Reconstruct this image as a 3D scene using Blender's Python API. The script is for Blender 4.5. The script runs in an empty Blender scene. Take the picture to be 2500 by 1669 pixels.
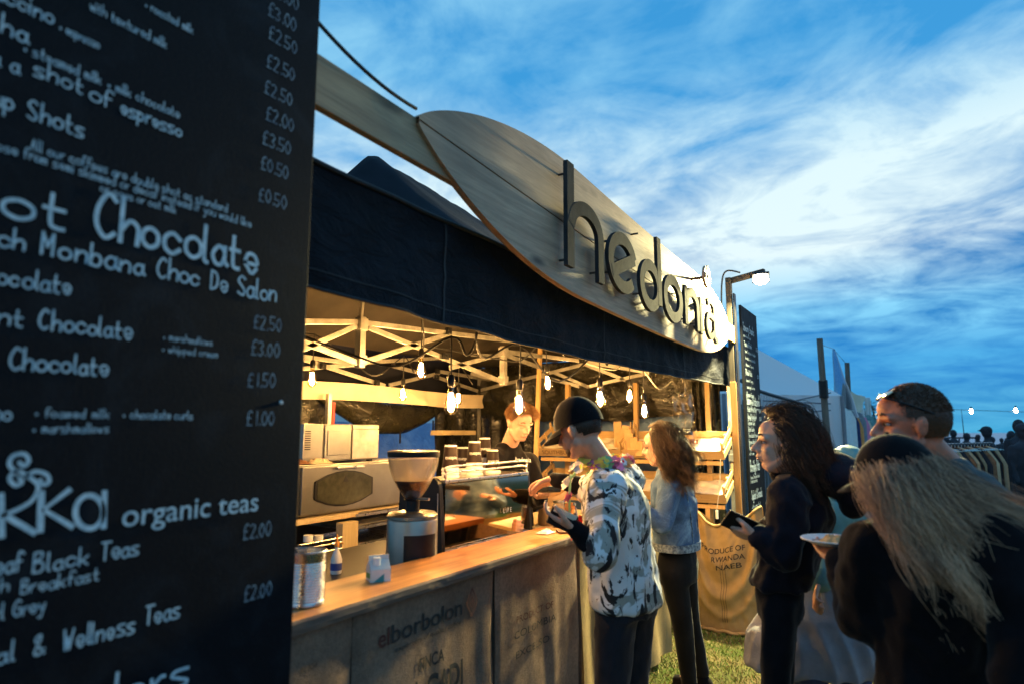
import bpy, bmesh, math, random
import numpy as np
from mathutils import Vector, Matrix, noise
random.seed(7); rng = np.random.default_rng(7)
S = bpy.context.scene
COL = S.collection
R = math.radians
# ---------------------------------------------------------------- camera
FPX = 1568.0; PAN = R(31.7); TILT = R(7.9); EYE = Vector((0, 0, 1.6))
fw = Vector((-math.sin(PAN)*math.cos(TILT), math.cos(PAN)*math.cos(TILT), math.sin(TILT)))
rt = Vector((math.cos(PAN), math.sin(PAN), 0)); up = rt.cross(fw)
cam_d = bpy.data.cameras.new('camera'); cam = bpy.data.objects.new('camera', cam_d); COL.objects.link(cam)
cam.matrix_world = Matrix((( rt.x, up.x, -fw.x, EYE.x), (rt.y, up.y, -fw.y, EYE.y), (rt.z, up.z, -fw.z, EYE.z), (0, 0, 0, 1)))
cam_d.sensor_width = 36; cam_d.lens = 36*FPX/2500; cam_d.clip_start = 0.05; cam_d.clip_end = 6000
cam_d.dof.use_dof = True; cam_d.dof.focus_distance = 4.2; cam_d.dof.aperture_fstop = 1.8
S.camera = cam
# ---------------------------------------------------------------- exposure
S.view_settings.view_transform = 'Standard'; S.view_settings.look = 'None'
S.view_settings.exposure = 0.0; S.view_settings.gamma = 1.0; S.view_settings.use_curve_mapping = False
# ---------------------------------------------------------------- dusk sky with streaked cloud
W = bpy.data.worlds.new("World"); S.world = W; W.use_nodes = True
nt = W.node_tree; nt.nodes.clear(); N = nt.nodes.new; L = nt.links.new
def wmath(op, a, b=None, c=None):
    n = N('ShaderNodeMath'); n.operation = op
    for i, v in enumerate((a, b, c)):
        if v is None: continue
        if isinstance(v, (int, float)): n.inputs[i].default_value = v
        else: L(v, n.inputs[i])
    return n.outputs[0]
def wmix(f, a, b):
    n = N('ShaderNodeMix'); n.data_type = 'RGBA'
    if isinstance(f, float): n.inputs[0].default_value = f
    else: L(f, n.inputs[0])
    for k, v in ((6, a), (7, b)):
        if isinstance(v, tuple): n.inputs[k].default_value = (*v, 1)
        else: L(v, n.inputs[k])
    return n.outputs[2]
def wramp(f, stops):
    n = N('ShaderNodeValToRGB'); e = n.color_ramp.elements
    while len(e) < len(stops): e.new(.5)
    for k, (p, c) in enumerate(stops):
        e[k].position = p; e[k].color = (*c, 1) if isinstance(c, tuple) else (c, c, c, 1)
    L(f, n.inputs[0]); return n.outputs[0]
tc = N('ShaderNodeTexCoord'); sx = N('ShaderNodeSeparateXYZ'); L(tc.outputs['Generated'], sx.inputs[0])
zc = wmath('MAXIMUM', sx.outputs[2], 0.0); den = wmath('ADD', zc, 0.19)
px = wmath('DIVIDE', sx.outputs[0], den); py = wmath('DIVIDE', sx.outputs[1], den)
cb = N('ShaderNodeCombineXYZ'); L(px, cb.inputs[0]); L(py, cb.inputs[1])
mp = N('ShaderNodeMapping'); L(cb.outputs[0], mp.inputs[0]); mp.inputs[3].default_value = (0.80, 1.05, 1)
mp.inputs[2].default_value = (0, 0, R(25)); mp.inputs[1].default_value = (3.1, 1.7, 0)
def wnoise(scale, detail, rough, dist, vec=None):
    n = N('ShaderNodeTexNoise'); n.inputs['Scale'].default_value = scale; n.inputs['Detail'].default_value = detail
    n.inputs['Roughness'].default_value = rough; n.inputs['Distortion'].default_value = dist
    L(vec or mp.outputs[0], n.inputs['Vector']); return n.outputs[0]
n1 = wnoise(.85, 9, .54, .5); n2 = wnoise(2.9, 11, .62, .7); n3 = wnoise(7.5, 8, .6, .6)
cl = wmath('ADD', wmath('ADD', wmath('MULTIPLY', n1, .50), wmath('MULTIPLY', n2, .40)), wmath('MULTIPLY', n3, .10))
SKYCL = cl
cover = wramp(cl, [(.43, 0.0), (.505, .50), (.575, 1.0)])
base = wramp(zc, [(0.0, (.03, .34, .66)), (.08, (.006, .24, .66)), (.22, (.008, .20, .55)), (.40, (.045, .34, .74)), (1.0, (.035, .27, .62))])
shade = wramp(zc, [(0.0, (.08, .46, .76)), (.10, (.06, .42, .82)), (.17, (.25, .68, .98)), (.25, (.80, .96, 1.0)), (.36, (.76, .95, 1.0)), (.50, (.26, .62, .90)), (1.0, (.15, .48, .80))])
nish = N('ShaderNodeTexSky'); nish.sky_type = 'NISHITA'; nish.sun_disc = False
nish.sun_elevation = R(2.0); nish.sun_rotation = R(215); nish.altitude = 0
sky = wmix(cover, base, shade)
bg = N('ShaderNodeBackground'); bg.inputs[1].default_value = 1.0; L(sky, bg.inputs[0])
bg2 = N('ShaderNodeBackground'); bg2.inputs[1].default_value = 0.012; L(nish.outputs[0], bg2.inputs[0])
ad = N('ShaderNodeAddShader'); L(bg.outputs[0], ad.inputs[0]); L(bg2.outputs[0], ad.inputs[1])
wo = N('ShaderNodeOutputWorld'); L(ad.outputs[0], wo.inputs[0])
W.cycles.sampling_method = 'MANUAL'; W.cycles.sample_map_resolution = 512
# last of the daylight, soft and weak, from beyond the sea
sd = bpy.data.lights.new('sun', 'SUN'); sd.energy = 0.12; sd.angle = R(40); sd.color = (.75, .88, 1)
so = bpy.data.objects.new('sun', sd); COL.objects.link(so); so.rotation_euler = (R(78), 0, R(-20 + 180))
# ---------------------------------------------------------------- helpers
def at(u, v, x=None, y=None, z=None, dep=None):
    """the point of a plane of the site that the survey pixel (2349 wide photo) sees"""
    q = 2500/2349
    k = fw + rt*((u*q-1250)/FPX) + up*((834.5-v*q)/FPX)
    if x is not None: t = x/k.x
    elif y is not None: t = y/k.y
    elif z is not None: t = (z-1.6)/k.z
    else: t = dep
    return EYE + k*t
def src(u, v, **k): return at(u/1.0643, v/1.0643, **k)
def c4(u, v, **k): return src(720+u/3.915, 680+v/3.915, **k)     # survey close-up of the roof frame, left
def c6(u, v, **k): return src(1150+u/3.267, 850+v/3.267, **k)    # survey close-up, right

MATS = {}
class MT:
    """small node-material builder"""
    def __init__(s, name, col=(.5, .5, .5), rough=.6, metal=0., spec=.5):
        s.m = bpy.data.materials.new(name); s.m.use_nodes = True; s.t = s.m.node_tree
        s.b = s.t.nodes['Principled BSDF']; s.b.inputs['Base Color'].default_value = (*col, 1)
        s.b.inputs['Roughness'].default_value = rough; s.b.inputs['Metallic'].default_value = metal
        s.b.inputs['Specular IOR Level'].default_value = spec; MATS[name] = s.m
        s.vec = s.t.nodes.new('ShaderNodeTexCoord').outputs['Object']
    def n(s, ty): return s.t.nodes.new(ty)
    def l(s, a, b): s.t.links.new(a, b)
    def map(s, scale=(1, 1, 1), rot=(0, 0, 0)):
        m = s.n('ShaderNodeMapping'); m.inputs[3].default_value = scale; m.inputs[2].default_value = rot
        s.l(s.vec, m.inputs[0]); return m.outputs[0]
    def noise(s, scale=5, detail=4, rough=.55, dist=0, vec=None):
        n = s.n('ShaderNodeTexNoise'); n.inputs['Scale'].default_value = scale; n.inputs['Detail'].default_value = detail
        n.inputs['Roughness'].default_value = rough; n.inputs['Distortion'].default_value = dist
        s.l(vec or s.vec, n.inputs['Vector']); return n.outputs[0]
    def ramp(s, f, stops, const=False):
        n = s.n('ShaderNodeValToRGB'); e = n.color_ramp.elements
        if const: n.color_ramp.interpolation = 'CONSTANT'
        while len(e) < len(stops): e.new(.5)
        for k, (p, c) in enumerate(stops):
            e[k].position = p; e[k].color = (*c, 1) if isinstance(c, tuple) else (c, c, c, 1)
        s.l(f, n.inputs[0]); return n.outputs[0]
    def mixc(s, f, a, b, mode='MIX'):
        n = s.n('ShaderNodeMix'); n.data_type = 'RGBA'; n.blend_type = mode
        if isinstance(f, (int, float)): n.inputs[0].default_value = f
        else: s.l(f, n.inputs[0])
        for k, v in ((6, a), (7, b)):
            if isinstance(v, tuple): n.inputs[k].default_value = (*v, 1)
            else: s.l(v, n.inputs[k])
        return n.outputs[2]
    def math(s, op, a, b):
        n = s.n('ShaderNodeMath'); n.operation = op
        for i, v in enumerate((a, b)):
            if isinstance(v, (int, float)): n.inputs[i].default_value = v
            else: s.l(v, n.inputs[i])
        return n.outputs[0]
    def color(s, o): s.l(o, s.b.inputs['Base Color']); return s
    def rough(s, o): s.l(o, s.b.inputs['Roughness']); return s
    def bump(s, h, strength=.3, dist=.01):
        n = s.n('ShaderNodeBump'); n.inputs['Strength'].default_value = strength; n.inputs['Distance'].default_value = dist
        s.l(h, n.inputs['Height']); s.l(n.outputs[0], s.b.inputs['Normal']); return s
def vary(name, c0, c1, scale=8, rough=.6, metal=0., bump=0., bscale=60, spec=.5, r2=None):
    t = MT(name, c0, rough, metal, spec); nz = t.noise(scale, 6, .6)
    t.color(t.ramp(nz, [(.35, c0), (.65, c1)]))
    if r2 is not None: t.rough(t.ramp(t.noise(scale*1.7, 5), [(.35, rough), (.7, r2)]))
    if bump: t.bump(t.noise(bscale, 4), bump, .004)
    return t.m
def wood(name, c0, c1, axis='y', knots=True, rough=.6, bump=.25, freq=1.0):
    t = MT(name, c0, rough)
    sc = {'x': (1.2, 22, 22), 'y': (22, 1.2, 22), 'z': (22, 22, 1.2)}[axis]
    v = t.map(tuple(a*freq for a in sc)); g = t.noise(1.0, 8, .65, 1.6, v)
    fine = t.noise(6.0, 4, .6, 0, v)
    c = t.ramp(g, [(.3, c0), (.5, tuple((a+b)/2 for a, b in zip(c0, c1))), (.72, c1)])
    c = t.mixc(t.ramp(fine, [(.35, .0), (.75, .35)]), c, tuple(a*.55 for a in c0))
    c = t.mixc(t.ramp(t.noise(1.6, 3), [(.42, 0.), (.7, .45)]), c, tuple(a*.62 for a in c0))
    if knots:
        ks = {'x': (1.6, .01, 7), 'y': (.01, 2.6, 9), 'z': (4, 4, 1.6)}[axis]
        vo = t.n('ShaderNodeTexVoronoi'); vo.inputs['Scale'].default_value = .8*freq; t.l(t.map(ks), vo.inputs['Vector'])
        k = t.ramp(vo.outputs['Distance'], [(.05, 1.), (.12, .5), (.19, 0.)])
        c = t.mixc(k, c, tuple(a*.28 for a in c0))
    t.color(c); t.bump(fine, bump, .003); return t.m
# --- materials
wood('sign_wood', (.34, .20, .12), (.70, .455, .29), 'y', bump=.4)
wood('beam_wood', (.27, .165, .09), (.58, .39, .22), 'y', bump=.4)
wood('counter_wood', (.27, .085, .018), (.72, .33, .10), 'y', rough=.38, knots=False)
wood('crate_wood', (.50, .33, .14), (.66, .46, .22), 'x', rough=.7, freq=2)
wood('crate_stain', (.30, .19, .09), (.45, .30, .15), 'x', rough=.7, freq=2)
wood('post_wood', (.48, .29, .11), (.62, .40, .18), 'z', rough=.65)
wood('batten_wood', (.30, .15, .05), (.44, .24, .09), 'z', rough=.75)
wood('edge_wood', (.10, .065, .05), (.24, .165, .13), 'y', rough=.9, knots=False, bump=1.)
wood('pale_wood', (.55, .42, .22), (.68, .54, .32), 'z', rough=.6)
wood('dark_wood', (.035, .028, .02), (.09, .07, .05), 'z', rough=.7)
wood('grey_wood', (.10, .095, .085), (.24, .22, .19), 'z', rough=.8)
vary('canopy_black', (.004, .005, .010), (.009, .010, .018), 3, .78, bump=.25, bscale=900, spec=.15)
vary('canopy_edge', (.006, .007, .010), (.014, .015, .018), 30, .7)
vary('canopy_lit', (.020, .016, .013), (.045, .036, .028), 3, .75, bump=.3, bscale=300)
t = MT('tarp', (.02, .02, .016), .33)
t.color(t.ramp(t.noise(2.2, 5, .6, 1.2), [(.3, (.006, .006, .005)), (.7, (.028, .026, .016))])).rough(t.ramp(t.noise(5, 4), [(.35, .16), (.7, .42)])); t.bump(t.noise(2.2, 6, .55, 1.6, t.map((1.0, 1.0, 2.6), (.5, .4, .3))), .8, .05)
t = MT('blue_tarp', (.08, .13, .24), .35)
t.color(t.ramp(t.noise(2.2, 6, .6, 1.5), [(.3, (.14, .25, .48)), (.7, (.30, .44, .66))])); t.bump(t.noise(6, 6, .6, 2.5), .7, .03)
vary('alu', (.55, .55, .55), (.72, .72, .71), 30, .32, .85, r2=.5)
vary('alu_dull', (.36, .345, .31), (.58, .56, .52), 9, .32, .7, r2=.5)
vary('black_plastic', (.006, .006, .007), (.012, .012, .013), 20, .4, spec=.3)
vary('cable_black', (.01, .01, .01), (.016, .016, .016), 30, .5)
vary('cable_white', (.5, .48, .42), (.6, .57, .5), 30, .5)
vary('cream_cloth', (.62, .52, .38), (.72, .62, .47), 3, .8, bump=.2, bscale=300)
vary('board_black', (.0028, .0035, .006), (.0045, .0055, .009), 5, .6, bump=.12, bscale=140, r2=.72, spec=.12)
t = MT('canopy_front', (.005, .006, .011), .74, spec=.2); t.color(t.ramp(t.noise(4, 7, .6, .8), [(.35, (.002, .0028, .006)), (.7, (.007, .009, .016))])); t.bump(t.noise(5.5, 8, .62, 2.2, t.map((1, 1, 2.2))), .9, .03)
t = MT('board_near', (.004, .005, .008), .62, spec=.12); sm = t.ramp(t.noise(3.2, 8, .68, 1.4), [(.50, 0.), (.72, 1.)]); du = t.ramp(t.noise(240, 2), [(.62, 0.), (.70, 1.)]); t.color(t.mixc(t.math('MULTIPLY', du, .6), t.mixc(sm, (.0032, .004, .007), (.011, .014, .020)), (.03, .036, .045))); t.bump(t.noise(140, 4), .15, .003)
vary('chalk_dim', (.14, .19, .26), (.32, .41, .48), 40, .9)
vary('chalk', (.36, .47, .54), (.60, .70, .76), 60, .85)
vary('paint_white', (.72, .74, .74), (.82, .83, .82), 20, .6)
vary('letter_grey', (.02, .024, .03), (.045, .05, .055), 7, .9, bump=.3, bscale=120, spec=.08)
vary('letter_edge', (.03, .03, .03), (.06, .05, .045), 20, .7)
vary('steel', (.50, .49, .46), (.64, .62, .58), 14, .24, 1., r2=.42)
t = MT('brushed', (.6, .58, .54), .3, 1.); g = t.noise(1, 5, .6, 0, t.map((3, 3, 260))); t.rough(t.ramp(g, [(.3, .30), (.7, .42)])); t.color(t.ramp(t.noise(3, 5), [(.3, (.24, .235, .205)), (.7, (.38, .37, .33))]))
vary('mirror', (.70, .52, .34), (.78, .60, .40), 3, .07, 1.)
vary('tin', (.42, .42, .44), (.60, .59, .58), 20, .2, 1., r2=.38)
vary('oven_glass', (.035, .037, .028), (.06, .06, .045), 20, .16)
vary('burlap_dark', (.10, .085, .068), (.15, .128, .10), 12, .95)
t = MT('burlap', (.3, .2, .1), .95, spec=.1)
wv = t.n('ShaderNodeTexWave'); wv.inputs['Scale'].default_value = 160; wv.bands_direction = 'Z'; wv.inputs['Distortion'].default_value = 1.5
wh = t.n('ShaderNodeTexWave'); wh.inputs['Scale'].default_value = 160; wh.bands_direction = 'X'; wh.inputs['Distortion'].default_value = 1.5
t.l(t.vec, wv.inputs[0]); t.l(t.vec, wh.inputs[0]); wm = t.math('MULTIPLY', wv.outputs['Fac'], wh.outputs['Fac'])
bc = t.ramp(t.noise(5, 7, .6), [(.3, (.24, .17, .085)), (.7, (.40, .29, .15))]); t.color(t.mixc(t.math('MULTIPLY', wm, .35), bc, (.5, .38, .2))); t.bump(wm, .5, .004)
t = MT('burlap_front', (.2, .17, .14), .95, spec=.1)
bc = t.ramp(t.noise(3, 8, .65), [(.3, (.17, .105, .075)), (.7, (.36, .25, .185))])
t.color(t.mixc(t.ramp(t.noise(70, 3), [(.4, 0.), (.7, .4)]), bc, (.08, .065, .055))); t.bump(t.noise(170, 4, .7), 1., .006)
vary('print_dark', (.018, .016, .016), (.05, .043, .04), 60, .95)
vary('print_red', (.07, .018, .014), (.12, .035, .025), 60, .95)
vary('print_brown', (.07, .035, .014), (.16, .09, .04), 40, .9)
vary('grease_paper', (.70, .64, .52), (.80, .76, .66), 12, .6)
vary('cookie', (.46, .30, .12), (.62, .43, .2), 30, .8, bump=.4, bscale=90)
vary('tag_brown', (.09, .03, .015), (.16, .06, .03), 30, .6)
vary('paper_bag', (.42, .25, .11), (.55, .35, .17), 10, .75, bump=.2, bscale=60)
vary('cup_brown', (.014, .008, .007), (.026, .014, .011), 10, .6, spec=.2)
vary('cup_rim', (.72, .68, .62), (.8, .76, .7), 10, .5)
vary('beans', (.035, .014, .007), (.09, .038, .016), 90, .5, bump=1., bscale=90)
vary('red_paint', (.25, .02, .015), (.4, .035, .02), 10, .5)
vary('bottle_white', (.66, .64, .6), (.75, .73, .7), 10, .35)
vary('orange_plastic', (.75, .28, .02), (.85, .36, .03), 10, .4)
vary('teal_print', (.03, .22, .25), (.04, .28, .3), 10, .6)
vary('green_print', (.12, .28, .06), (.16, .34, .08), 10, .6)
vary('blue_print', (.03, .05, .22), (.04, .07, .3), 10, .6)
vary('cloth_brown', (.18, .08, .04), (.3, .15, .08), 14, .95, bump=.4, bscale=120)
vary('cloth_cream', (.55, .42, .26), (.7, .56, .38), 14, .95, bump=.4, bscale=120)
vary('skin', (.50, .26, .17), (.60, .34, .235), 18, .5, bump=.12, bscale=160)
vary('skin_pale', (.60, .32, .22), (.68, .39, .28), 18, .5, bump=.1, bscale=160)
vary('skin_ruddy', (.42, .15, .09), (.54, .22, .14), 14, .52, bump=.15, bscale=140)
vary('lip', (.38, .12, .09), (.44, .15, .12), 18, .45)
vary('eye_white', (.28, .27, .26), (.33, .32, .31), 18, .2)
vary('black_cloth', (.004, .004, .005), (.009, .008, .010), 9, .9, bump=.5, bscale=160, spec=.08)
vary('navy_cloth', (.006, .006, .011), (.012, .012, .020), 9, .85, bump=.5, bscale=90, spec=.12)
vary('leggings', (.004, .005, .008), (.009, .010, .014), 6, .8, bump=.3, bscale=120, spec=.1)
vary('jeans_dark', (.005, .006, .012), (.011, .013, .024), 9, .85, bump=.4, bscale=160)
vary('jeans_blue', (.02, .035, .12), (.05, .08, .2), 9, .85, bump=.4, bscale=160)
vary('coat_grey', (.20, .21, .25), (.29, .31, .36), 7, .85, bump=.4, bscale=100)
vary('teal_cloth', (.09, .24, .25), (.16, .34, .34), 9, .5, bump=.4, bscale=40)
vary('grey_jumper', (.05, .06, .065), (.09, .10, .105), 40, .95, bump=.6, bscale=120)
t = MT('denim', (.06, .11, .22), .85); g = t.noise(5, 7, .65, .6)
c = t.ramp(g, [(.32, (.018, .045, .12)), (.52, (.06, .13, .29)), (.70, (.25, .38, .58))]); t.color(t.mixc(t.ramp(t.noise(120, 3), [(.4, 0.), (.7, .35)]), c, (.03, .05, .1))); t.bump(t.noise(140, 3), .4, .003)
t = MT('denim_seam', (.10, .15, .24), .85); t.color(t.ramp(t.noise(60, 4), [(.35, (.04, .065, .12)), (.65, (.26, .33, .42))]))
t = MT('print_shirt', (.6, .62, .66), .8)
a_ = t.noise(3.0, 5, .60, 3.2, t.map((1.5, 1.5, .9), (.5, .3, .9))); b_ = t.noise(6.0, 4, .6, 3.0, t.map((1.9, 1.9, .8), (.3, .2, .4)))
blk = t.math('MAXIMUM', t.ramp(a_, [(.575, 0.), (.59, 1.)]), t.ramp(b_, [(.60, 0.), (.615, 1.)]))
gr = t.ramp(t.noise(2.6, 4, .6, 1.6), [(.44, (.74, .75, .77)), (.50, (.74, .75, .77)), (.515, (.33, .33, .30)), (.57, (.40, .39, .34)), (.585, (.74, .75, .77))])
t.color(t.mixc(blk, gr, (.012, .013, .018))); t.bump(t.noise(90, 3), .25, .003)
t = MT('hair_mass', (.2, .12, .07), .5); t.color(t.ramp(t.noise(1, 5, .6, .4, t.map((60, 60, 7))), [(.35, (.11, .045, .022)), (.7, (.60, .34, .19))])); t.bump(t.noise(1, 4, .6, .4, t.map((90, 90, 8))), .8, .01)
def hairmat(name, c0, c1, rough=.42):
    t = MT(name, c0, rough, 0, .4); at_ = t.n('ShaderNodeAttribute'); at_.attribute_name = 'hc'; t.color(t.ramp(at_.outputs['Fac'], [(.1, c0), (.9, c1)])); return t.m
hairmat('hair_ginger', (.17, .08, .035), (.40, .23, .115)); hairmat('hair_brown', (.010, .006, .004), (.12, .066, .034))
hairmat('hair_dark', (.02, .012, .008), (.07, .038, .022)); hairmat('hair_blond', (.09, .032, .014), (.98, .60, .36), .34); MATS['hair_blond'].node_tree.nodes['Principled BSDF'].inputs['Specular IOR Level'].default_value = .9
hairmat('hair_red', (.07, .03, .015), (.20, .095, .045)); hairmat('hair_short', (.04, .022, .013), (.12, .065, .036))
for nm, c in (('petal_red', (.75, .03, .03)), ('petal_pink', (.75, .2, .35)), ('petal_yellow', (.8, .62, .1)), ('petal_white', (.75, .72, .68)), ('petal_orange', (.8, .3, .08)), ('petal_green', (.25, .5, .25))):
    vary(nm, c, tuple(min(1, a*1.1+.02) for a in c), 30, .7)
vary('marquee_bar', (.18, .2, .24), (.24, .26, .3), 5, .6)
vary('barrier_steel', (.03, .05, .07), (.06, .085, .11), 12, .45, .4)
vary('mesh_grey', (.2, .22, .25), (.28, .3, .33), 12, .6)
t = MT('grass_ground', (.1, .1, .04), .95, spec=.1)
g1 = t.noise(.9, 6, .6, .4); g2 = t.noise(16, 6, .65)
c = t.ramp(g1, [(.40, (.055, .085, .018)), (.50, (.14, .12, .05)), (.62, (.21, .16, .085))])
t.color(t.mixc(t.ramp(g2, [(.35, .5), (.65, 0.)]), c, (.07, .055, .03))); t.bump(g2, .8, .04)
vary('blade_green', (.08, .15, .02), (.17, .25, .04), 9, .8); vary('blade_dry', (.28, .22, .10), (.44, .35, .18), 9, .85)
t = MT('sea', (.02, .09, .17), .35); t.color(t.ramp(t.noise(.02, 4), [(.3, (.012, .09, .19)), (.7, (.02, .13, .25))])); t.bump(t.noise(.6, 5), .2, .3)
vary('leaf_dark', (.012, .03, .02), (.03, .06, .03), 6, .8)
vary('silhouette_cloth', (.01, .012, .018), (.03, .035, .05), 6, .9)
for k_ in ('black_cloth', 'navy_cloth', 'leggings', 'jeans_dark'):
    MATS[k_].node_tree.nodes['Principled BSDF'].inputs['Sheen Weight'].default_value = .10; MATS[k_].node_tree.nodes['Principled BSDF'].inputs['Sheen Roughness'].default_value = .4
def emit(name, col, st):
    m = bpy.data.materials.new(name); m.use_nodes = True; t = m.node_tree; t.nodes.clear()
    e = t.nodes.new('ShaderNodeEmission'); e.inputs[0].default_value = (*col, 1); e.inputs[1].default_value = st
    o = t.nodes.new('ShaderNodeOutputMaterial'); t.links.new(e.outputs[0], o.inputs[0]); MATS[name] = m
BULB = 1900
emit('filament', (1.0, .66, .31), BULB); emit('flood', (1., .90, .60), 170); emit('festoon', (1., .75, .5), 60)
def thin(name, col, gloss=.12, rough=.05):
    m = bpy.data.materials.new(name); m.use_nodes = True; t = m.node_tree; t.nodes.clear(); A = t.nodes.new
    tr = A('ShaderNodeBsdfTransparent'); tr.inputs[0].default_value = (*col, 1)
    gl = A('ShaderNodeBsdfGlossy'); gl.inputs['Roughness'].default_value = rough
    lw = A('ShaderNodeLayerWeight'); lw.inputs[0].default_value = .35
    mu = A('ShaderNodeMath'); mu.operation = 'MULTIPLY_ADD'; mu.inputs[1].default_value = .6; mu.inputs[2].default_value = gloss*.4
    mi = A('ShaderNodeMixShader'); o = A('ShaderNodeOutputMaterial')
    t.links.new(lw.outputs['Facing'], mu.inputs[0]); t.links.new(mu.outputs[0], mi.inputs[0])
    t.links.new(tr.outputs[0], mi.inputs[1]); t.links.new(gl.outputs[0], mi.inputs[2]); t.links.new(mi.outputs[0], o.inputs[0]); MATS[name] = m
def translucent_mix(name, col, tr_, tl_=.5):
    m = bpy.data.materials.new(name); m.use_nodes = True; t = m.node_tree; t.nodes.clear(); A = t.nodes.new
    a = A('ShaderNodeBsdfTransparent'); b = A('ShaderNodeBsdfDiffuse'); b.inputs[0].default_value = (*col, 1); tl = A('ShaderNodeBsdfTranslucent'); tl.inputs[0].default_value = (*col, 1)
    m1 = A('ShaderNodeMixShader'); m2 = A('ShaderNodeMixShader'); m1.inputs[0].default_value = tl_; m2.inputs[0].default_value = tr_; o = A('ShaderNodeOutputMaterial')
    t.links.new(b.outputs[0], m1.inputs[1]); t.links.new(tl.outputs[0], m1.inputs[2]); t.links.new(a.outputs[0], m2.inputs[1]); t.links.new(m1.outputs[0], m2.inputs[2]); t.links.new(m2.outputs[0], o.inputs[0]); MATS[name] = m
translucent_mix('translucent_mix', (.85, .76, .62), .55); translucent_mix('marquee', (.90, .86, .88), 1.0, .28)
thin('bulb_glass', (1., .80, .50)); thin('clear_plastic', (.95, .95, .93), .2, .12); thin('netting', (.55, .6, .7), .1, .5); thin('hopper_glass', (.93, .90, .84), .15, .08)

# --- object helpers
def M(m): return MATS[m] if isinstance(m, str) else m
def tag(o, label=None, cat=None, group=None, kind=None):
    if label: o['label'] = label
    if cat: o['category'] = cat
    if group: o['group'] = group
    if kind: o['kind'] = kind
    return o
def thing(name, loc, label, cat, group=None):
    o = bpy.data.objects.new(name, None); COL.objects.link(o); o.location = loc; o.empty_display_size = .1
    return tag(o, label, cat, group)
def origin(o):
    p = Vector((0, 0, 0))
    while o is not None: p += o.location; o = o.parent
    return p
def link(name, me, mat, parent, smooth=False):
    o = bpy.data.objects.new(name, me); COL.objects.link(o)
    if not isinstance(mat, (list, tuple)): mat = [mat]
    if len(me.materials) == 0:
        for m in mat: me.materials.append(M(m))
    if smooth: me.shade_smooth()
    if parent is not None:
        off = origin(parent)
        me.transform(Matrix.Translation(-off)); o.parent = parent
    return o
class MB:
    """collects shapes, then links them as one mesh object"""
    def __init__(s): s.v = []; s.f = []; s.mi = []; s.cur = 0
    def add(s, vs, fs, m=None):
        k = len(s.v); s.v += [tuple(p) for p in vs]; s.f += [tuple(i+k for i in f) for f in fs]; s.mi += [s.cur if m is None else m]*len(fs); return s
    def box(s, c, d, ux=(1, 0, 0), uy=(0, 1, 0), uz=(0, 0, 1), m=None):
        c = Vector(c); a = Vector(ux).normalized()*d[0]/2; b = Vector(uy).normalized()*d[1]/2; e = Vector(uz).normalized()*d[2]/2
        vs = [c+a*i+b*j+e*k for i in (-1, 1) for j in (-1, 1) for k in (-1, 1)]
        return s.add(vs, [(0, 1, 3, 2), (4, 6, 7, 5), (0, 4, 5, 1), (2, 3, 7, 6), (0, 2, 6, 4), (1, 5, 7, 3)], m)
    def b2(s, p, q, m=None):
        p = Vector(p); q = Vector(q); return s.box((p+q)/2, [abs(a) for a in (q-p)], m=m)
    def bar(s, p, q, w, h, m=None, side=(0, 0, 1)):
        p = Vector(p); q = Vector(q); d = q-p; l = d.length; d.normalize(); sd = Vector(side)
        a = d.cross(sd)
        if a.length < .05: a = d.cross(Vector((1, 0, 0)))
        a.normalize(); b = a.cross(d)
        return s.box((p+q)/2, (l, w, h), d, a, b, m)
    def tube(s, pts, r, seg=8, cap=True, m=None):
        pts = [Vector(p) for p in pts]; n = len(pts); rr = r if isinstance(r, (list, tuple)) else [r]*n
        vs = []; prev = None
        for i, p in enumerate(pts):
            d = (pts[min(i+1, n-1)]-pts[max(i-1, 0)]).normalized()
            if prev is None:
                a = d.cross(Vector((0, 0, 1)))
                if a.length < .1: a = d.cross(Vector((1, 0, 0)))
            else: a = prev - d*prev.dot(d)
            a.normalize(); prev = a; b = d.cross(a)
            for k in range(seg):
                t = 2*math.pi*k/seg; vs.append(p+(a*math.cos(t)+b*math.sin(t))*rr[i])
        fs = [(i*seg+k, i*seg+(k+1) % seg, (i+1)*seg+(k+1) % seg, (i+1)*seg+k) for i in range(n-1) for k in range(seg)]
        if cap: fs += [tuple(range(seg))[::-1], tuple(range((n-1)*seg, n*seg))]
        return s.add(vs, fs, m)
    def lathe(s, prof, c=(0, 0, 0), seg=20, m=None, sq=(1, 1)):
        c = Vector(c); vs = [c+Vector((r*sq[0]*math.cos(2*math.pi*k/seg), r*sq[1]*math.sin(2*math.pi*k/seg), z)) for r, z in prof for k in range(seg)]
        fs = [(i*seg+k, i*seg+(k+1) % seg, (i+1)*seg+(k+1) % seg, (i+1)*seg+k) for i in range(len(prof)-1) for k in range(seg)]
        return s.add(vs, fs, m)
    def prism(s, poly, o, U, V, n0, n1, m=None):
        """outline poly (2D) in the frame o,U,V, extruded from n0 to n1 along U x V"""
        o = Vector(o); U = Vector(U); V = Vector(V); Nn = U.cross(V).normalized(); k = len(poly)
        vs = [o+U*a+V*b+Nn*n1 for a, b in poly]+[o+U*a+V*b+Nn*n0 for a, b in poly]
        fs = [tuple(range(k)), tuple(range(2*k-1, k-1, -1))]+[(i, i+k, (i+1) % k+k, (i+1) % k) for i in range(k)]
        return s.add(vs, fs, m)
    def grid(s, fn, nu, nv, m=None, thick=0):
        vs = [fn(i/nu, j/nv) for i in range(nu+1) for j in range(nv+1)]
        fs = [(i*(nv+1)+j, (i+1)*(nv+1)+j, (i+1)*(nv+1)+j+1, i*(nv+1)+j+1) for i in range(nu) for j in range(nv)]
        return s.add(vs, fs, m)
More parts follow.
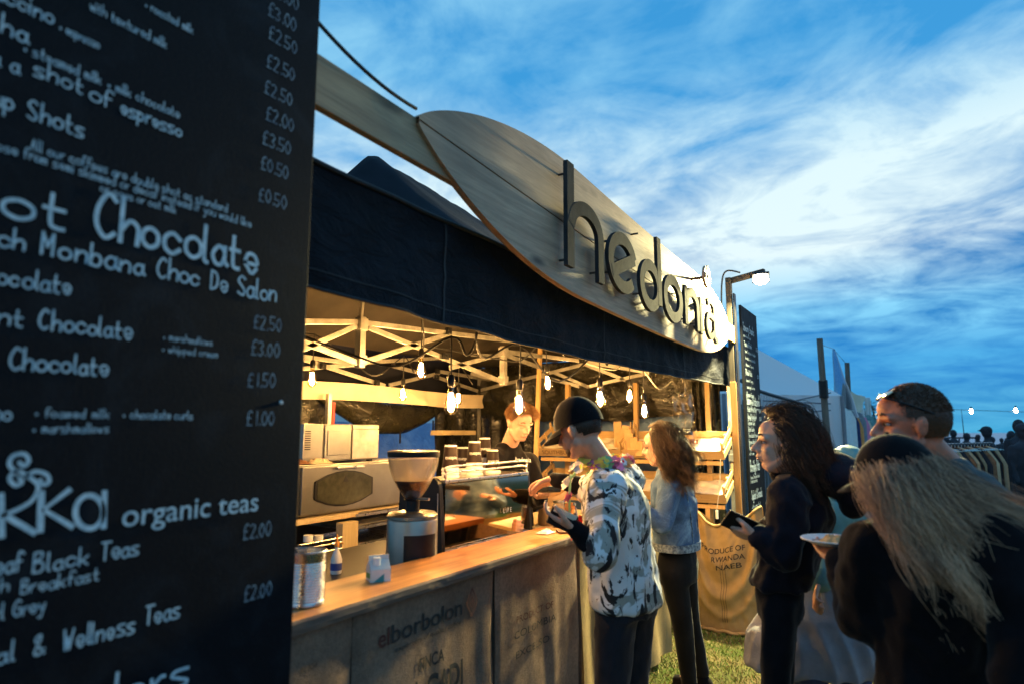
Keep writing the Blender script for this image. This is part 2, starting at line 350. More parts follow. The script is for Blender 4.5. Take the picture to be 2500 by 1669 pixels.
    def ribbon(s, pts, w, o, U, V, n0, n1=None, m=None, cap=True):
        """thick flat stroke along 2D pts"""
        P = [Vector(p) for p in pts]; n = len(P)
        if n < 2: return s
        closed = (P[0]-P[-1]).length < 1e-6; Lf = []; Rt = []
        ww = w if isinstance(w, (list, tuple)) else [w]*n
        for i in range(n):
            if closed: d = P[(i+1) % (n-1)]-P[(i-1) % (n-1)]
            else: d = P[min(i+1, n-1)]-P[max(i-1, 0)]
            if d.length < 1e-9: d = Vector((1, 0))
            d.normalize(); nn = Vector((-d.y, d.x)); e = Vector((0, 0))
            if cap and not closed: e = -d*ww[i]*.4 if i == 0 else (d*ww[i]*.4 if i == n-1 else e)
            Lf.append(P[i]+nn*ww[i]/2+e); Rt.append(P[i]-nn*ww[i]/2+e)
        o = Vector(o); U = Vector(U); V = Vector(V); Nn = U.cross(V).normalized()
        def q(p, h): return o+U*p.x+V*p.y+Nn*h
        if n1 is None:
            vs = [q(p, n0) for p in Lf]+[q(p, n0) for p in Rt]; return s.add(vs, [(i, i+n, i+1+n, i+1) for i in range(n-1)], m)
        vs = [q(p, n1) for p in Lf]+[q(p, n1) for p in Rt]+[q(p, n0) for p in Lf]+[q(p, n0) for p in Rt]; fs = []
        for i in range(n-1): fs += [(i, i+n, i+1+n, i+1), (i+2*n, i+1+2*n, i+1+3*n, i+3*n), (i, i+1, i+1+2*n, i+2*n), (i+n, i+3*n, i+1+3*n, i+1+n)]
        if not closed: fs += [(0, 2*n, 3*n, n), (n-1, 2*n-1, 4*n-1, 3*n-1)]
        return s.add(vs, fs, m)
    def build(s, name, mat, parent=None, smooth=False, label=None, bevel=0):
        me = bpy.data.meshes.new(name); me.from_pydata([tuple(v) for v in s.v], [], s.f); me.update()
        if not isinstance(mat, (list, tuple)): mat = [mat]
        for m in mat: me.materials.append(M(m))
        if len(mat) > 1: me.polygons.foreach_set('material_index', s.mi)
        if bevel:
            bm = bmesh.new(); bm.from_mesh(me)
            bmesh.ops.bevel(bm, geom=[e for e in bm.edges if e.is_manifold and e.calc_face_angle(0) > .6], offset=bevel, segments=2, affect='EDGES', profile=.6); bm.to_mesh(me); bm.free()
        o = link(name, me, mat, parent, smooth)
        if smooth and smooth != 'all':
            me.set_sharp_from_angle(angle=R(40))
        if label: o['label'] = label
        return o
def catenary(p, q, sag, n=12):
    p = Vector(p); q = Vector(q); return [p.lerp(q, t/n)-Vector((0, 0, sag*4*(t/n)*(1-t/n))) for t in range(n+1)]
def spline(pts, n=4, closed=False):
    P = [Vector(p) for p in pts]; out = []
    for i in range(len(P)-1):
        a = P[i-1] if i > 0 else (P[-2] if closed else P[0]); b = P[i]; c = P[i+1]; d = P[i+2] if i+2 < len(P) else (P[1] if closed else P[-1])
        for k in range(n):
            t = k/n; out.append(.5*((2*b)+(c-a)*t+(2*a-5*b+4*c-d)*t*t+(3*b-a-3*c+d)*t**3))
    out.append(P[-1]); return out
# --- lettering
def print_text(parent, text, o, U, V, size, mat, n=.002, width=None, extrude=.0006, bold=0, surf=None, name='lettering', center=False):
    cu = bpy.data.curves.new('t', 'FONT'); cu.body = text; cu.size = 1; cu.extrude = 0; cu.offset = bold
    if center: cu.align_x = 'CENTER'
    ob = bpy.data.objects.new('t', cu); COL.objects.link(ob); dg = bpy.context.evaluated_depsgraph_get()
    me = bpy.data.meshes.new_from_object(ob.evaluated_get(dg)); bpy.data.objects.remove(ob); bpy.data.curves.remove(cu)
    if surf:
        bm = bmesh.new(); bm.from_mesh(me); bmesh.ops.triangulate(bm, faces=bm.faces); bmesh.ops.subdivide_edges(bm, edges=bm.edges, cuts=1); bm.to_mesh(me); bm.free()
    xs = [v.co.x for v in me.vertices]; k = size
    kx = width/(max(xs)-min(xs)) if width else k
    o = Vector(o); U = Vector(U); V = Vector(V); Nn = U.cross(V).normalized(); x0 = 0 if center else min(xs)
    for v in me.vertices:
        a = (v.co.x-x0)*kx; b = v.co.y*k
        v.co = (surf(a, b) if surf else o+U*a+V*b+Nn*n)
    return link(name, me, mat, parent)
GL = {'a': "46 27 05 13 33 45|47 44 53", 'b': "0b 03|05 17 37 45 33 13 04", 'c': "46 27 06 04 23 44", 'd': "46 27 05 13 33 45|4b 43", 'e': "05 45 46 37 17 05 14 23 33 44", 'f': "4a 2b 19 13|07 37", 'g': "46 27 05 14 34 46|47 41 20 01", 'h': "0b 03|05 27 46 43", 'i': "07 03|0a 09", 'j': "27 21 10|2a 29", 'k': "0b 03|47 15|15 43", 'l': "0b 04 13", 'm': "07 03|05 17 26 23|25 37 46 43", 'n': "07 03|05 27 46 43", 'o': "27 06 04 23 44 46 27", 'p': "07 00|06 27 45 23 04", 'q': "46 27 05 23 45|47 40", 'r': "07 03|05 27 37", 's': "47 17 06 25 44 33 03", 't': "1a 14 23 33|07 37", 'u': "07 04 23 44|47 43", 'v': "07 23|23 47", 'w': "07 13|13 26 33|33 47", 'x': "07 43|47 03", 'y': "07 24|47 20 00", 'z': "07 47|47 03|03 43",
'A': "03 2b|2b 43|16 36", 'B': "03 0b|0b 3b 39 07|07 37 45 33 03", 'C': "4a 2b 08 05 23 44", 'D': "03 0b|0b 3a 47 34 03", 'E': "4b 0b|0b 03|03 43|07 37", 'F': "4b 0b|0b 03|07 37", 'G': "4a 2b 08 05 23 44 47|47 27", 'H': "0b 03|4b 43|07 47", 'L': "0b 03|03 43", 'M': "03 0b|0b 26|26 4b|4b 43", 'N': "03 0b|0b 43|43 4b", 'P': "03 0b|0b 3b 48 37 07", 'S': "4a 2b 09 27 45 33 04", 'T': "0b 5b|2b 23", 'W': "0b 13|13 28|28 33|33 5b", 'Y': "0b 27|4b 27|27 23", 'K': "0b 03|4b 07|07 43", 'R': "03 0b|0b 3b 48 37 07|27 43",
'0': "2b 08 06 23 46 48 2b", '1': "2b 23", '2': "0a 2b 49 03|03 43", '3': "0a 2b 49 27|27 45 23 04", '5': "4b 0b|0b 07|07 37 45 23 04", '£': "4a 3b 19 13|03 43|07 37", '.': "13 14", '+': "15 35|26 24", '&': "43 09 2b 29 04 23 45", '*': "14 36|16 34", '/': "03 4b"}
ADV = {'i': 2, 'l': 2.6, ' ': 4, '1': 4, '.': 2.6, '+': 5, 'm': 6, 'w': 6, 'r': 4.6, 'T': 6.2, 't': 4.8, 'f': 4.8, 'W': 6.6}
def hand_text(mb, text, p0, U, V, width, cap, stroke, jit=.25):
    """one line of chalk-pen handwriting, its baseline from p0 over width along U"""
    adv = sum(ADV.get(c, 5.9) for c in text); kx = width/adv; ky = cap/8.; x = 0
    for c in text:
        g = GL.get(c)
        if g:
            jx = random.uniform(-jit, jit); jy = random.uniform(-jit, jit); js = random.uniform(.95, 1.08)
            for st in g.split('|'):
                pts = [((x+int(q[0], 16)*js+jx)*kx, ((int(q[1], 16)-3)*js+jy)*ky) for q in st.split()]
                cl = pts[0] == pts[-1]
                if len(pts) > 2: pts = spline([(*q, 0) for q in pts], 4, cl)
                hand_text.k = (getattr(hand_text, 'k', 0)+1) % 7
                mb.ribbon([(q[0], q[1]) for q in pts], stroke, p0, U, V, .0006+.00022*hand_text.k)
        x += ADV.get(c, 5.9)
# ================================================================ SETTING
def ground_z(x, y): return .03*noise.noise(Vector((x*.35, y*.35, 3)))
m = MB(); XS = [-400, -60, -20, -8]+[-6+.25*i for i in range(53)]+[9, 20, 60, 400]; YS = [-60, -8]+[-1+.25*i for i in range(60)]+[17, 24, 40, 60]
vs = [(x, y, ground_z(x, y)-.015 if (-7 < x < 8 and -2 < y < 15) else -.02-(max(0, y-24)*.05)) for x in XS for y in YS]; ny = len(YS)
m.add(vs, [(i*ny+j, (i+1)*ny+j, (i+1)*ny+j+1, i*ny+j+1) for i in range(len(XS)-1) for j in range(ny-1)])
tag(m.build('ground', 'grass_ground', smooth='all'), kind='structure')
m = MB(); m.add([(-4000, 50, -7), (4000, 50, -7), (4000, 5000, -7), (-4000, 5000, -7)], [(0, 1, 2, 3)])
tag(m.build('sea', 'sea'), kind='structure')
def blades(name, mat, n, test, hmax):
    vs = []; fs = []
    c = 0
    while c < n:
        x = random.uniform(-2.3, 2.0); y = random.uniform(2.6, 8.5)
        if not test(x, y): continue
        c += 1; h = random.uniform(.4, 1)*hmax; a = random.uniform(0, 6.28); w = .0022+.002*random.random(); z = ground_z(x, y)-.02
        dx, dy = math.cos(a)*w, math.sin(a)*w; lx, ly = random.gauss(0, .5)*h, random.gauss(0, .5)*h; k = len(vs)
        vs += [(x-dx, y-dy, z), (x+dx, y+dy, z), (x+lx*.4+dx*.7, y+ly*.4+dy*.7, z+h*.6), (x+lx, y+ly, z+h)]
        fs += [(k, k+1, k+2), (k, k+2, k+3)]
    me = bpy.data.meshes.new(name); me.from_pydata(vs, [], fs); o = link(name, me, mat, None); return tag(o, kind='stuff')
gn = lambda x, y: noise.noise(Vector((x*1.1, y*1.1, 0)))
o = blades('grass', 'blade_green', 52000, lambda x, y: gn(x, y)+.6*(y-5.0)+random.uniform(-.5, .5) > .15 or random.random() < .10, .042)
tag(o, 'short green grass by the foot of the stall', 'grass')
o = blades('dry_grass', 'blade_dry', 60000, lambda x, y: gn(x, y)+.6*(y-5.1)+random.uniform(-.6, .6) < .25, .03)
tag(o, 'trodden straw coloured dry grass where the queue stands', 'grass')

# ================================================================ GAZEBO
Y0, Y1 = 0.7, 6.62; XF, XB = -1.5, -4.5
gz = thing('gazebo', (-3, 3.1, 0), 'black pop-up gazebo over the coffee stall with lit folding metal roof frame', 'gazebo')
def wr(x, y, z, s=1.0, a=.012): return a*noise.noise(Vector((x*s*1.3, y*s*2.2, z*s*1.7)))+a*.4*noise.noise(Vector((x*s*5, y*s*6, z*s*5)))
PK = Vector((-3.0, 3.09, 3.47)); ZE = 2.40
CR = [(Y0, 2.40), (1.6, 2.52), (2.2, 2.78), (2.75, 3.17), (3.0, 3.43), (3.09, 3.47), (3.3, 3.45), (4.18, 3.385), (5.1, 3.17), (5.9, 2.86), (Y1, 2.40)]
def crest(y):
    for (a, za), (b, zb) in zip(CR, CR[1:]):
        if y <= b: return za+(zb-za)*(y-a)/(b-a)
    return ZE
def roof(u, v):
    y = Y0+(Y1-Y0)*u; s = abs(v*2-1); x = XF+(XB-XF)*v
    return Vector((x, y, ZE+(crest(y)-ZE)*(1-s)**1.18+wr(x, y, 0, 1.5, .03)*(1-s)+.012*math.sin(y*9+x*2)*s*(1-s)*2))
m = MB(); m.grid(roof, 180, 60); m.build('roof', 'canopy_black', gz, smooth='all')
m = MB(); m.grid(lambda u, v: roof(.004+.992*u, .01+.98*(1-v))+Vector((0, 0, -.02)), 90, 30); m.build('roof_glow_layer', 'canopy_lit', gz, smooth='all')  # added layer: paler brown colour stands in for bulb glow under the roof
def val(u, v):
    y = Y0+(Y1-Y0)*u; drop = .36+.045*math.sin(math.pi*min(1, max(0, (y-.3)/6.0)))+.005*noise.noise(Vector((y*2, 0, 7)))
    f = .020*noise.noise(Vector((y*2.3, v*1.2, 1)))*v+.011*(1-2*abs(noise.noise(Vector((y*3.1+v*1.6, v*2.4, 11)))))*v**.5+.012*v*math.sin(y*1.7)+.018*v*noise.noise(Vector((y*7, v*2, 5)))
    return Vector((XF+.02+f, y, ZE-drop*v+.01*noise.noise(Vector((y*3, 1, 1)))))
m = MB(); m.grid(val, 260, 16); m.build('valance', 'canopy_front', gz, smooth='all')
for yy in (1.9, 3.4, 4.9): m = MB(); m.grid(lambda u, v: val((yy-Y0+.006*(u-.5)*2)/(Y1-Y0), v)+Vector((.004, 0, 0)), 2, 16); m.build('seam', 'canopy_edge', gz, smooth='all')
m = MB(); m.grid(lambda u, v: val(u, .86+.012*v)+Vector((.003, 0, 0)), 200, 1); m.build('seam', 'canopy_edge', gz, smooth='all')
m = MB(); m.tube([val(i/120, 0)+Vector((.004, 0, .004)) for i in range(121)], .009, 6); m.build('eave_piping', 'canopy_edge', gz, smooth='all')
m = MB(); m.grid(lambda u, v: Vector((XB-.02-.03*v*noise.noise(Vector((u*9, v, 2))), Y0+(Y1-Y0)*u, ZE+.03-(.40)*v)), 60, 5); m.grid(lambda u, v: Vector((XF-3.0*u, Y0-.02, ZE-.38*v)), 30, 5); m.build('rear_valance', 'canopy_black', gz, smooth='all')
m = MB(); m.tube([val(i/80, 1)+Vector((.002, 0, -.003)) for i in range(81)], .006, 5); m.build('valance_hem', 'canopy_edge', gz, smooth='all')
def val2(u, v):
    x = XF-3.0*u; b = .09*math.exp(-((u-.06)/.06)**2)*math.sin(math.pi*v); return Vector((x, Y1+.02+.02*math.sin(x*5)*v-b, ZE-.40*v))
m = MB(); m.grid(val2, 60, 10); m.build('valance', 'canopy_black', gz, smooth='all')
# legs
for x, y in ((XF-.02, Y1-.06), (XB, Y1-.1), (XB, Y0+.05), (XF, Y0+.05)):
    m = MB(); m.b2((x-.022, y-.022, 0), (x+.022, y+.022, 1.35)); m.b2((x-.017, y-.017, 1.35), (x+.017, y+.017, 2.36)); m.b2((x-.028, y-.028, 1.31), (x+.028, y+.028, 1.38))
    m.build('leg', 'alu_dull', gz, bevel=.003)
def tbar(p, q, w=.018, h=.034, mat='alu_dull'):
    m = MB(); m.bar(p, q, w, h); a = Vector(p).lerp(Vector(q), .5); d = (Vector(q)-Vector(p)).normalized()
    m.bar(Vector(p)+Vector((.0, 0, -h/2-.001)), Vector(q)+Vector((0, 0, -h/2-.001)), w*.35, .004)
    return m.build('truss_bar', mat, gz, bevel=.002)
C3 = dict(x=-3.0); CB = dict(x=-4.35)
A1 = c4(625, 425, **C3); A0 = c4(620, 805, **C3); B1 = c4(1992, 690, **C3); B0 = c4(1992, 985, **C3)
# centre posts
for a, b in ((A0, A1), (B0, B1)):
    m = MB(); m.b2(a+Vector((-.024, -.024, -.03)), (a.x+.024, a.y+.024, b.z+.04)); m.b2((a.x-.033, a.y-.033, b.z-.05), (a.x+.033, a.y+.033, b.z+.03)); m.b2((a.x-.033, a.y-.033, a.z-.01), (a.x+.033, a.y+.033, a.z+.05))
    m.build('king_post', 'alu_dull', gz, bevel=.003)
m = MB(); m.tube([(A1.x, A1.y, A1.z), (PK.x, PK.y, PK.z-.06)], .014, 8); m.build('peak_pole', 'alu_dull', gz)
for p, q, k in (((640, 420), (2110, 600), C3), ((65, 410), (600, 415), C3), ((590, 450), (60, 680), C3), ((65, 600), (590, 800), C3), ((640, 800), (1470, 525), C3), ((700, 465), (1990, 985), C3),
                ((640, 800), (1320, 760), CB), ((1320, 760), (1990, 700), CB), ((1480, 850), (1975, 715), C3), ((2020, 700), (2360, 745), C3), ((2020, 730), (2350, 850), C3),
                ((1390, 885), (1960, 980), CB), ((930, 830), (1180, 895), CB), ((900, 1015), (1380, 900), CB), ((1330, 930), (1745, 1070), CB), ((40, 755), (860, 1020), CB), ((40, 860), (620, 815), CB), ((-300, 690), (560, 810), CB)):
    tbar(c4(*p, **k), c4(*q, **k))
SY = dict(y=6.45); SX = dict(y=5.9)
for p, q, k in (((80, 330), (905, 125), SY), ((880, 100), (1420, 190), SX), ((290, 22), (880, 100), SX), ((660, 190), (935, 305), SY), ((945, 300), (1420, 195), SY), ((905, 125), (1230, 250), SY), ((540, 215), (860, 300), SY), ((290, 55), (560, 150), SX), ((0, 50), (260, 60), SX), ((0, 200), (280, 270), SX)):
    tbar(c6(*p, **k), c6(*q, **k))
for p, k in ((c4(1465, 505, **C3), 0), (c4(1437, 742, x=-2.98), 0), (c4(270, 835, x=-4.33), 0), (c6(880, 100, y=5.88), 1), (c4(1360, 885, x=-4.33), 0), (c4(1355, 940, x=-4.33), 0), (c4(785, 995, x=-4.33), 0)):
    m = MB(); m.box(p+Vector((.012, -.012, 0)), (.03, .055, .05) if k == 0 else (.055, .03, .05)); m.tube([p+Vector((.02, -.02, 0)), p+Vector((.04, -.04, 0))], .007, 6); m.build('bracket', 'black_plastic', gz, bevel=.004)
# ---- walls: tarpaulins hung on the frame
def fold(a, b, s=1.0, amp=.03): return amp*(noise.noise(Vector((a*3*s, b*1.1*s, 2)))+.5*noise.noise(Vector((a*9*s+b*3, b*2*s, 5))))
def sheet(name, mat, fn, nu, nv, label, cat='tarpaulin', parent=None, group=None):
    m = MB(); m.grid(fn, nu, nv); o = m.build(name, mat, parent, smooth='all')
    if parent is None: tag(o, label, cat, group)
    return o
sheet('side_tarpaulin', 'tarp', lambda u, v: Vector((-1.62-2.95*u, Y1-.04+fold(u*3, v, 1, .06)-.10*math.sin(math.pi*v)*abs(math.sin(u*5)), 2.38-(.60+.09*math.sin(math.pi*u)**2+.05*noise.noise(Vector((u*6, 0, 1))))*v)), 90, 24, 'black tarpaulin stretched under the roof behind the crates, its lower edge sagging')
sheet('side_curtain', 'tarp', lambda u, v: Vector((-4.52+.80*u, Y1-.03+.05*math.sin(u*22+v)*.6+fold(u, v, 2), 2.25-2.2*v)), 40, 30, 'dark curtain tarpaulin hanging behind the barista')
sheet('side_curtain', 'tarp', lambda u, v: Vector((-1.60-.30*u, Y1-.10+.05*math.sin(u*26+v*1.5)+fold(u, v, 2, .02), 2.1-2.05*v)), 30, 30, 'dark gathered curtain beside the front leg near the menu board')
sheet('back_tarpaulin', 'tarp', lambda u, v: Vector((-4.55+fold(u, v, 2, .05)+.04*math.sin(u*14+v*3), 5.72+.85*u, 2.0-1.95*v)), 40, 30, 'crumpled dark green tarpaulin panel catching the bulb light by the back leg')
sheet('back_tarpaulin', 'tarp', lambda u, v: Vector((-4.55+fold(u, v, 2, .05)+.04*math.sin(u*16+v*4), 2.2+1.95*u, 2.0-1.95*v)), 40, 30, 'dark tarpaulin panel behind the steel box oven')
def roll(u, v):
    y = 3.95+1.95*u; s = math.sin(math.pi*u); c = Vector((-4.50, y, 1.93-.20*s+.03*(1-s))); a = 2*math.pi*v; r = .055+.075*s+.012*noise.noise(Vector((u*9, v*4, 1)))
    return c+Vector((r*.7*math.cos(a), 0, r*1.25*math.sin(a)))
sheet('rolled_tarpaulin', 'tarp', roll, 50, 14, 'rolled up black tarpaulin sagging across the opening at the back')
for k, (y, l) in enumerate(((5.02, .20), (5.55, .10))):
    m = MB(); m.b2((-4.44, y-.012, 1.68-l), (-4.436, y+.012, 1.72)); tag(m.build('tie_strap', 'black_plastic'), ('long' if k == 0 else 'short')+' black tie strap hanging from the rolled tarpaulin', 'strap', 'tie straps on the rolled tarpaulin')
def band(u, v):
    y = 2.0+4.35*u; return Vector((-4.33+.03*math.sin(y*4)*v+.035*noise.noise(Vector((y*2.2, v, 3)))+.02*noise.noise(Vector((y*7, v*2, 3))), y, c4(50+0*u, 990, x=-4.33).z+.0-(.155-.0*u)*v+.03*u-.015*math.sin(u*9)))
sheet('cream_valance', 'cream_cloth', band, 60, 5, 'cream cloth valance along the back edge of the roof', 'valance')
# translucent window / neighbour's blue sheeting, lit by the evening sky
sheet('blue_tarpaulin', 'blue_tarp', lambda u, v: Vector((-1.9-3.4*u, 7.35+fold(u*3, v, 1, .08)-.5*(1-v), 1.86-1.75*v)), 60, 30, 'blue tarpaulin sheet of the next pitch, seen below the black side wall')
sheet('blue_tarpaulin', 'blue_tarp', lambda u, v: Vector((-6.0+.35*v+fold(u*3, v, 1, .08), 3.4+5.2*u, 1.72-1.65*v)), 60, 30, 'blue tarpaulin sheet behind the open back of the stall')
dv = thing('delivery_lorry', (-8.4, 6, 0), 'white lorry box side with blue lettering seen through the gap at the back', 'lorry')
m = MB(); m.b2((-9.8, 2.5, .7), (-7.3, 10.5, 2.75)); m.build('box_body', 'paint_white', dv, bevel=.04)
m = MB(); [m.b2((-7.29, 2.5, z), (-7.27, 10.5, z+.03)) for z in (.72, 2.68)]; m.build('rail', 'alu', dv)
for y in (3.6, 4.5, 9.4):
    m = MB(); m.lathe([(.0, -.12), (.3, -.12), (.46, -.09), (.48, 0), (.46, .09), (.3, .12), (0, .12)], (0, 0, 0), 24); w = m.build('wheel', 'black_plastic', None, smooth=True); w.data.transform(Matrix.Translation((-7.7+8.4, y-6, .48)) @ Matrix.Rotation(R(90), 4, 'Y')); w.parent = dv
p1 = src(720+(560)/3.915, 680+1228/3.915, x=-7.26); p2_ = src(720+(965)/3.915, 680+1222/3.915, x=-7.26)
print_text(dv, 'T DELIVERY FROM', Vector((-7.265, p1.y-.5, p1.z)), (0, 1, 0), (0, 0, 1), .30, 'blue_print', width=(p2_.y-p1.y)+.5)

# ================================================================ SIGN
BX = -1.38
bm_t = thing('sign_beam', (BX, 3.5, 0), 'long pine beam carrying the paddle sign above the stall front', 'beam')
m = MB(); m.bar((BX, -.3, 2.615), (BX, 6.33, 2.50), .03, .155); m.build('beam_board', 'beam_wood', bm_t, bevel=.004)
pa = thing('paddle_sign', (-1.35, 3.9, 2.5), 'long surfboard shaped wooden sign reading hedonia in raised grey letters', 'sign')
def outline(t):
    """half width of the board at t in 0..1"""
    a = min(1, t/.30); b = min(1, (1-t)/.24)
    return .325*(1-(1-a)**2.15)**.82*(1-(1-b)**2.2)**.72*(1-.10*t)
YA, YB = 1.585, 5.98
def ctr(t): return 2.648-.135*t-.035*math.sin(math.pi*t)
n = 90; TT = [0.5-0.5*math.cos(math.pi*i/n) for i in range(n+1)]
up_e = [(YA+(YB-YA)*t, ctr(t)+outline(t)+.012*(1-t)) for t in TT]; lo_e = [(YA+(YB-YA)*t, ctr(t)-outline(t)-.012*(1-t)) for t in TT]
ce = [(YA+(YB-YA)*t, ctr(t)+.0) for t in TT]
for nm, e, s in (('upper', up_e, 1), ('lower', lo_e, -1)):
    m = MB(); c2 = [(y, z+s*.0035) for y, z in ce]; e2 = [(y, max(z, zc+s*.004) if s > 0 else min(z, zc+s*.004)) for (y, z), (_, zc) in zip(e, ce)]
    for i in range(n):
        for (xx, rev) in ((-1.35+.0, 0), (-1.38, 1)):
            q = [(xx, *c2[i]), (xx, *c2[i+1]), (xx, *e2[i+1]), (xx, *e2[i])]; m.add(q, [(0, 1, 2, 3) if (s > 0) ^ bool(rev) else (3, 2, 1, 0)])
        for E_, r in ((e2, s > 0), (c2, s < 0)):
            q = [(-1.35, *E_[i]), (-1.35, *E_[i+1]), (-1.38, *E_[i+1]), (-1.38, *E_[i])]; m.add(q, [(0, 1, 2, 3) if r else (3, 2, 1, 0)])
    m.build('plank', 'sign_wood', pa)
# raised letters: centre lines in (Y, Z), made from strokes
LX = -1.308
def arc(cx, cy, rx, ry, a0, a1, n=22): return [(cx+rx*math.cos(R(a0+(a1-a0)*i/n)), cy+ry*math.sin(R(a0+(a1-a0)*i/n))) for i in range(n+1)]
ZB = 2.365; XH = .315; ZR = ZB
def letter(strokes, w=.070, x=LX, d=.022):
    m = MB()
    for k, st in enumerate(strokes):
        ww = w
        if isinstance(st, tuple): st, ww = st
        m.ribbon(st, ww, (x+k*.0006, 0, 0), (0, 1, 0), (0, 0, 1), 0, d, cap=False)
    o = m.build('letter', 'letter_grey', pa)
    ys = [q[0] for st in strokes for q in (st[0] if isinstance(st, tuple) else st)]; zs = [q[1] for st in strokes for q in (st[0] if isinstance(st, tuple) else st)]
    p = MB()
    for yy, zz in ((min(ys)+.004, min(zs)+.05), (max(ys)-.004, min(zs)+.06), (min(ys)+.004, max(zs)-.05)):
        p = MB(); p.tube([(x+.002, yy, zz), (-1.352, yy, zz)], .006, 6); p.build('standoff', 'letter_edge', pa)
    return o
h0 = 2.575
letter([[(h0+.03, 2.352), (h0+.035, 2.86)], [(h0+.036, 2.56)]+arc(h0+.21, 2.56, .165, .115, 165, 0)+[(h0+.375, 2.50), (h0+.375, 2.34)]])
def ring(cy, cz, rx, ry): a = arc(cy, cz, rx, ry, 0, 360, 36); a[-1] = a[0]; return a
ey = 3.255; ez = 2.515
letter([arc(ey, ez, .175, .135, 28, -48+360, 34)[::1] if 0 else arc(ey, ez, .175, .135, 20, 318, 34), [(ey-.16, ez-.075), (ey+.168, ez+.055)]])
dy = 3.70; dz = 2.475
letter([ring(dy-.01, dz, .15, .125), [(dy+.155, dz-.10), (dy+.155, 2.815)]])
oy = 4.13; oz = 2.47
letter([ring(oy, oz, .165, .125)])
ny_ = 4.42
letter([[(ny_, 2.34), (ny_, 2.62)], [(ny_+.002, 2.50)]+arc(ny_+.155, 2.49, .135, .105, 165, 0)+[(ny_+.29, 2.33)]])
letter([[(4.80, 2.32), (4.80, 2.60)]], .06)
letter([arc(5.08, 2.565, .10, .055, 150, 0)+[(5.18, 2.42)]+arc(5.24, 2.38, .06, .06, 180, 300), [(5.18, 2.49)]+arc(5.06, 2.42, .11, .085, 65, 330)], .05)
m = MB(); m.prism(arc(0, 0, .085, .085, 0, 350, 34), (-1.245, 4.78, 2.745), (0, 1, 0), (0, 0, 1), 0, .02)
bn = m.build('bean_disc', 'sign_wood', pa)
m = MB(); m.ribbon(arc(-.02, .0, .045, .022, 10, 200), .016, (-1.2245, 4.79, 2.745), (0, 1, 0), (0, 0, 1), 0, .004); m.ribbon([(0, -.085), (.006, .085)], .008, (-1.2235, 4.78, 2.745), (0, 1, 0), (0, 0, 1), 0, .003); m.build('bean_line', 'letter_edge', bn)
m = MB(); m.tube([(-1.24, 4.78, 2.745), (-1.352, 4.78, 2.745)], .012, 8); m.build('standoff', 'letter_edge', pa)
# cable along the beam
m = MB(); m.tube(catenary(at(690, 5, x=-1.33), at(955, 250, x=-1.34), .03), .006, 8); tag(m.build('guy_rope', 'cable_black', smooth=True), 'black rope running down to the pointed end of the paddle sign', 'rope')

# ================================================================ LAMP POST + RIGHT BOARD
PX, PY = -1.385, 6.26
lp = thing('lamp_post', (PX, PY, 0), 'wooden post at the end of the stall with a floodlight arm on top', 'lamp post')
m = MB(); m.b2((PX-.045, PY-.045, 0), (PX+.005, PY+.02, 3.06)); m.build('post', 'dark_wood', lp, bevel=.004)
m = MB(); m.b2((PX-.04, PY-.068, 0), (PX+.015, PY-.046, 2.06)); m.build('batten', 'batten_wood', lp, bevel=.003)
m = MB(); m.b2((PX+.021, PY-.046, 0), (PX+.032, PY+.03, 2.9)); m.build('edge_strip', 'black_plastic', lp)
# the arm reaches out over the customers
AE = at(1755, 640, y=6.20)
m = MB(); m.bar((PX-.02, PY+.0, 3.03), (AE.x, 6.20, 3.07), .05, .05); m.build('arm', 'dark_wood', lp, bevel=.004)
m = MB(); m.tube(spline([(PX+.1, PY-.05, 3.09), (PX-.02, PY-.06, 3.12), (PX-.07, PY-.06, 3.02), (PX-.085, PY-.06, 2.7), (PX-.06, PY-.06, 2.45)], 6), .008, 6); m.build('cable', 'cable_black', lp, smooth=True)
FL = Vector((AE.x-.03, 6.16, 2.99))
nd = (Vector((-.75, 4.5, .9))-FL).normalized(); sx_ = nd.cross(Vector((0, 0, 1))).normalized(); uz_ = sx_.cross(nd)
m = MB(); m.box(FL-nd*.03, (.15, .03, .11), sx_, nd, uz_); fh = m.build('lamp_housing', 'black_plastic', lp, bevel=.006)
m = MB(); nu, nv = 18, 10; vs = []
for j in range(nv+1):
    ph = math.pi*j/nv-math.pi/2
    for i in range(nu): t = 2*math.pi*i/nu; vs.append(FL+sx_*.068*math.cos(ph)*math.cos(t)+nd*.038*math.cos(ph)*math.sin(t)+uz_*.056*math.sin(ph))
m.add(vs, [(j*nu+i, j*nu+(i+1) % nu, (j+1)*nu+(i+1) % nu, (j+1)*nu+i) for j in range(nv) for i in range(nu)]); m.build('lamp_lens', 'flood', fh, smooth='all')
m = MB(); m.bar(FL+Vector((0, .0, .05)), FL+Vector((-.0, .05, .1)), .02, .008); m.build('lamp_bracket', 'alu', fh)
fd = bpy.data.lights.new('floodlight', 'AREA'); fd.energy = 580; fd.size = .14; fd.shape = 'SQUARE'; fd.color = (1., .86, .40)
fo = bpy.data.objects.new('floodlight', fd); COL.objects.link(fo); fo.location = FL+nd*.06
fo.rotation_euler = nd.to_track_quat('-Z', 'Y').to_euler()

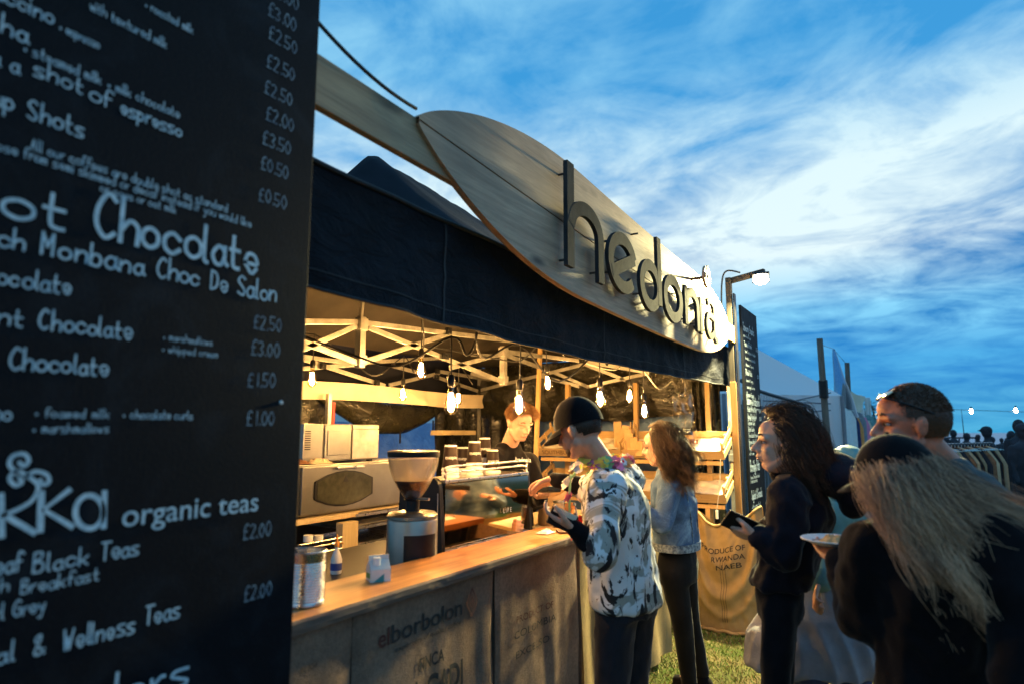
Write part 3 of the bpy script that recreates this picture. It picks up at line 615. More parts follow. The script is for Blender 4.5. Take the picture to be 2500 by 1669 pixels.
rb = thing('menu_board', (-1.35, 6.9, 0), 'tall narrow black menu board with small white lettering by the lamp post', 'menu board', 'black menu boards')
BY0, BY1 = 6.47, 7.22
m = MB(); m.b2((-1.372, BY0, .35), (-1.35, BY1, 2.83)); m.build('panel', 'board_black', rb, bevel=.003)
def rline(t, u0, v0, w, cap, st=.006):
    p = src(1550+u0/4.48, 900+v0/4.48, x=-1.349); mb = MB(); hand_text(mb, t, p, (0, 1, 0), (0, 0, 1), w, cap, st); mb.build('lettering', 'chalk', rb)
z = 2.70
for t, y, w, c_ in (('Savoury Snacks', 6.52, .52, .075), ('served until late', 6.52, .34, .03), ('Toasted Panini', 6.54, .34, .05), ('ham & mature cheddar', 6.56, .5, .03), ('tomato & mozzarella', 6.56, .46, .03), ('chicken & pesto', 6.56, .38, .03), ('Filled Rolls', 6.54, .30, .05), ('bacon & egg', 6.56, .30, .03), ('sausage & onion', 6.56, .38, .03), ('Cheese Scone', 6.54, .34, .045), ('with butter', 6.56, .28, .03), ('Soup of the Day', 6.54, .42, .045), ('Crisps & Nuts', 6.54, .36, .045)):
    mb = MB(); z -= c_*1.0+.036; hand_text(mb, t, (-1.3485, y, z), (0, 1, 0), (0, 0, 1), w, c_, c_*.14); mb.build('lettering', 'chalk', rb)
    if c_ < .04 or c_ > .06: continue
    mb = MB(); hand_text(mb, random.choice(['£2.50', '£3.50', '£2.00']), (-1.3485, BY1-.13, z), (0, 1, 0), (0, 0, 1), .10, .035, .005); mb.build('lettering', 'chalk', rb)
for t, v, w, c_ in (('Bakery & Patisserie', 385, .62, .085), ('all baked by hand this morning', 440, .56, .03), ('Almond & Pecan Danish', 540, .42, .045), ('Cinnamon Swirl', 610, .32, .045), ('Butter Cookie', 680, .28, .045), ('Chocolate Brownie', 745, .46, .042), ('Banana Walnut Bread', 815, .46, .042), ('Flapjack', 878, .18, .045), ('with cream', 935, .22, .03), ('Porridge Pots', 1110, .46, .10), ('honey & toasted seeds', 1190, .42, .035), ('fresh berries', 1235, .30, .035), ('Yoghurt & Granola', 1410, .5, .085), ('with summer fruit', 1500, .4, .035), ('maple syrup', 1545, .3, .03)):
    p = src(1550+(1245+(v-385)*.085)/4.48, 900+v/4.48, x=-1.3485); mb = MB(); hand_text(mb, t, (-1.3485, 6.53, p.z), (0, 1, 0), (0, 0, 1), w, c_, c_*.13); mb.build('lettering', 'chalk', rb)

# ================================================================ LEFT BOARD
LBX = -1.32
lb = thing('menu_board', (LBX, .8, 0), 'large black menu board of drinks and prices, nearest the viewer', 'menu board', 'black menu boards')
EY = at(699, 800, x=LBX).y
m = MB(); m.b2((LBX-.024, .22, .30), (LBX, EY, 3.05)); m.build('panel', 'board_near', lb, bevel=.002)
lpp = thing('sign_post', (LBX-.07, .7, 0), 'wooden post behind the near menu board', 'post')
m = MB(); m.b2((LBX-.115, .62, 0), (LBX-.05, .69, 3.0)); m.build('post', 'post_wood', lpp)
def bl(t, u0, u1, v1, cap, st=None, x=LBX+.0015, mat='chalk'):
    """a line on the board: start column, end column, end baseline row and capital height as surveyed"""
    v0 = 988+(v1-988)*(2093-u0)/(2093-u1); p = at(u0, v0, x=x); q = at(u1, v1, x=x); q.z = p.z
    sc = (q-EYE).dot(fw)/(FPX*.9396); mb = MB(); hand_text(mb, t, p, (0, 1, 0), (0, 0, 1), q.y-p.y, cap*sc, st*sc*.80 if st else cap*sc*.105); mb.build('lettering', mat, lb)
for k, (t, u, v) in enumerate((('£3.00', 686, 29), ('£3.00', 681, 77), ('£2.50', 683, 129), ('£2.50', 678, 191), ('£2.50', 673, 247), ('£2.00', 676, 306), ('£3.50', 668, 359), ('£0.50', 664, 414), ('£0.50', 659, 483), ('£2.50', 647, 763), ('£3.00', 642, 820), ('£1.50', 634, 889), ('£1.00', 631, 975), ('£2.00', 623, 1226), ('£2.00', 625, 1362))):
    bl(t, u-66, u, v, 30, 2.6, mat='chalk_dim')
for a in (('+ roasted milk', 330, 444, 80, 20), ('with textured milk', 205, 384, 114, 22), ('+ espresso', 134, 228, 114, 22), ('Mocha', -110, 72, 104, 44), ('Cappuccino', -140, 129, 62, 40), ('+ steamed milk + milk chocolate', 50, 413, 273, 22), ('Extra a', -120, 48, 173, 40, 5), ('shot', 76, 195, 220, 40, 5), ('of', 205, 262, 252, 38, 5), ('espresso', 276, 419, 317, 32, 5), ('Syrup', -100, 36, 258, 44, 5.5), ('Shots', 62, 198, 319, 44, 5.5),
          ('All our coffees are double shot as standard', 70, 523, 488, 19), ('Choose from semi skimmed or decaf instead if you would like', -60, 577, 523, 18), ('or soya or oat milk', 230, 406, 491, 18),
          ('Hot', -95, 168, 532, 80, 11.5), ('Chocolate', 218, 597, 630, 80, 11.0), ('with French', -330, 65, 578, 44, 6.5), ('Monbana', 95, 338, 633, 46, 6.5), ('Choc', 359, 463, 657, 44, 6.0), ('De', 483, 525, 671, 42, 6.0), ('Salon', 545, 637, 694, 42, 6.0),
          ('Chocolate', -70, 167, 678, 42, 5.5), ('Mint', -60, 60, 752, 42, 5.5), ('Chocolate', 90, 306, 779, 42, 5.5), ('+ marshmallows', 372, 489, 793, 15), ('+ whipped cream', 370, 500, 820, 15), ('Chocolate', 22, 253, 861, 42, 5.5), ('Babyccino', -180, 31, 962, 36), ('+ foamed milk', 76, 253, 958, 20), ('+ chocolate curls', 280, 444, 961, 19), ('+ marshmallows', 72, 252, 991, 20),
          ('Loose Leaf', -190, 53, 1307, 40), ('Black', 76, 208, 1291, 38), ('Teas', 231, 323, 1269, 38), ('English', -130, 25, 1352, 30), ('Breakfast', 46, 229, 1328, 28), ('Earl Grey', -60, 108, 1397, 32), ('Herbal', -150, 40, 1510, 42), ('&', 77, 112, 1494, 44), ('Wellness', 145, 312, 1447, 42), ('Teas', 332, 415, 1412, 40), ('Coolers', 60, 440, 1563, 66, 9)):
    bl(*a)
print_text(lb, 'organic teas', at(278, 1207, x=LBX+.0015), (0, 1, 0), (0, 0, 1), .062, 'chalk', width=at(590, 1166, x=LBX).y-at(278, 1207, x=LBX).y, bold=.004)
# tea maker's mark: round letters with curling vine
def lg(u, v): p = at(u, v, x=LBX+.0015); return (p.y, p.z)
m = MB(); S2 = dict(o=(LBX+.0015, 0, 0), U=(0, 1, 0), V=(0, 0, 1), n0=0)
def lgs(pts, w, sm=True):
    q = [lg(*p) for p in pts]; q = [(a.x, a.y) for a in spline([(*b, 0) for b in q], 5)] if sm else q; m.ribbon(q, w, **S2)
lgs([(2, 1135), (4, 1228)], .010, False); lgs([(95, 1130), (92, 1215)], .011, False); lgs([(158, 1123), (100, 1168), (165, 1206)], .010, False)
c_ = [(205+32*math.cos(R(a)), 1173-38*math.sin(R(a))) for a in range(0, 361, 20)]; lgs(c_, .010); lgs([(240, 1128), (238, 1207)], .010, False)
lgs([(8, 1180), (45, 1165), (75, 1145), (88, 1115), (70, 1095), (40, 1080), (22, 1095), (35, 1112), (50, 1105), (45, 1096)], .007); lgs([(10, 1180), (78, 1220)], .010, False)
lgs([(60, 1092), (82, 1080), (108, 1088), (112, 1105), (98, 1110), (92, 1100)], .007); lgs([(40, 1085), (22, 1065), (30, 1045), (55, 1040), (66, 1055), (55, 1068), (45, 1060)], .007)
m.build('tea_emblem', 'chalk', lb)
m = MB(); p = at(645, 922, x=LBX); m.lathe([(.0, .003), (.004, .003), (.006, 0)], (0, 0, 0), 10); s_ = m.build('screw', 'alu', None); s_.data.transform(Matrix.Translation(p-origin(lb)) @ Matrix.Rotation(R(90), 4, 'Y')); s_.parent = lb
# ================================================================ COUNTER
def c5(u, v, **k): return src(700+u/3.915, 1000+v/3.915, **k)
def onto(name, label, cat, c, group=None): return thing(name, c, label, cat, group)
ct = thing('counter', (-1.6, 1.8, 0), 'serving counter with thick waney orange wood top and sackcloth front', 'counter')
def ctop():
    m = MB(); n = 70; ya, yb = .25, 3.22; P = []
    def fe(y): return -1.500+.006*noise.noise(Vector((y*4, 0, 0)))+.004*noise.noise(Vector((y*15, 1, 0)))
    for i in range(n+1):
        y = ya+(yb-ya)*i/n; f = fe(y); P.append([(-1.79, y, 1.075), (f-.006, y, 1.075), (f, y, 1.068), (f+.004*noise.noise(Vector((y*9, 5, 0))), y, 1.050), (f-.004, y, 1.036), (-1.79, y, 1.036)])
    vs = [p for r_ in P for p in r_]; fs = [(i*6+k, i*6+(k+1) % 6, (i+1)*6+(k+1) % 6, (i+1)*6+k) for i in range(n) for k in range(6)]+[(0, 1, 2, 3, 4, 5), tuple(n*6+k for k in (5, 4, 3, 2, 1, 0))]
    for i, f_ in enumerate(fs): m.add([], [], 0); m.f.append(f_); m.mi.append(1 if (i < n*6 and i % 6 in (1, 2, 3)) else 0)
    m.v = [tuple(q) for q in vs]; m.build('countertop', ['counter_wood', 'edge_wood'], ct)
ctop()
def front(ya, yb, nm='sackcloth_panel', x=-1.535, s=0):
    def fn(u, v):
        y = ya+(yb-ya)*u; z = 1.036*(1-v)+.01*v; e = .012*math.exp(-((u)/.03)**2)+.012*math.exp(-((1-u)/.03)**2)
        return Vector((x-e+.010*noise.noise(Vector((y*2.5, z*1.4, s)))+.007*noise.noise(Vector((y*11, z*2, s+4)))*(1+v), y+.006*noise.noise(Vector((u*5, z*6, 1))), z))
    m = MB(); m.grid(fn, 50, 34); return m.build(nm, 'burlap_front', ct, smooth='all')
GY = at(822, 1500, x=-1.52).y
front(.3, GY-.006, s=1); front(GY+.006, 2.36, x=-1.538, s=2); front(2.368, 3.16, s=3)
m = MB(); m.grid(lambda u, v: Vector((-1.535-.85*u, 3.165+.012*noise.noise(Vector((u*6, v*3, 2))), 1.036*(1-v)+.01)), 30, 20); m.build('sackcloth_panel', 'burlap_front', ct, smooth='all')
for x0, x1, yy in ((-1.60, -1.56, .33), (-1.60, -1.56, GY+.01), (-1.60, -1.56, 2.36), (-1.60, -1.56, 3.12), (-1.78, -1.74, .35), (-1.78, -1.74, 1.6), (-1.78, -1.74, 3.1)): m = MB(); m.b2((x0, yy-.02, 0), (x1, yy+.02, 1.034)); m.build('frame_post', 'dark_wood', ct)
def cprint(t, a, b, size_px, mat, bold=0, s=2):
    p = at(*a, x=-1.525); q = at(b[0], b[1], x=-1.525); sc = (p-EYE).dot(fw)/1473.; x0 = -1.538 if s == 2 else -1.535
    def sf(da, db):
        y, z = p.y+da, p.z+db; v = (1.036-z)/1.026
        return Vector((x0+.010*noise.noise(Vector((y*2.5, z*1.4, s)))+.007*noise.noise(Vector((y*11, z*2, s+4)))*(1+v)+.0045, y, z))
    return print_text(ct, t, p, (0, 1, 0), (0, 0, 1), size_px*sc, mat, width=q.y-p.y, surf=sf, bold=bold)
cprint('borbolon', (902, 1476), (1067, 1412), 58, 'print_dark', .01); cprint('el', (874, 1488), (898, 1477), 58, 'print_red', .01)
cprint('exporters of quality coffee', (911, 1496), (1064, 1432), 16, 'print_dark'); cprint('FINCA', (966, 1541), (1022, 1516), 40, 'print_dark', .02); cprint('LA CADI', (925, 1645), (1066, 1585), 84, 'print_dark', .03)
cprint('PRODUCT OF', (1190, 1430), (1270, 1395), 22, 'print_red', s=3); cprint('COLOMBIA', (1185, 1468), (1275, 1430), 24, 'print_dark', s=3); cprint('EXCELSO', (1188, 1512), (1262, 1478), 22, 'print_dark', s=3); cprint('N 304', (690, 1545), (728, 1530), 20, 'print_dark', s=1)
dc = at(1083, 1380, x=-1.520); m = MB(); m.ribbon([(0, .052), (.035, 0), (0, -.052), (-.035, 0), (0, .052)], .010, dc, (0, 1, 0), (0, 0, 1), 0); m.ribbon([(0, .02), (.014, 0), (0, -.02), (-.014, 0), (0, .02)], .008, dc, (0, 1, 0), (0, 0, 1), 0); m.build('printed_diamond', 'print_red', ct)
# inner lower bench
ib = thing('work_bench', (-2.3, 2.3, 0), 'low black work bench behind the serving counter', 'bench')
m = MB(); m.b2((-2.75, .6, .925), (-1.80, 3.42, .955)); m.build('bench_top', 'black_plastic', ib, bevel=.004)
for x in (-2.7, -1.86):
    for y in (.7, 3.35): m = MB(); m.b2((x-.02, y-.02, 0), (x+.02, y+.02, .924)); m.build('leg', 'alu_dull', ib)
# service table behind the card reader, and the second sackcloth front
s2 = thing('service_table', (-2.2, 4.2, 0), 'pale wood service table between the coffee machine and the crates', 'table')
m = MB()
for k in range(5): m = MB(); m.b2((-2.52+.17*k, 3.46, .955), (-2.52+.17*k+.166, 4.75, .985)); m.build('plank', 'pale_wood', s2, bevel=.003)
for x in (-2.45, -1.72):
    for y in (3.55, 4.65): m = MB(); m.b2((x-.025, y-.025, 0), (x+.025, y+.025, .954)); m.build('leg', 'pale_wood', s2)
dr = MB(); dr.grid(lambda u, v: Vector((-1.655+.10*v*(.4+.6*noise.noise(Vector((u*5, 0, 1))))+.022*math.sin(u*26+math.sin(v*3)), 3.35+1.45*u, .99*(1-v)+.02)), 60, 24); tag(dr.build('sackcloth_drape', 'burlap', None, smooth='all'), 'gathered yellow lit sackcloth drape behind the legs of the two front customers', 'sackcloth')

# ================================================================ TIN, TUB, CARTON, BOTTLE
p = at(700, 1385, z=1.075); tn = onto('tin_can', 'large ribbed steel tin can standing on the counter by the near board', 'tin can', p)
T = lambda r_, z: (r_, z)
pr = [(0, .0015), (.056, .0015), (.0585, .004), (.0585, .012)]; z = .016
while z < .135: pr += [(.0560, z), (.0575, z+.0035)]; z += .0075
pr += [(.0575, .150), (.0590, .154), (.0590, .158), (.0565, .158), (.0560, .150), (.0555, .03), (0, .03)]
m = MB(); m.lathe(pr, p, 32); m.build('can_wall', 'tin', tn, smooth=True); m = MB(); m.lathe([(.0585, .158), (.0600, .160), (.0585, .162), (.0565, .160)], p, 32); m.build('rim', 'steel', tn, smooth=True)
p = at(775, 1385, z=1.075); p = at(770, 1355, dep=2.15); p.z = .955
tb = onto('plastic_tub', 'translucent plastic tub on the bench just beyond the tin can', 'tub', p)
m = MB(); m.lathe([(0, .002), (.052, .002), (.062, .11), (.066, .112), (.066, .118), (.060, .118), (.051, .006), (0, .006)], p, 24); m.build('tub_wall', 'clear_plastic', tb, smooth=True); m = MB(); m.lathe([(.0, .055), (.055, .055), (.052, .008), (0, .008)], p, 20); m.build('contents', 'cloth_brown', tb, smooth=True)
p = at(868, 1312, dep=2.30); p.z = .955; cn = onto('milk_carton', 'white milk carton with teal and green printing beside the grinder', 'carton', p)
ux = Vector((.55, .83, 0)).normalized(); uy = Vector((-ux.y, ux.x, 0)); h = at(868, 1282, dep=2.30).z-.955-.03
m = MB(); cc = p+Vector((0, 0, h/2+.001)); m.box(cc, (.072, .072, h), ux, uy)
t0 = [cc+ux*a+uy*b+Vector((0, 0, h/2)) for a, b in ((-.036, -.036), (.036, -.036), (.036, .036), (-.036, .036))]; r0 = [cc+ux*a+Vector((0, 0, h/2+.030)) for a in (-.036, .036)]
m.add(t0+r0, [(0, 1, 5, 4), (2, 3, 4, 5), (1, 2, 5), (3, 0, 4)]); m.box(cc+Vector((0, 0, h/2+.036)), (.072, .004, .016), ux, uy); m.build('carton_body', 'bottle_white', cn)
nrm = -uy if (-uy).dot(EYE-p) > 0 else uy; tx = ux if ux.dot(rt) > 0 else -ux
m = MB(); o_ = cc+nrm*.0368; m.prism([(-.036, .02), (.012, .055), (.012, -.03)], o_+Vector((0, 0, h/2-.07)), tx, (0, 0, 1), -.0006, .0006); m.build('teal_label', 'teal_print', cn)
nr2 = -tx if 0 else tx; m = MB(); o2 = cc+ux*(.0368 if ux.dot(EYE-p) > 0 else -.0368); U2 = Vector((0, 0, 1)).cross(ux if ux.dot(EYE-p) > 0 else -ux); m.prism([(-.03, .0), (.03, .005), (.03, .022), (-.03, .017)], o2+Vector((0, 0, h/2-.035)), U2, (0, 0, 1), -.0006, .0006); m.build('green_label', 'green_print', cn)
m = MB(); m.lathe([(0, .026), (.013, .026), (.013, 0), (0, 0)], cc+Vector((0, 0, h/2+.012))+nrm*.014-tx*.01, 14); m.build('cap', 'paint_white', cn, smooth=True)
print_text(cn, 'Pure', o_-tx*.030+Vector((0, 0, h/2-.125)), tx, (0, 0, 1), .018, 'teal_print', n=.0012); print_text(cn, 'whole milk', o_-tx*.030+Vector((0, 0, h/2-.14)), tx, (0, 0, 1), .010, 'teal_print', n=.0012)
p = c5(475, 1420, dep=2.95); p.z = .955; bt = onto('squeeze_bottle', 'white spray bottle with an orange nozzle on the back of the bench', 'bottle', p); hh = c5(480, 1190, dep=2.95).z-.955
m = MB(); m.lathe([(0, .001), (.024, .001), (.026, .01), (.026, hh*.36), (.018, hh*.5), (.0085, hh*.62), (.0085, hh*.72), (0, hh*.72)], p, 20); m.build('bottle_body', 'bottle_white', bt, smooth=True)
m = MB(); m.lathe([(.011, hh*.68), (.011, hh*.78), (.006, hh*.82), (.0035, hh), (0, hh)], p, 14); m.bar(p+Vector((0, 0, hh*.8)), p+Vector((.02, .02, hh*.76)), .006, .006); m.build('nozzle', 'orange_plastic', bt, smooth=True)
m = MB(); m.lathe([(.0263, hh*.10), (.0263, hh*.28)], p, 20); m.build('label', 'blue_print', bt)
# wire shelf with two jars
ws = thing('shelf_rack', c5(300, 1350, x=-3.0), 'black shelving under the steel oven with wire shelf edges', 'shelf rack')
for v in (1275, 1320, 1385, 1440):
    a = c5(110, v+18, x=-3.02); b = c5(530, v-46, x=-3.02); b.z = a.z; m = MB(); m.tube([a, b], .005, 6); m.build('wire', 'steel', ws)
m = MB(); m.b2((-3.75, 2.55, 0), (-3.70, 4.3, 1.03)); m.build('back_panel', 'dark_wood', ws)
a = c5(540, 1010, x=-3.08); b = c5(655, 1400, x=-3.08); m = MB(); m.b2((-3.14, a.y, .2), (-3.08, b.y+.02, 1.03)); m.build('upright', 'pale_wood', ws, bevel=.003)
m = MB(); m.b2((-3.7, 2.55, .68), (-3.02, 4.3, .70)); m.build('shelf_board', 'dark_wood', ws)
for k, u in enumerate((200, 300)):
    q = c5(u, 1330, x=-3.10); q.z = .76; hj = c5(u, 1195, x=-3.10).z-.76
    j = onto('spice_jar', ('left' if k == 0 else 'right')+' of two small clear jars with white lids under the oven', 'jar', q, 'clear jars under the oven')
    m = MB(); m.lathe([(0, 0), (.021, 0), (.021, hj*.85), (0, hj*.85)], q, 16); m.build('jar_glass', 'clear_plastic', j, smooth=True); m = MB(); m.lathe([(0, hj), (.028, hj), (.028, hj*.84), (0, hj*.84)], q, 16); m.build('lid', 'paint_white', j, smooth=True)
wr_ = MB(); wr_.b2((-3.20, 2.72, .735), (-3.02, 3.30, .757)); tag(wr_.build('jar_tray', 'black_plastic'), 'narrow black tray carrying the two clear jars', 'tray')
for k, (v0, dv_) in enumerate(((1010, 0), (1130, 0), (1290, 0))):
    a = c5(660, v0+20, x=-3.12); t_ = onto('steel_tray', ('upper', 'middle', 'lower')[k]+' baking tray on the rack right of the wooden upright', 'tray', a, 'baking trays under the oven')
    m = MB(); y2 = a.y+.62; zz = a.z; m.b2((-3.62, a.y, zz), (-3.12, y2, zz+.004)); m.b2((-3.125, a.y, zz), (-3.12, y2, zz+.022)); m.b2((-3.62, a.y, zz), (-3.615, y2, zz+.022)); m.build('tray_pan', 'steel', t_)
    if k < 2:
        m = MB(); m.grid(lambda u, v: Vector((-3.58+.46*u+.0, a.y+.03+.52*v, zz+.012+.014*abs(noise.noise(Vector((u*4, v*5, k))))+.02*(u > .97))), 20, 20); m.build('baking_paper', 'grease_paper', t_, smooth='all')
# ================================================================ OVEN + BOX + CLOTH
OX = -3.2; oy0, oy1, oz0, oz1 = 2.69, 3.745, 1.085, 1.395
wt = thing('oven_table', (-3.45, 3.25, 0), 'pale topped table that the steel oven stands on', 'table')
m = MB(); m.b2((-3.8, 2.5, 1.045), (-3.15, 4.35, 1.075)); m.build('table_top', 'pale_wood', wt, bevel=.003)
for x in (-3.77, -3.2):
    for y in (2.54, 4.3): m = MB(); m.b2((x-.02, y-.02, 0), (x+.02, y+.02, 1.044)); m.build('leg', 'pale_wood', wt)
ov = thing('steel_oven', (OX-.25, 3.2, 1.075), 'brushed steel oven with a dark lens shaped window', 'oven')
m = MB(); m.b2((OX-.55, oy0, oz0), (OX, oy1, oz1)); m.build('oven_body', 'brushed', ov, bevel=.004)
m = MB(); [m.b2((x-.02, y-.02, 1.076), (x+.02, y+.02, oz0)) for x in (-3.7, -3.25) for y in (oy0+.05, oy1-.05)]; m.build('foot', 'black_plastic', ov)
m = MB(); m.b2((OX+.001, oy0+.03, oz0+.012), (OX+.022, oy1-.14, oz1-.012)); od = m.build('door', 'brushed', ov, bevel=.004)
wa = c5(262, 740, x=OX+.022); wb = c5(815, 740, x=OX+.022); wcz = (oz0+oz1)/2-.004; ya, yb = wa.y, wb.y; wm = (ya+yb)/2; hw = (yb-ya)/2
def lens(s, e=0): return [(-hw*s, -.055*s-e)]+[(hw*s*t, -.055*s-.058*s*(1-t*t)-e) for t in (-.6, -.3, 0, .3, .6)]+[(hw*s, -.055*s-e), (hw*s, .055*s+e)]+[(hw*s*t, .055*s+.058*s*(1-t*t)+e) for t in (.6, .3, 0, -.3, -.6)]+[(-hw*s, .055*s+e)]
m = MB(); m.prism(lens(1.0), (OX+.022, wm, wcz), (0, 1, 0), (0, 0, 1), 0, .008); m.build('window_frame', 'black_plastic', od, bevel=.002)
m = MB(); m.prism(lens(.92), (OX+.030, wm, wcz), (0, 1, 0), (0, 0, 1), .0, .002); m.build('window', 'oven_glass', od)
m = MB(); m.prism([(-.022, -.015), (.022, -.015), (0, .025)], (OX+.0322, wm, wcz+.055), (0, 1, 0), (0, 0, 1), 0, .001); m.build('warning_mark', 'black_plastic', od)
ha = c5(465, 525, x=OX+.03); hb = c5(735, 515, x=OX+.03); m = MB(); m.b2((OX+.022, ha.y, oz1-.034), (OX+.045, hb.y, oz1-.020)); m.build('handle', 'steel', od, bevel=.003)
m = MB(); m.b2((OX+.001, oy1-.125, oz0+.012), (OX+.016, oy1-.012, oz1-.012)); m.build('control_panel', 'brushed', ov, bevel=.003)
m = MB(); [m.b2((OX+.017, oy1-.105+.018*i, oz1-.16+.02*j), (OX+.020, oy1-.095+.018*i, oz1-.15+.02*j)) for i in range(4) for j in range(6)]; m.build('vent', 'black_plastic', ov)
bx = thing('steel_box', (-3.45, 3.1, oz1), 'pale metal cabinet standing on top of the steel oven', 'appliance')
by0, by1, bz1 = 2.775, 3.44, 1.648; m = MB(); m.b2((-3.62, by0, oz1+.012), (-3.25, by1, bz1)); m.build('cabinet', 'brushed', bx, bevel=.005)
ym = c5(610, 300, x=-3.25).y; m = MB(); m.b2((-3.249, ym+.005, oz1+.02), (-3.236, by1-.005, bz1-.035)); m.build('door', 'alu_dull', bx, bevel=.004); m = MB(); m.b2((-3.249, ym+.005, bz1-.03), (-3.236, by1-.005, bz1-.004)); m.build('top_trim', 'alu_dull', bx, bevel=.003)
y2 = c5(355, 300, x=-3.25).y; m = MB(); m.b2((-3.249, y2, oz1+.02), (-3.240, ym-.004, bz1-.008)); m.build('front_panel', 'brushed', bx, bevel=.003); m = MB(); m.b2((-3.2395, y2+.02, oz1+.05), (-3.234, ym-.03, bz1-.04)); m.build('panel_recess', 'brushed', bx, bevel=.003)
m = MB(); [m.b2((-3.2495, by0+.012, oz1+.09+.014*i), (-3.246, by0+.055, oz1+.096+.014*i)) for i in range(9)]; m.build('vent', 'black_plastic', bx)
m = MB(); [m.b2((x-.015, y-.015, oz1), (x+.015, y+.015, oz1+.012)) for x in (-3.58, -3.29) for y in (by0+.04, by1-.04)]; m.build('foot', 'black_plastic', bx)
def heap(name, mat, c, rx, ry, h, seed, label, cat):
    m = MB(); m.grid(lambda u, v: Vector((c.x+rx*(u*2-1), c.y+ry*(v*2-1)+.01*noise.noise(Vector((u*5, v*5, seed))), c.z+.004+h*max(0, (1-abs(u*2-1)**3)*(1-abs(v*2-1)**3))*(.65+.5*noise.noise(Vector((u*3, v*5, seed)))+.2*noise.noise(Vector((u*11, v*12, seed)))))), 26, 30); return tag(m.build(name, mat, None, smooth='all'), label, cat)
q = c5(300, 470, x=-3.22); heap('folded_cloth', 'cloth_brown', Vector((-3.28, c5(215, 480, x=-3.25).y, oz1)), .055, .14, .035, 1, 'brown folded dish cloth on the oven beside the pale cabinet', 'cloth')
heap('crumpled_cloth', 'cloth_cream', Vector((-3.235, c5(350, 480, x=-3.2).y, oz1+.0)), .035, .09, .045, 4, 'cream crumpled cloth lying at the front edge of the oven top', 'cloth')
# ================================================================ GRINDER
p = at(944, 1290, dep=2.78); p.z = .955
gd = onto('coffee_grinder', 'silver coffee grinder with a big clear cone hopper of beans', 'coffee grinder', p)
vdir = (Vector((EYE.x, EYE.y, 0))-Vector((p.x, p.y, 0))).normalized(); vs_ = Vector((-vdir.y, vdir.x, 0)); hs = 1.0
m = MB(); m.lathe([(0, 0), (.108, 0), (.110, .006), (.110, .262), (.106, .270), (.110, .273), (.110, .285), (.100, .296), (.06, .302), (0, .303)], p, 40); m.build('body', 'brushed', gd, smooth=True)
m = MB(); m.grid(lambda u, v: p+Vector((math.cos(0), 0, 0))*0+(vdir*math.cos(R(-62+80*u))+vs_*-math.sin(R(-62+80*u)))*.1115*1.0+Vector((0, 0, .012+.20*v)), 14, 2); m.build('front_panel', 'black_plastic', gd, smooth='all')
sd_ = vdir*math.cos(R(44))+vs_*-math.sin(R(44)) ; sd2 = Vector((0, 0, 1)).cross(sd_)
for q0 in ((.028 if 0 else 0)+0,):
    sgn = 1 if sd_.dot(rt) > 0 else -1
    if sgn < 0: sd_ = vdir*math.cos(R(44))-vs_*-math.sin(R(44)); sd2 = Vector((0, 0, 1)).cross(sd_)
m = MB(); m.box(p+sd_*.110+Vector((0, 0, .075)), (.022, .006, .034), sd2, sd_); m.build('switch', 'black_plastic', gd, bevel=.002); m = MB(); m.box(p+sd_*.110+Vector((0, 0, .040)), (.008, .006, .008), sd2, sd_); m.build('button', 'black_plastic', gd, bevel=.002)
m = MB(); m.lathe([(0, .300), (.030, .300), (.030, .345), (.040, .352), (.036, .358), (0, .358)], p, 24); m.build('collar', 'black_plastic', gd, smooth=True)
def hop(z): t = min(1, (z-.352)/.198); return .034+.079*(1-(1-t)**1.9)
m = MB(); m.lathe([(hop(.352+.198*i/14), .352+.198*i/14) for i in range(15)], p, 40); hp = m.build('hopper', 'hopper_glass', gd, smooth='all')
m = MB(); m.lathe([(0, .358)]+[(hop(.358+.072*i/8)-.003, .358+.072*i/8) for i in range(9)]+[(.05, .436), (0, .441)], p, 36); m.build('beans', 'beans', gd, smooth='all')
bs = []; m = MB()
for k in range(160):
    a = random.uniform(0, 6.28); z = random.uniform(.385, .436); r_ = (hop(z)-.006)*(1 if z < .43 else random.random()); c = p+Vector((r_*math.cos(a), r_*math.sin(a), z+(.004 if z > .43 else 0)))
    m.lathe([(0, -.004), (.0035, -.002), (.0042, .001), (0, .004)], c, 6)
tag(m.build('loose_beans', 'beans', gd), kind='stuff')
m = MB(); m.lathe([(hop(.535)+.001, .535), (.1155, .552), (.115, .558), (.10, .562), (0, .563), (0, .556), (.10, .555), (hop(.535)-.001, .537)], p, 40); m.build('hopper_lid', 'black_plastic', gd, smooth=True)
m = MB(); m.tube([p+sd_*.03+Vector((0, 0, .355)), p+sd_*.10+Vector((0, 0, .357))], .006, 8); m.build('slide_handle', 'steel', gd)
m = MB(); m.lathe([(hop(z_)-.0015, z_) for z_ in (.432, .455, .48, .505, .528)], p, 40); m.build('reflection_band', 'translucent_mix', gd, smooth='all')  # added band; its cream colour stands in for a reflection in the hopper
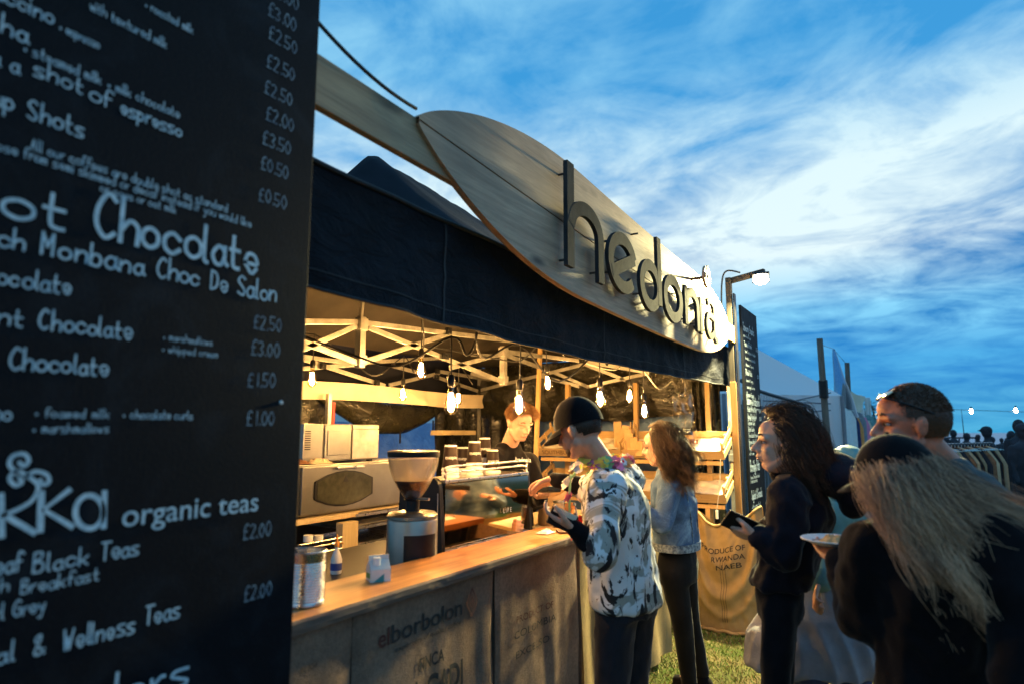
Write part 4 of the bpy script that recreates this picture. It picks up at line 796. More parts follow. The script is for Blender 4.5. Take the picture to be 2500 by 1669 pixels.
# ================================================================ ESPRESSO MACHINE
em = thing('espresso_machine', (-2.3, 2.98, .955), 'polished steel espresso machine with mirror back panel and black side cheeks', 'espresso machine')
X0, X1 = -2.24, -1.985; ya, yb = 2.55, 3.42
m = MB(); m.b2((X0+.04, ya+.02, 1.0), (X1-.07, yb-.02, 1.345)); m.build('body', 'steel', em, bevel=.01)
m = MB(); [m.lathe([(0, 0), (.02, 0), (.02, .045), (0, .045)], (x, y, .955), 12) for x in (X0+.1, X1-.1) for y in (ya+.08, yb-.08)]; m.build('foot', 'steel', em, smooth=True)
def cheek(y, t_):
    o_ = []
    for cx, cz, a0 in ((X1-.05-.0, 1.365-.05, 0), (X0+.05, 1.365-.07, 90), (X0+.03, .99, 180), (X1-.03, .99, 270)):
        o_ += [(cx+.05*math.cos(R(a0+15*i)), cz+.06*math.sin(R(a0+15*i))) for i in range(7)]
    m = MB(); m.prism([(a, b) for a, b in o_], (0, y, 0), (1, 0, 0), (0, 0, 1), 0, t_); return m.build('side_cheek', 'black_plastic', em, bevel=.003)
cheek(ya+.02, .03); cheek(yb, .03)
m = MB(); m.tube([(X1-.01, ya-.008, 1.02), (X1-.01, ya-.008, 1.30)], .004, 6); m.tube([(X0+.02, ya-.008, 1.30), (X1-.06, ya-.008, 1.375)], .004, 6); m.build('trim_rod', 'steel', em)
m = MB(); m.grid(lambda u, v: Vector((X1-.006+.010*v+.006*math.sin(math.pi*v), ya+.03+(yb-ya-.06)*u, 1.03+.31*v)), 20, 12); m.build('mirror_panel', 'mirror', em, smooth='all')
m = MB(); m.b2((X1-.02, ya+.025, 1.345), (X1+.012, yb-.03, 1.362)); m.build('top_trim', 'steel', em, bevel=.004)
m = MB(); m.b2((X1-.02, ya+.025, 1.008), (X1+.014, yb-.03, 1.026)); m.build('bottom_trim', 'steel', em, bevel=.004)
m = MB(); m.b2((X0+.04, ya+.03, 1.352), (X1-.02, yb-.03, 1.360)); m.build('cup_tray', 'steel', em)
rz = 1.425
for k, dz_ in enumerate((0, -.028)):
    m = MB(); m.tube(spline([(X1-.0, ya+.04, 1.362), (X1-.0, ya+.04, rz-.03+dz_), (X1-.0, ya+.07, rz+dz_), (X1, 3.0, rz+dz_), (X1, yb-.07, rz+dz_), (X1, yb-.04, rz-.03+dz_), (X1, yb-.04, 1.362)], 5), .006, 8); m.build('rail', 'steel', em, smooth=True)
print_text(em, 'L I F E', (X1+.0125, 3.10, 1.15), (0, 1, 0), (0, 0, 1), .035, 'paint_white', n=.002)
m = MB(); m.tube([(X0+.15, ya+.1, 1.0), (X0+.02, ya+.1, 1.02), (X0-.08, ya+.1, 1.0)], .014, 8); m.build('portafilter', 'black_plastic', em, smooth=True)
# ---- paper cups, upside down in stacks
def cup():
    r_ = thing('paper_cup', (0, 0, 0), '', '')
    m = MB(); m.lathe([(.0, .108), (.026, .108), (.028, .110), (.029, .108), (.0395, .012)], seg=22); m.build('sleeve', 'cup_brown', r_, smooth=True)
    m = MB(); m.lathe([(.0398, .013), (.0405, .006), (.043, .003), (.043, -.001), (.040, -.001), (.038, .012)], seg=22); m.build('rim', 'cup_rim', r_, smooth=True)
    m = MB(); m.lathe([(.0285, .1105), (.0300, .1035), (.0296, .1035)], seg=22); m.build('base_ring', 'cup_rim', r_, smooth=True)
    return r_
cup0 = cup(); u_ = False
def dup(root, loc, label, cat=None, group=None, rot=0):
    r_ = root.copy(); COL.objects.link(r_); r_.location = loc; r_.rotation_euler.z = rot; r_['label'] = label
    if cat: r_['category'] = cat
    if group: r_['group'] = group
    for ch in list(root.children):
        c = ch.copy(); COL.objects.link(c); c.parent = r_
        for g in ch.children: d = g.copy(); COL.objects.link(d); d.parent = c
    return r_
stacks = ((1033, 3, 'leftmost stack'), (1062, 2, 'second stack from the left'), (1088, 4, 'middle stack'), (1112, 5, 'tall stack nearest the barista'), (1130, 1, 'low rightmost stack'))
for k, (u, n_, w_) in enumerate(stacks):
    base = at(u, 1085, x=-2.10 if k not in (1, 3) else -2.2)
    for i in range(n_):
        loc = Vector((base.x, base.y, 1.362+.017*i)); pos = 'top' if i == n_-1 else ('bottom' if i == 0 else 'middle')
        lab = 'brown upside down paper cup at the %s of the %s' % (pos, w_)
        if i not in (0, n_-1): lab = 'brown paper cup nested %s from the bottom of the %s' % (('', 'second', 'third', 'fourth')[i], w_)
        o = dup(cup0, loc, lab, 'paper cup', 'upside down paper cups on the espresso machine', rot=0); o.scale = (1.12, 1.12, 1.2)
        if i == n_-1:
            d = math.atan2(EYE.y-loc.y, EYE.x-loc.x)+R(8)
            for tt, zz, sz in (('hedonia', .060, .021),):
                me_l = print_text(None, tt, (0, 0, 0), (1, 0, 0), (0, 1, 0), sz, 'paint_white', n=0, center=True); me = me_l.data
                for v in me.vertices:
                    a = v.co.x; b = v.co.y; rr = .0405-.0115*((zz-b)/.1)+.0008; an = d-(a/.036); v.co = (rr*math.cos(an), rr*math.sin(an), zz-b)
                me_l.parent = o; me_l.name = 'lettering'
for ch in list(cup0.children): bpy.data.objects.remove(ch)
bpy.data.objects.remove(cup0)
# ================================================================ CRATES (tilted display)
def crate(name, cx, w, zc_, y, tilt, label, txt, right=True, paper=True):
    r_ = thing(name, (cx, y, zc_), label, 'crate', 'wooden crates on the display rack'); d = .40; h = .15; Mx = Matrix.Rotation(R(tilt), 4, 'X')
    def P(m_, nm, mat, bev=.002):
        o = m_.build(nm, mat, None, bevel=bev); o.data.transform(Mx); o.parent = r_; return o
    for i in range(4): m = MB(); m.b2((-w/2+.012, .012+i*.098, 0), (w/2-.012, .092+i*.098, .008)); P(m, 'base_slat', 'crate_wood')
    m = MB(); m.b2((-w/2, -.012, 0), (w/2, 0, .082)); P(m, 'front_board', 'crate_stain')
    m = MB(); m.b2((-w/2, d, 0), (w/2, d+.012, .09)); P(m, 'back_board', 'crate_wood')
    for s in (-1, 1):
        x = s*w/2
        for z0, z1 in ((.0, .055), (.105, .15)): m = MB(); m.b2((x-.012 if s > 0 else x, .002, z0), (x if s > 0 else x+.012, d-.002, z1)); P(m, 'end_slat', 'crate_wood')
        for yy in (.02, .19, .36): m = MB(); m.b2((x-.030 if s > 0 else x+.012, yy, .009), (x-.012 if s > 0 else x+.030, yy+.032, .15)); P(m, 'corner_post', 'crate_wood')
        m = MB(); m.prism([(d-.05, .15), (d, .15), (d, .19), (d-.02, .205)], (x if s > 0 else x+.012, 0, 0), (0, 1, 0), (0, 0, 1), -.012, 0); P(m, 'end_tip', 'crate_wood')
    if paper:
        m = MB(); m.grid(lambda u, v: Vector((-w/2+.035+(w-.07)*u, .01+(d-.02)*v, .014+.055*(1-v)**3+.03*abs(noise.noise(Vector((u*5, v*4, cx*7+zc_))))+.02*noise.noise(Vector((u*9, v*8, cx))))), 36, 22); o = P(m, 'paper_liner', 'grease_paper', 0)
        o.data.shade_smooth()
    if txt:
        m_ = print_text(None, txt, (-w/2+.07 if not right else -w/2+.30, -.0125, .022), (1, 0, 0), (0, 0, 1), .062, 'print_brown', n=.0012, width=None, bold=.012); m_.data.transform(Mx); m_.parent = r_
    return r_, Mx
XR = -1.43; WL, WR = .93, .95
cr1, M1 = crate('wooden_crate', XR-WR/2, WR, 1.355, 5.90, 24, 'upper crate at the right holding pale biscuits and chalk cards', '& SONS 1920')
cr2, M2 = crate('wooden_crate', XR-WR-.02-WL/2, WL, 1.355, 5.90, 24, 'upper crate at the left of the rack reading SOUTHBURY, lined with white paper', 'SOUTHBURY', right=False)
cr3, M3 = crate('wooden_crate', XR-WR/2, WR, .975, 5.90, 22, 'lower crate at the right above the hessian sack', 'SON   1920')
cr4, M4 = crate('wooden_crate', XR-WR-.02-WL/2, WL, .975, 5.90, 22, 'lower crate at the left of the rack behind the two customers', 'SOUTHBURY', right=False)
rk = thing('display_rack', (-2.3, 6.1, 0), 'pale timber rack holding the tilted crates', 'rack')
for x, yy in ((-1.66, 6.25), (-3.12, 6.15), (-2.42, 6.33)):
    m = MB(); m.bar((x, yy+.05, 2.10), (x, yy-.02, 0), .05, .045, side=(1, 0, 0)); m.build('post', 'post_wood', rk, bevel=.003)
for z0 in (1.34, .96):
    m = MB(); m.bar((-3.3, 5.93, z0-.022), (-1.45, 5.93, z0-.022), .03, .035); m.build('rail', 'post_wood', rk, bevel=.003)
    m = MB(); m.bar((-3.3, 6.26, z0+.11), (-1.45, 6.26, z0+.11), .03, .035); m.build('rail', 'post_wood', rk, bevel=.003)
for x in (-1.6, -1.9): m = MB(); m.b2((x-.02, 5.90, .45), (x+.02, 5.94, .92)); m.build('brace', 'post_wood', rk)
# biscuits
def cookie():
    m = MB(); m.lathe([(0, 0), (.042, 0), (.048, .006), (.044, .013), (.02, .016), (0, .016)], seg=18); me = m.build('biscuit', 'cookie', None, smooth=True)
    for v in me.data.vertices: v.co += Vector((noise.noise(v.co*40), noise.noise(v.co*40+Vector((5, 0, 0))), 0))*.003
    return me
ck = cookie(); first = True
for r_i in range(4):
    for c_i in range(5):
        l = M1 @ Vector((-.28+.085*r_i, .06+.055*c_i, .045+.012*((c_i) % 2)+.008*r_i)); o = ck if first else ck.copy()
        if not first: COL.objects.link(o)
        first = False; o.location = cr1.location+l; o.rotation_euler = (R(24+random.uniform(-8, 16)), R(random.uniform(-8, 8)), random.uniform(0, 6)); tag(o, 'pale round biscuit in the upper right crate, %s row, %s of that row' % (('front', 'second', 'third', 'fourth', 'back')[c_i], ('leftmost', 'second from left', 'third from left', 'rightmost')[r_i]), 'biscuit', 'round biscuits in the upper right crate')
m = MB(); m.box((0, 0, 0), (.075, .05, .008)); o = m.build('brown_tag', 'tag_brown', bevel=.002); o.location = cr1.location+M1 @ Vector((.17, .18, .085)); o.rotation_euler = (R(60), 0, R(10)); tag(o, 'small brown label card on the paper of the upper right crate', 'label card')
for k, x in enumerate((.02, .155)):
    o = thing('price_card', cr1.location+M1 @ Vector((x-.1, .385, .10)), ('left', 'right')[k]+' of two small black chalk price cards behind the biscuits', 'price card', 'chalk price cards')
    m = MB(); m.b2((-.052, -.002, -.035), (.052, .002, .035)); c = m.build('card', 'board_black', None); c.parent = o
    for j, tx_ in enumerate(('Short bread', 'Flap jack', '£1.80')):
        mb = MB(); hand_text(mb, tx_, (-.036, -.0025, .014-.019*j), (1, 0, 0), (0, 0, 1), .07 if j < 2 else .03, .012, .0022); c2 = mb.build('lettering', 'chalk', None); c2.parent = o
# kraft bags in the middle
for k in range(6):
    x = XR-WR-.10+.055*k-.0; h = .26-.026*k; o = thing('paper_bag', (x, 6.02-.03*k, 1.43-.012*k), ['tallest', 'second tallest', 'third tallest', 'fourth tallest', 'fifth tallest', 'shortest'][k]+' of the upright brown paper pastry bags between the upper crates', 'paper bag', 'upright brown pastry bags')
    m = MB(); w = .075; nz_ = 8; top = [(-w/2+w*i/nz_, h+(.012 if i % 2 else 0)) for i in range(nz_+1)]
    m.prism([(-w/2, 0)]+top+[(w/2, 0)], (0, 0, 0), (1, 0, 0), (0, 0, 1), -.02, .02); c = m.build('bag', 'paper_bag', None); c.parent = o; o.rotation_euler = (R(-8), R(random.uniform(-8, 8)), R(random.uniform(-20, 20)))
for k in range(7):
    m = MB(); m.lathe([(0, 0), (.035, .002), (.045, .015), (.036, .03), (0, .034)], seg=14, sq=(1, .7)); o = m.build('pastry', 'cookie', None, smooth=True); o.location = cr4.location+M4 @ Vector((.05+.055*k, .10+.09*(k % 3), .05)); tag(o, 'golden bun in the lower left crate, %s from the left' % ('first', 'second', 'third', 'fourth', 'fifth', 'sixth', 'seventh')[k], 'bun', 'buns in the lower left crate')
# ================================================================ FESTOON OF BULBS
def bulb():
    r_ = thing('filament_bulb', (0, 0, 0), '', '')
    m = MB(); m.tube([(0, 0, .20), (0, 0, .0)], .004, 6); m.build('cord', 'cable_black', r_)
    m = MB(); m.lathe([(0, .012), (.010, .010), (.017, 0), (.0185, -.03), (.0165, -.045), (.014, -.048), (0, -.048)], seg=16); m.build('socket', 'black_plastic', r_, smooth=True)
    m = MB(); m.lathe([(.0135, -.048), (.0145, -.062), (.021, -.09), (.030, -.125), (.0325, -.145), (.029, -.163), (.017, -.176), (.006, -.181), (0, -.183)], seg=20); g = m.build('glass', 'bulb_glass', r_, smooth='all')
    m = MB(); m.lathe([(0, -.078), (.008, -.082), (.0125, -.10), (.0165, -.13), (.0150, -.150), (0, -.160)], seg=12); m.build('filament', 'filament', g, smooth='all')
    return r_
bl0 = bulb(); GB = 'filament bulbs strung under the gazebo roof'
BUL = [(c4(165, 965, dep=4.5), 'filament bulb hanging furthest left, close to the menu board'), (c4(1205, 880, dep=4.0), 'filament bulb hanging highest, in front of the roof truss'), (c4(1033, 1110, dep=5.4), 'filament bulb hanging just in front of the cream valance'),
       (c4(1490, 1195, dep=3.05), 'largest looking filament bulb, hanging nearest the viewer'), (c4(1563, 1150, dep=6.0), 'smallest looking filament bulb, just behind the largest one'), (c4(2150, 1215, dep=3.35), 'filament bulb hanging in front of the ginger hair of the barista'),
       (c6(605, 280, dep=4.6), 'filament bulb hanging right of the slim wooden pole'), (c6(1030, 410, dep=4.1), 'filament bulb hanging above the man in the dark cap'), (c6(1268, 385, dep=5.2), 'filament bulb hanging between two others at the right end'), (c6(1382, 505, dep=4.9), 'filament bulb hanging lowest at the right end above the denim jacket')]
TOP = []
for k, (c, lab) in enumerate(BUL):
    loc = c+Vector((0, 0, .13)); o = dup(bl0, loc, lab, 'light bulb', GB, rot=k)
    o.rotation_euler.x = R(random.uniform(-4, 4)); TOP.append(loc+Vector((0, 0, .19)))
for ch in list(bl0.children_recursive): bpy.data.objects.remove(ch)
bpy.data.objects.remove(bl0)
def wire(pts, label, r_=.005, mat='cable_black', n=5):
    m = MB(); m.tube(spline(pts, n), r_, 6); return tag(m.build('light_cable', mat, None, smooth=True), label, 'cable', 'cables of the bulb festoon')
wire([c4(-60, 600, dep=4.4), TOP[0], c4(560, 800, dep=4.6), c4(780, 925, dep=4.9), TOP[2], c4(1150, 900, dep=5.0), c4(1230, 640, dep=4.2), TOP[1]+Vector((0, 0, .0))], 'black bulb cable running along the left half of the roof')
wire([c4(40, 530, dep=3.2), c4(560, 730, dep=3.2), c4(1000, 830, dep=3.1), TOP[3], c4(1640, 730, dep=3.1), c4(1725, 600, dep=3.1), c4(1740, 480, dep=3.1)], 'thick black bulb cable looping up to the front edge above the largest bulb', .006)
wire([c4(1740, 480, dep=3.1), c4(1735, 600, dep=3.1), c4(1820, 760, dep=3.2), TOP[5], c6(700, 265, dep=3.7), TOP[7], c6(1080, 130, dep=4.0), c6(1095, 90, dep=4.1)], 'black bulb cable from the front edge to the bulb above the man in the cap', .006)
wire([c4(1250, 640, dep=4.6), c4(1900, 760, dep=4.8), c6(400, 95, dep=4.8), TOP[6], c6(740, 60, dep=4.9)], 'thin black cable crossing behind the middle bulbs')
wire([c4(1460, 930, dep=5.6), TOP[4], c4(1700, 1010, dep=6)], 'short black cable carrying the smallest looking bulb')
wire([c6(920, 120, dep=4.4), c6(1150, 170, dep=4.7), TOP[8], TOP[9], c6(1500, 320, dep=5.4), c6(1600, 260, dep=5.6)], 'pale bulb cable at the right end of the roof', .0055, 'cable_white')
# slim wooden pole, small shelf, red strip, pull cord
m = MB(); m.bar(at(1239, 797, y=5.45), at(1227, 1110, y=5.05), .035, .035, side=(1, 0, 0)); tag(m.build('wooden_pole', 'post_wood', bevel=.003), 'slim pale wooden pole between the barista and the crates', 'pole')
a = c4(1410, 1465, x=-4.2); b = c4(1730, 1455, x=-4.2); m = MB(); m.b2((-4.36, a.y, a.z-.03), (-4.2, b.y, a.z+.02)); tag(m.build('wall_shelf', 'pale_wood', bevel=.003), 'short pale shelf by the back leg of the gazebo', 'shelf')
a = c4(365, 1180, x=-4.3); m = MB(); m.tube([a, a+Vector((0, 0, -.25)), a+Vector((.0, .02, -.5))], .02, 8); tag(m.build('red_strap', 'red_paint', smooth=True), 'red strap hanging beside the pale leg at the back of the stall', 'strap')
a = c4(325, 1130, x=-4.25); m = MB(); m.b2((a.x-.02, a.y-.02, 0), (a.x+.02, a.y+.02, a.z+.03)); tag(m.build('side_pole', 'alu_dull', bevel=.003), 'pale metal pole behind the steel cabinet', 'pole')
a = c6(1990, 880, y=5.80); b = c6(1960, 1290, y=5.80); m = MB(); m.tube([a, (a+b)/2+Vector((.01, 0, 0)), b], .004, 6); pc = tag(m.build('pull_cord', 'cable_white'), 'white pull cord with a weight hanging below the right crates', 'cord'); m = MB(); m.lathe([(0, 0), (.012, 0), (.012, -.07), (0, -.07)], b, 10); m.build('weight', 'paint_white', pc)
hg = c6(1705, 250, y=5.7); m = MB(); m.tube([hg, hg+Vector((0, 0, -.10)), hg+Vector((-.03, 0, -.15)), hg+Vector((0, 0, -.18)), hg+Vector((.03, 0, -.15)), hg+Vector((0, 0, -.10))], .004, 6); tag(m.build('wire_hook', 'steel'), 'wire hook hanging above the right crate', 'hook')
pb = c6(1690, 360, y=5.72); m = MB(); m.grid(lambda u, v: pb+Vector(((u-.5)*(.18+.10*v)+.02*noise.noise(Vector((u*5, v*5, 1))), .05*noise.noise(Vector((u*6, v*6, 9))), -.60*v)), 24, 30); tag(m.build('plastic_bag', 'clear_plastic', smooth='all'), 'crinkled clear plastic bag hanging over the right crates', 'plastic bag')
# things on the service end of the counter
q = at(1268, 1200, z=.985); o = onto('kraft_sack', 'rolled open kraft paper sack between the barista and the man in the cap', 'paper sack', q)
m = MB(); m.grid(lambda u, v: q+Vector((.085*math.cos(6.283*u)*(1+.1*v)+.01*noise.noise(Vector((u*4, v*4, 1))), .13*math.sin(6.283*u)+.012*noise.noise(Vector((u*5, v*5, 3))), .22*v+.04*math.sin(6.283*u)*v)), 28, 10); m.build('sack_wall', 'paper_bag', o, smooth='all')
m = MB(); m.lathe([(0, .06), (.075, .07)], q, 20, sq=(1, 1.4)); m.build('contents', 'cloth_brown', o)
for k, (u, lab) in enumerate(((1283, 'left of two clip top glass jars beside the kraft sack'), (1308, 'right of two clip top glass jars beside the kraft sack'))):
    q = at(u, 1212+8*k, z=.985); o = onto('glass_jar', lab, 'jar', q, 'clip top jars beside the kraft sack')
    m = MB(); m.lathe([(0, 0), (.040, 0), (.043, .01), (.043, .14), (.036, .155), (.036, .165)], q, 24); m.build('glass', 'clear_plastic', o, smooth=True); m = MB(); m.lathe([(0, .004), (.038, .004), (.040, .12), (0, .12)], q, 20); m.build('contents', 'beans', o, smooth=True)
    m = MB(); m.lathe([(.0385, .163), (.040, .168), (.038, .178), (0, .182)], q, 24); m.build('lid', 'steel', o, smooth=True); m = MB(); m.tube([q+Vector((.044, 0, .15)), q+Vector((.05, 0, .10)), q+Vector((.044, 0, .05))], .003, 6); m.build('clip', 'steel', o)
q = at(1272, 1222, z=1.078); heap('napkins', 'paint_white', Vector((-1.66, 3.02, 1.076)), .035, .05, .02, 8, 'small white napkin heap at the far end of the counter', 'napkins')
m = MB(); m.box((-1.60, 3.10, 1.081), (.06, .09, .008), (.8, .6, 0), (-.6, .8, 0)); tag(m.build('receipt_clip', 'tag_brown', bevel=.002), 'small brown card holder lying at the counter corner', 'card')
# ================================================================ HESSIAN SACKS AT THE FOOT OF THE POST
def sack(name, o_, U, w, h, depth, txts, label, mat='burlap', seed=1):
    Nn = Vector(U).cross(Vector((0, 0, 1))).normalized(); U = Vector(U); r_ = onto(name, label, 'sack', Vector(o_), 'hessian sacks at the foot of the lamp post')
    def sf(a, b):
        """a across 0..1, b up 0..1"""
        x = (a-.5)*w*(1+.08*math.sin(math.pi*b)); top = h*(1-.14*math.sin(math.pi*a)+.05*noise.noise(Vector((a*4, seed, 0)))+.05*a)
        z = b*top; f = depth*(math.sin(math.pi*min(1, max(0, a)))**.5)*(.45+.55*math.sin(math.pi*min(1, .18+b*.8)))
        rr = math.hypot((a-.5)*1.5, (b-.95)); f += .030*math.exp(-((rr-.62)/.055)**2)-.026*math.exp(-((rr-.52)/.06)**2)+.018*math.exp(-((rr-.80)/.04)**2)*1+.016*math.exp(-((rr-.34)/.05)**2)
        f += .022*(.5-abs(noise.noise(Vector((a*4+b*2, b*3.5, seed+9)))))+.012*noise.noise(Vector((a*6, b*5, seed)))+.007*noise.noise(Vector((a*20, b*16, seed)))
        return Vector(o_)+U*x+Nn*f+Vector((0, 0, z+.012*noise.noise(Vector((a*9, seed, 2)))*(b < .05)))
    m = MB(); m.grid(sf, 60, 70); m.grid(lambda a, b: (lambda q: q-Nn*((q-Vector(o_)).dot(Nn)*1.5+.02))(sf(1-a, b)), 20, 20); m.build('sack_cloth', mat, r_, smooth='all')
    m = MB(); m.tube([sf(i/30, 1)+Nn*.004 for i in range(31)], .012, 8); m.build('rolled_hem', mat, r_, smooth='all'); m = MB(); m.tube([sf(i/30, 0)+Nn*.02+Vector((0, 0, .012)) for i in range(31)], .014, 8); m.build('rolled_hem', mat, r_, smooth='all')
    for t, a0, b0, wd, sz in txts:
        def s2(x, y): return sf(a0+x/w, b0+y/h)+Nn*.0035
        print_text(r_, t, (0, 0, 0), (1, 0, 0), (0, 0, 1), sz, 'print_dark', width=wd, surf=s2, bold=.012)
    m = MB()
    for da in (-.03, .01, .04): m.ribbon([(0, 0)], .004, (0, 0, 0), (1, 0, 0), (0, 0, 1), 0)
    for da in (.47, .50, .53):
        pts = [sf(da, .10+.6*i/24)+Nn*.003 for i in range(25)]
        m.add([p_-U*.0014 for p_ in pts]+[p_+U*.0014 for p_ in pts], [(i, i+25, i+26, i+1) for i in range(24)])
    m.build('woven_stripe', 'print_dark', r_)
    return r_
sack('hessian_sack', (-1.385, 5.62, .0), (1, .0, 0), .60, .95, .13, (('PRODUCE OF', .22, .735, .33, .062), ('RWANDA', .36, .66, .24, .062), ('NAEB', .42, .585, .18, .062)), 'big coffee sack reading PRODUCE OF RWANDA NAEB in the lamplight')
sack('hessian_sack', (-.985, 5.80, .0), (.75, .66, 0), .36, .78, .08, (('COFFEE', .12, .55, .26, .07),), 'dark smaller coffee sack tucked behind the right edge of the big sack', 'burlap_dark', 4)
# ================================================================ BODIES
V3 = Vector
def ell(m, c, r, ax=None, nu=16, nv=10):
    ax = ax or (Vector((1, 0, 0)), Vector((0, 1, 0)), Vector((0, 0, 1))); c = Vector(c); vs = []
    for j in range(nv+1):
        ph = math.pi*j/nv-math.pi/2
        for i in range(nu):
            t = 2*math.pi*i/nu; vs.append(c+ax[0]*(r[0]*math.cos(ph)*math.cos(t))+ax[1]*(r[1]*math.cos(ph)*math.sin(t))+ax[2]*(r[2]*math.sin(ph)))
    m.add(vs, [(j*nu+i, j*nu+(i+1) % nu, (j+1)*nu+(i+1) % nu, (j+1)*nu+i) for j in range(nv) for i in range(nu)])
def cap_(m, a, ra, b, rb, seg=14, sq=1.0):
    a = Vector(a); b = Vector(b); d = (b-a); l = d.length; d = d.normalized() if l > 1e-6 else Vector((0, 0, 1))
    pts = []; rr = []
    for k in range(5): t = math.pi/2*k/4; pts.append(a-d*ra*math.cos(t)); rr.append(max(1e-4, ra*math.sin(t)))
    for k in range(5): t = math.pi/2*k/4; pts.append(b+d*rb*math.sin(t)); rr.append(max(1e-4, rb*math.cos(t)))
    m.tube(pts, rr, seg)
def loft(m, rings, F, Lf, seg=26):
    """closed torso-like shape: rings of (centre, half depth along F, half width along Lf, power)"""
    vs = []; n = len(rings)
    for c, rd, rw in rings:
        for k in range(seg):
            t = 2*math.pi*k/seg; ct, st = math.cos(t), math.sin(t); e = .85
            vs.append(Vector(c)+F*(rd*math.copysign(abs(ct)**e, ct))+Lf*(rw*math.copysign(abs(st)**e, st)))
    fs = [(i*seg+k, i*seg+(k+1) % seg, (i+1)*seg+(k+1) % seg, (i+1)*seg+k) for i in range(n-1) for k in range(seg)]+[tuple(range(seg))[::-1], tuple(range((n-1)*seg, n*seg))]
    m.add(vs, fs)
def blob(m, voxel, smooth=4):
    me = bpy.data.meshes.new('b'); me.from_pydata([tuple(v) for v in m.v], [], m.f); me.update()
    bm = bmesh.new(); bm.from_mesh(me); bmesh.ops.recalc_face_normals(bm, faces=bm.faces); bm.to_mesh(me); bm.free()
    o = bpy.data.objects.new('b', me); COL.objects.link(o); r_ = o.modifiers.new('r', 'REMESH'); r_.mode = 'VOXEL'; r_.voxel_size = voxel
    if smooth: s_ = o.modifiers.new('s', 'SMOOTH'); s_.iterations = smooth; s_.factor = .5
    dg = bpy.context.evaluated_depsgraph_get(); out = bpy.data.meshes.new_from_object(o.evaluated_get(dg)); bpy.data.objects.remove(o); bpy.data.meshes.remove(me); return out
def folds(me, amp, fs=(9, 9, 4), seed=0, fine=.35):
    n = len(me.vertices); co = np.empty(n*3, 'f'); no = np.empty(n*3, 'f'); me.vertices.foreach_get('co', co); me.vertex_normals.foreach_get('vector', no)
    co = co.reshape(-1, 3); no = no.reshape(-1, 3); N_ = noise.noise; d = np.empty(n)
    for i in range(n):
        x, y, z = co[i]; w = N_(Vector((x*3+seed, y*3, z*3)))
        a = N_(Vector((x*fs[0]+w*1.5, y*fs[1]+seed, z*fs[2]+w*2))); d[i] = (1-2*abs(a))*.7-.3+fine*N_(Vector((x*26, y*26+seed, z*20)))
    co += no*(d[:, None]*amp); me.vertices.foreach_set('co', co.astype('f').ravel()); me.update()
def put(name, me, mat, parent, label=None):
    o = link(name, me, mat, parent, True)
    if label: o['label'] = label
    return o
def frame_(F, pitch=0):
    F = Vector(F).normalized(); F0 = Vector((F.x, F.y, 0)).normalized(); Lf = Vector((0, 0, 1)).cross(F0); Up = Vector((0, 0, 1))
    Fp = F0*math.cos(R(pitch))+Up*math.sin(R(pitch)); return Fp, Lf, Fp.cross(Lf)
def head(m, c, fr, s=1.0, jaw=1.0):
    F, Lf, U = fr; ax = (Lf, F, U); P = lambda f, l, u: c+F*f*s+Lf*l*s+U*u*s
    ell(m, P(-.012, 0, .022), (.074*s, .094*s, .098*s), ax, 22, 14); ell(m, P(.028, 0, -.035), (.056*s, .060*s, .080*s), ax); ell(m, P(.042, 0, -.082), (.036*s*jaw, .040*s, .028*s), ax)
    for k in (-1, 1):
        cap_(m, P(.005, .050*k, -.055), .022*s, P(.050, .022*k, -.092), .020*s); ell(m, P(.058, .034*k, -.024), (.018*s, .018*s, .020*s), ax); cap_(m, P(.082, .012*k, .022), .011*s, P(.066, .045*k, .022), .012*s)
        ell(m, P(-.006, .076*k, -.010), (.008*s, .017*s, .030*s), ax); ell(m, P(-.014, .083*k, .004), (.008*s, .010*s, .018*s), ax); ell(m, P(.093, .011*k, -.028), (.009*s, .012*s, .009*s), ax)
    cap_(m, P(.086, 0, .014), .008*s, P(.112, 0, -.022), .0105*s, 10); cap_(m, P(.086, -.016, -.052), .007*s, P(.086, .016, -.052), .007*s, 10); cap_(m, P(.094, -.008, -.049), .006*s, P(.094, .008, -.049), .006*s, 10)
    cap_(m, P(.090, -.009, -.060), .007*s, P(.090, .009, -.060), .007*s, 10); cap_(m, P(.0, 0, .05), .06*s, P(.045, 0, .05), .045*s)
def hand(m, w, d, n, s=1.0, curl=(35, 40, 45, 50), thumb=1, base=10):
    d = Vector(d).normalized(); n = (Vector(n)-d*Vector(n).dot(d)).normalized(); x = d.cross(n)
    for k in range(4): cap_(m, w+x*(-.026+.0175*k)*s*.6, .015*s, w+d*.085*s+x*(-.030+.020*k)*s, .0105*s, 8)
    for k, (L_, cu) in enumerate(zip((.072, .080, .074, .058), curl)):
        p = w+d*.088*s+x*(-.030+.020*k)*s; a = R(base); fr = (.45, .30, .25); r_ = .0088*s
        for j in range(3):
            q = p+(d*math.cos(a)+n*math.sin(a))*L_*fr[j]*s; cap_(m, p, r_, q, r_*.92, 8); p = q; r_ *= .92; a += R(cu)
    t0 = w+d*.025*s-x*.022*s*thumb; t1 = t0+(d*.6-x*thumb*.75+n*.35).normalized()*.038*s; t2 = t1+(d*.85-x*thumb*.1+n*.45).normalized()*.034*s; t3 = t2+(d*.9+x*thumb*.15+n*.4).normalized()*.026*s
    cap_(m, t0, .015*s, t1, .012*s, 8); cap_(m, t1, .0115*s, t2, .0105*s, 8); cap_(m, t2, .0105*s, t3, .009*s, 8)
